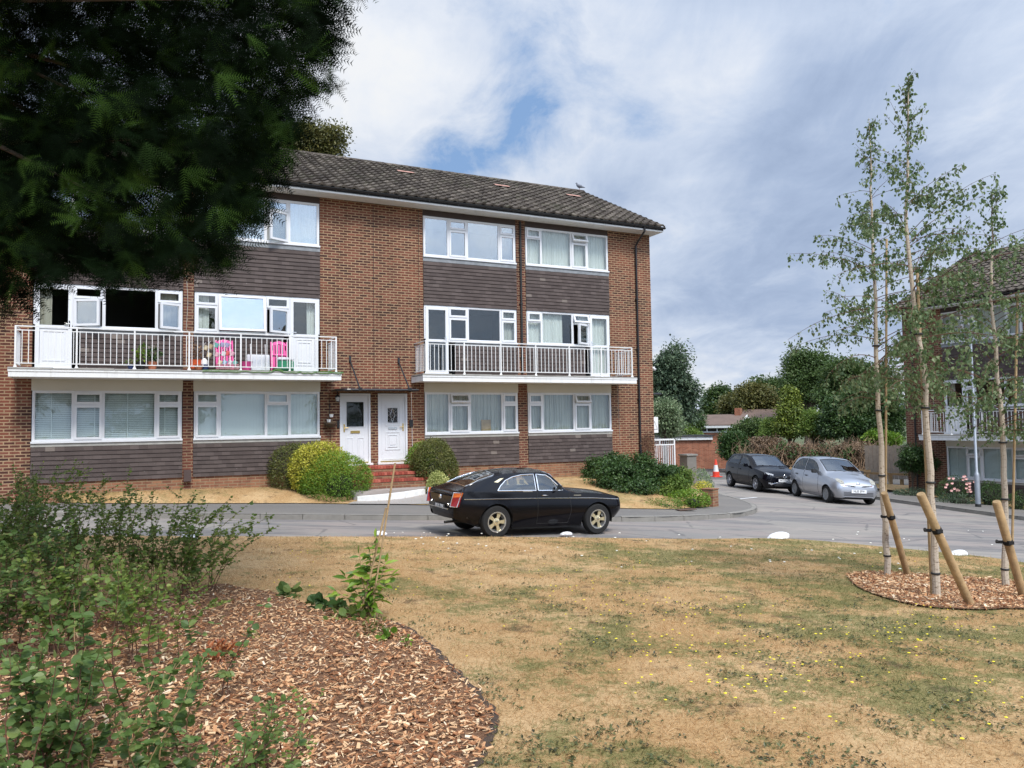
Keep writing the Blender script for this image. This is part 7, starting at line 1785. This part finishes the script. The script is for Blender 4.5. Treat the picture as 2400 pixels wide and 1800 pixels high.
m.build('branches',M['bark'],yw,smooth=True)
# ------------------------------------------------------------------ shrubs and seedlings in the bed
def stemshrub(label,base,stems,leaf,mat,seed,name='snowberry_shrub',cat='shrub',group='snowberry shrubs in the mulch bed',stemm='twig',proto=LEAFR,gap=.055,side=True,lr=.0035):
    rg=np.random.default_rng(seed);b=np.array([base[0],base[1],lawn(base[0],base[1])]);t=thing(name,label,cat,b,0,group);m=MB();T=[];Dv=[];S_=[]
    for (dx,dy,h,ox,oy) in stems:   # tip offset, height, root offset
        P=[];n=14
        for i in range(n+1):
            s=i/n;P.append(np.array([ox+dx*s**1.6+.012*math.sin(s*9+dx*9),oy+dy*s**1.6,h*(s-.12*s**3*(abs(dx)+abs(dy)))]))
        m.tube(P,np.linspace(lr*1.4,lr*.4,n+1),5,False)
        L=sum(np.linalg.norm(b_-a_) for a_,b_ in zip(P,P[1:]));k=int(L/gap)
        for j in range(k):
            s=.22+.78*(j+.5)/k;i=s*n;i0=min(int(i),n-1);p=P[i0]+(P[i0+1]-P[i0])*(i-i0);tg=P[i0+1]-P[i0];tg/=np.linalg.norm(tg)
            if side and rg.random()<.30 and s<.9:
                dd=rg.normal(size=3);dd[2]=abs(dd[2])*.8+.2;dd/=np.linalg.norm(dd);l=rg.uniform(.08,.22);q=p+dd*l;m.tube([p,p+dd*l*.5+np.array([0,0,.01]),q],[lr*.6,lr*.4,lr*.3],4,False)
                for g in range(int(l/.028)+1):
                    pp=p+dd*(l*(g+1)/(int(l/.028)+1))
                    for sd in (-1,1):
                        w=np.cross(dd,[0,0,1]);w/=np.linalg.norm(w)+1e-6;T.append(pp);Dv.append(w*sd+dd*.5+rg.normal(size=3)*.3);S_.append(leaf*rg.uniform(.5,.9))
            a_=rg.uniform(0,2*PI);w=np.array([math.cos(a_),math.sin(a_),.1])
            for sd in (-1,1):
                if rg.random()<.12: continue
                T.append(p);Dv.append(w*sd+tg*.35+rg.normal(size=3)*.25-np.array([0,0,.15]));S_.append(leaf*rg.uniform(.6,1.25)*(1.1-.35*s))
        T.append(P[-1]);Dv.append(tg);S_.append(leaf*.6)
    m.build('stems',M[stemm],t,smooth=True);T=np.array(T);up=rg.normal(size=T.shape)*.55+np.array([0,-.25,.9])
    V,Fc,rn=scat(proto[0],proto[1],T,basis(np.array(Dv),up),np.array(S_),rg.random(len(T)));np_mesh('leaves',V,Fc,M[mat],t,rnd=rn);return t
def fan(rg,n,h0,h1,sp,root=.15,bias=(0,0)): return [(rg.normal()*sp+bias[0],rg.normal()*sp+bias[1],rg.uniform(h0,h1),rg.normal()*root,rg.normal()*root) for _ in range(n)]
rg=np.random.default_rng(15)
def bp(x,y): return hit(x,y,lawn)[:2]
SH=[((60,1330),32,.9,1.55,.38,'tall snowberry shrub at the far left edge of the bed',.05,'Lshrub'),
    ((200,1370),26,.8,1.42,.38,'dense snowberry shrub left of centre in the back row of the bed',.05,'Lshrub'),
    ((330,1385),22,.65,1.25,.36,'snowberry shrub third from the left in the back row',.048,'Lshrub'),
    ((440,1385),17,.5,1.05,.34,'snowberry shrub at the right end of the back row, below the white rock',.048,'Lshrub'),
    ((120,1450),15,.6,1.15,.30,'snowberry shrub in the middle row near the left edge',.055,'Lblue'),
    ((290,1480),12,.4,.85,.25,'thin snowberry shrub in the middle row, right of its neighbour',.052,'Lshrub'),
    ((-10,1420),20,.8,1.35,.3,'snowberry shrub half out of the left edge',.055,'Lshrub')]
SH+=[((150,1540),9,.55,1.0,.26,'sparse tall snowberry with red brown stems in the left middle of the mulch',.055,'Lshrub'),
     ((330,1560),8,.45,.85,.24,'sparse snowberry standing between the back row and the bottom shrubs',.055,'Lshrub'),
     ((20,1560),12,.6,1.1,.26,'snowberry at the left edge half way down the bed',.058,'Lblue'),
     ((430,1480),7,.35,.65,.22,'short snowberry in the mulch left of the dead orange tuft',.045,'Lshrub')]
for (p,n,h0,h1,sp,lab,lf,mt),sd in zip(SH,range(100,120)): stemshrub(lab,bp(*p),fan(rg,n,h0,h1,sp,.16),lf,mt,sd)
stemshrub('two long arching snowberry wands reaching right toward the road',bp(425,1400),[(.72,.1,1.12,0,0),(.95,.0,.98,.05,0),(.50,.2,1.15,-.05,0),(.25,0,1.1,0,0),(.60,-.2,.8,.1,0)],.06,'Lshrub',131)
stemshrub('slender leaning stem with a leafy tip in the open mulch',bp(520,1640),[(.27,.1,.62,0,0),(.10,.15,.40,.02,0)],.055,'Lblue',132,gap=.075)
stemshrub('low bushy snowberry at the bottom of the picture, left of the middle',bp(300,1860),fan(rg,12,.30,.62,.2,.16),.055,'Lblue',133,stemm='twigy')
stemshrub('snowberry in the bottom left corner with broad bluish leaves',bp(90,1880),fan(rg,16,.30,.85,.18,.18),.062,'Lblue',134,stemm='twig')
stemshrub('leaning snowberry stems at the bottom edge near the middle of the bed',bp(520,1900),fan(rg,8,.25,.45,.16,.12)+[(.30,.05,.50,0,0),(.34,.1,.40,0,0)],.045,'Lblue',135)
stemshrub('small snowberry with pale buds at the bottom edge, right of the others',bp(620,1860),fan(rg,9,.16,.36,.15,.08),.032,'Lshrub',136)
stemshrub('pale arching bare stem with a few round leaves near the left bottom',bp(170,1700),[(.10,.0,.62,0,0),(-.12,.1,.70,.05,0),(.18,0,.5,0,0)],.065,'Lblue',137,gap=.10,stemm='twigy',side=False)
stemshrub('tall straight snowberry stems rising from the lower left mulch',bp(230,1760),fan(rg,7,.6,1.0,.16,.12),.058,'Lblue',138,gap=.085)
# leafy sapling with canes
q=hit(862,1452,lawn);sp_=stemshrub('young leafy sapling with narrow leaves growing up its canes',q[:2],[(.02,0,.62,0,0),(.06,.0,.78,.02,0),(-.22,0,.42,0,0),(.16,0,.55,.02,0),(-.10,.05,.62,0,0),(.10,-.1,.40,0,0),(-.28,-.05,.30,-.02,0),(.24,.05,.42,0,0)],.16,'Lhedge',140,'sapling','sapling',None,'twigy',LEAFL,.055,False,.006)
D_=Dof(q)
def canes(label,bot,top): 
    a=at(*bot,D_-.03);b=at(*top,D_+.05);t=thing('cane',label,'cane',a,0,'canes beside the sapling');m=MB();v=b-a;P=[v*s for s in np.linspace(-.06,1,12)];m.tube(P,[.009 if i%3 else .0105 for i in range(12)],7);m.build('stick',M['bamboo'],t,smooth=True)
canes('long bamboo cane leaning right beside the sapling',(868,1452),(926,1085));canes('second cane crossing close beside the long one',(846,1445),(905,1190)) 
canes('short thin cane low at the left of the sapling',(846,1440),(862,1370))
# little weeds and dead tuft
def weed(x,y,label,n,r,h,ls,mat,sd,proto=LEAF,name='weed',cat='weed'):
    q=hit(x,y,lawn);V,Fc,rn=leafcloud(n,(0,0,h*.5),(r,r,h*.6),ls,proto,.6,sd);t=thing(name,label,cat,q,0);np_mesh('leaves',V,Fc,M[mat],t,rnd=rn)
    m=MB();rg=np.random.default_rng(sd)
    for k in range(5): a=rg.uniform(0,6.3);m.tube([(0,0,-.02),(r*.4*math.cos(a),r*.4*math.sin(a),h*.8)],.003,4,False)
    m.build('stem',M['twigy'],t)
weed(676,1400,'small broad leaved weed at the top edge of the bed',26,.09,.10,.10,'Lblue',1,LEAFR)
weed(770,1425,'flat dark leafy weed at the bed edge left of the sapling',60,.26,.05,.11,'Ldark',2,LEAFR)
weed(815,1450,'trailing green weed just left of the sapling foot',50,.20,.05,.08,'Lshrub',3,LEAFR)
weed(870,1490,'grey brown weed tuft below the sapling',60,.14,.14,.05,'Lolive',4)
weed(915,1500,'light green weed right of the weed tuft',28,.11,.06,.06,'Lhedge',5,LEAFR)
weed(955,1522,'small upright green seedling near the bed edge',16,.04,.10,.05,'Lhedge',6)
weed(600,1495,'little green seedling in the mulch beyond the orange tuft',16,.05,.06,.05,'Lshrub',7)
weed(520,1545,'dead orange conifer seedling lying in the mulch',200,.15,.11,.055,'Lorange',8,LEAFL,'dead_seedling','seedling')
weed(470,1580,'green seedling beside the dead orange conifer',20,.08,.10,.06,'Lblue',9,LEAFR)
weed(1080,1435,'dark green grass tuft',30,.1,.02,.05,'Ldark',10) if False else None
m=MB();
for i,(x,y,l,a) in enumerate(((800,1540,.14,.5),(980,1700,.10,2.),(430,1455,.22,.1),(200,1490,.25,3.0))):
    q=hit(x,y,lawn,.02);m=MB();m.tube([(0,0,0),(l*math.cos(a)*.5,l*math.sin(a)*.5,.01),(l*math.cos(a),l*math.sin(a),.0)],[.008,.01,.006],6)
    o=m.build('stick',M['twig' if i!=3 else 'wood'],None,label=['short dark stick on the mulch below the sapling','short stick near the right rim of the mulch','thin dark twig lying near the back row shrubs','pale split stick in the left mulch'][i],cat='stick');o.location=q

# low rosettes and coarse tufts in the turf: countless
rg=np.random.default_rng(321);lo=A.min(0);hi=A.max(0);G=lo+(hi-lo)*rg.random((90000,2));G=G[inpoly(G,A)];G=G[~inpoly(G,np.array(BEDs))&~inpoly(G,np.array(BED2))]
f=np.sin(G[:,0]*2.7+1.3*np.sin(G[:,1]*1.9))*np.sin(G[:,1]*3.1+1.7*np.sin(G[:,0]*1.3+2))+.35*np.sin(G[:,0]*7.3+G[:,1]*5.1)
dd_=np.hypot(G[:,0],G[:,1]);G=G[(rg.random(len(G))<np.clip(.10+.38*f+.05*np.clip(G[:,0],-3,4),.01,.6))&(rg.random(len(G))<np.clip((5/dd_)**1.6,.08,1))][:7000]
z=lawnv(G[:,0],G[:,1]);k=6;T=np.repeat(np.stack([G[:,0],G[:,1],z],1),k,0)+rg.normal(size=(len(G)*k,3))*np.array([.03,.03,.002])+np.array([0,0,.008])
d=rg.normal(size=T.shape);d[:,2]=np.abs(d[:,2])*.30+.06;up=rg.normal(size=T.shape)*.4+np.array([0,0,1.])
V,Fc,rn=scat(LEAF[0],LEAF[1],T,basis(d,up),.023*rg.uniform(.5,1.5,len(T)),np.repeat(rg.random(len(G)),k))
np_mesh('lawn_weeds',V,Fc,M['Lweed'],rnd=rn,label='low dark green and brown weed rosettes scattered through the dry lawn',cat='weeds',kind='stuff')
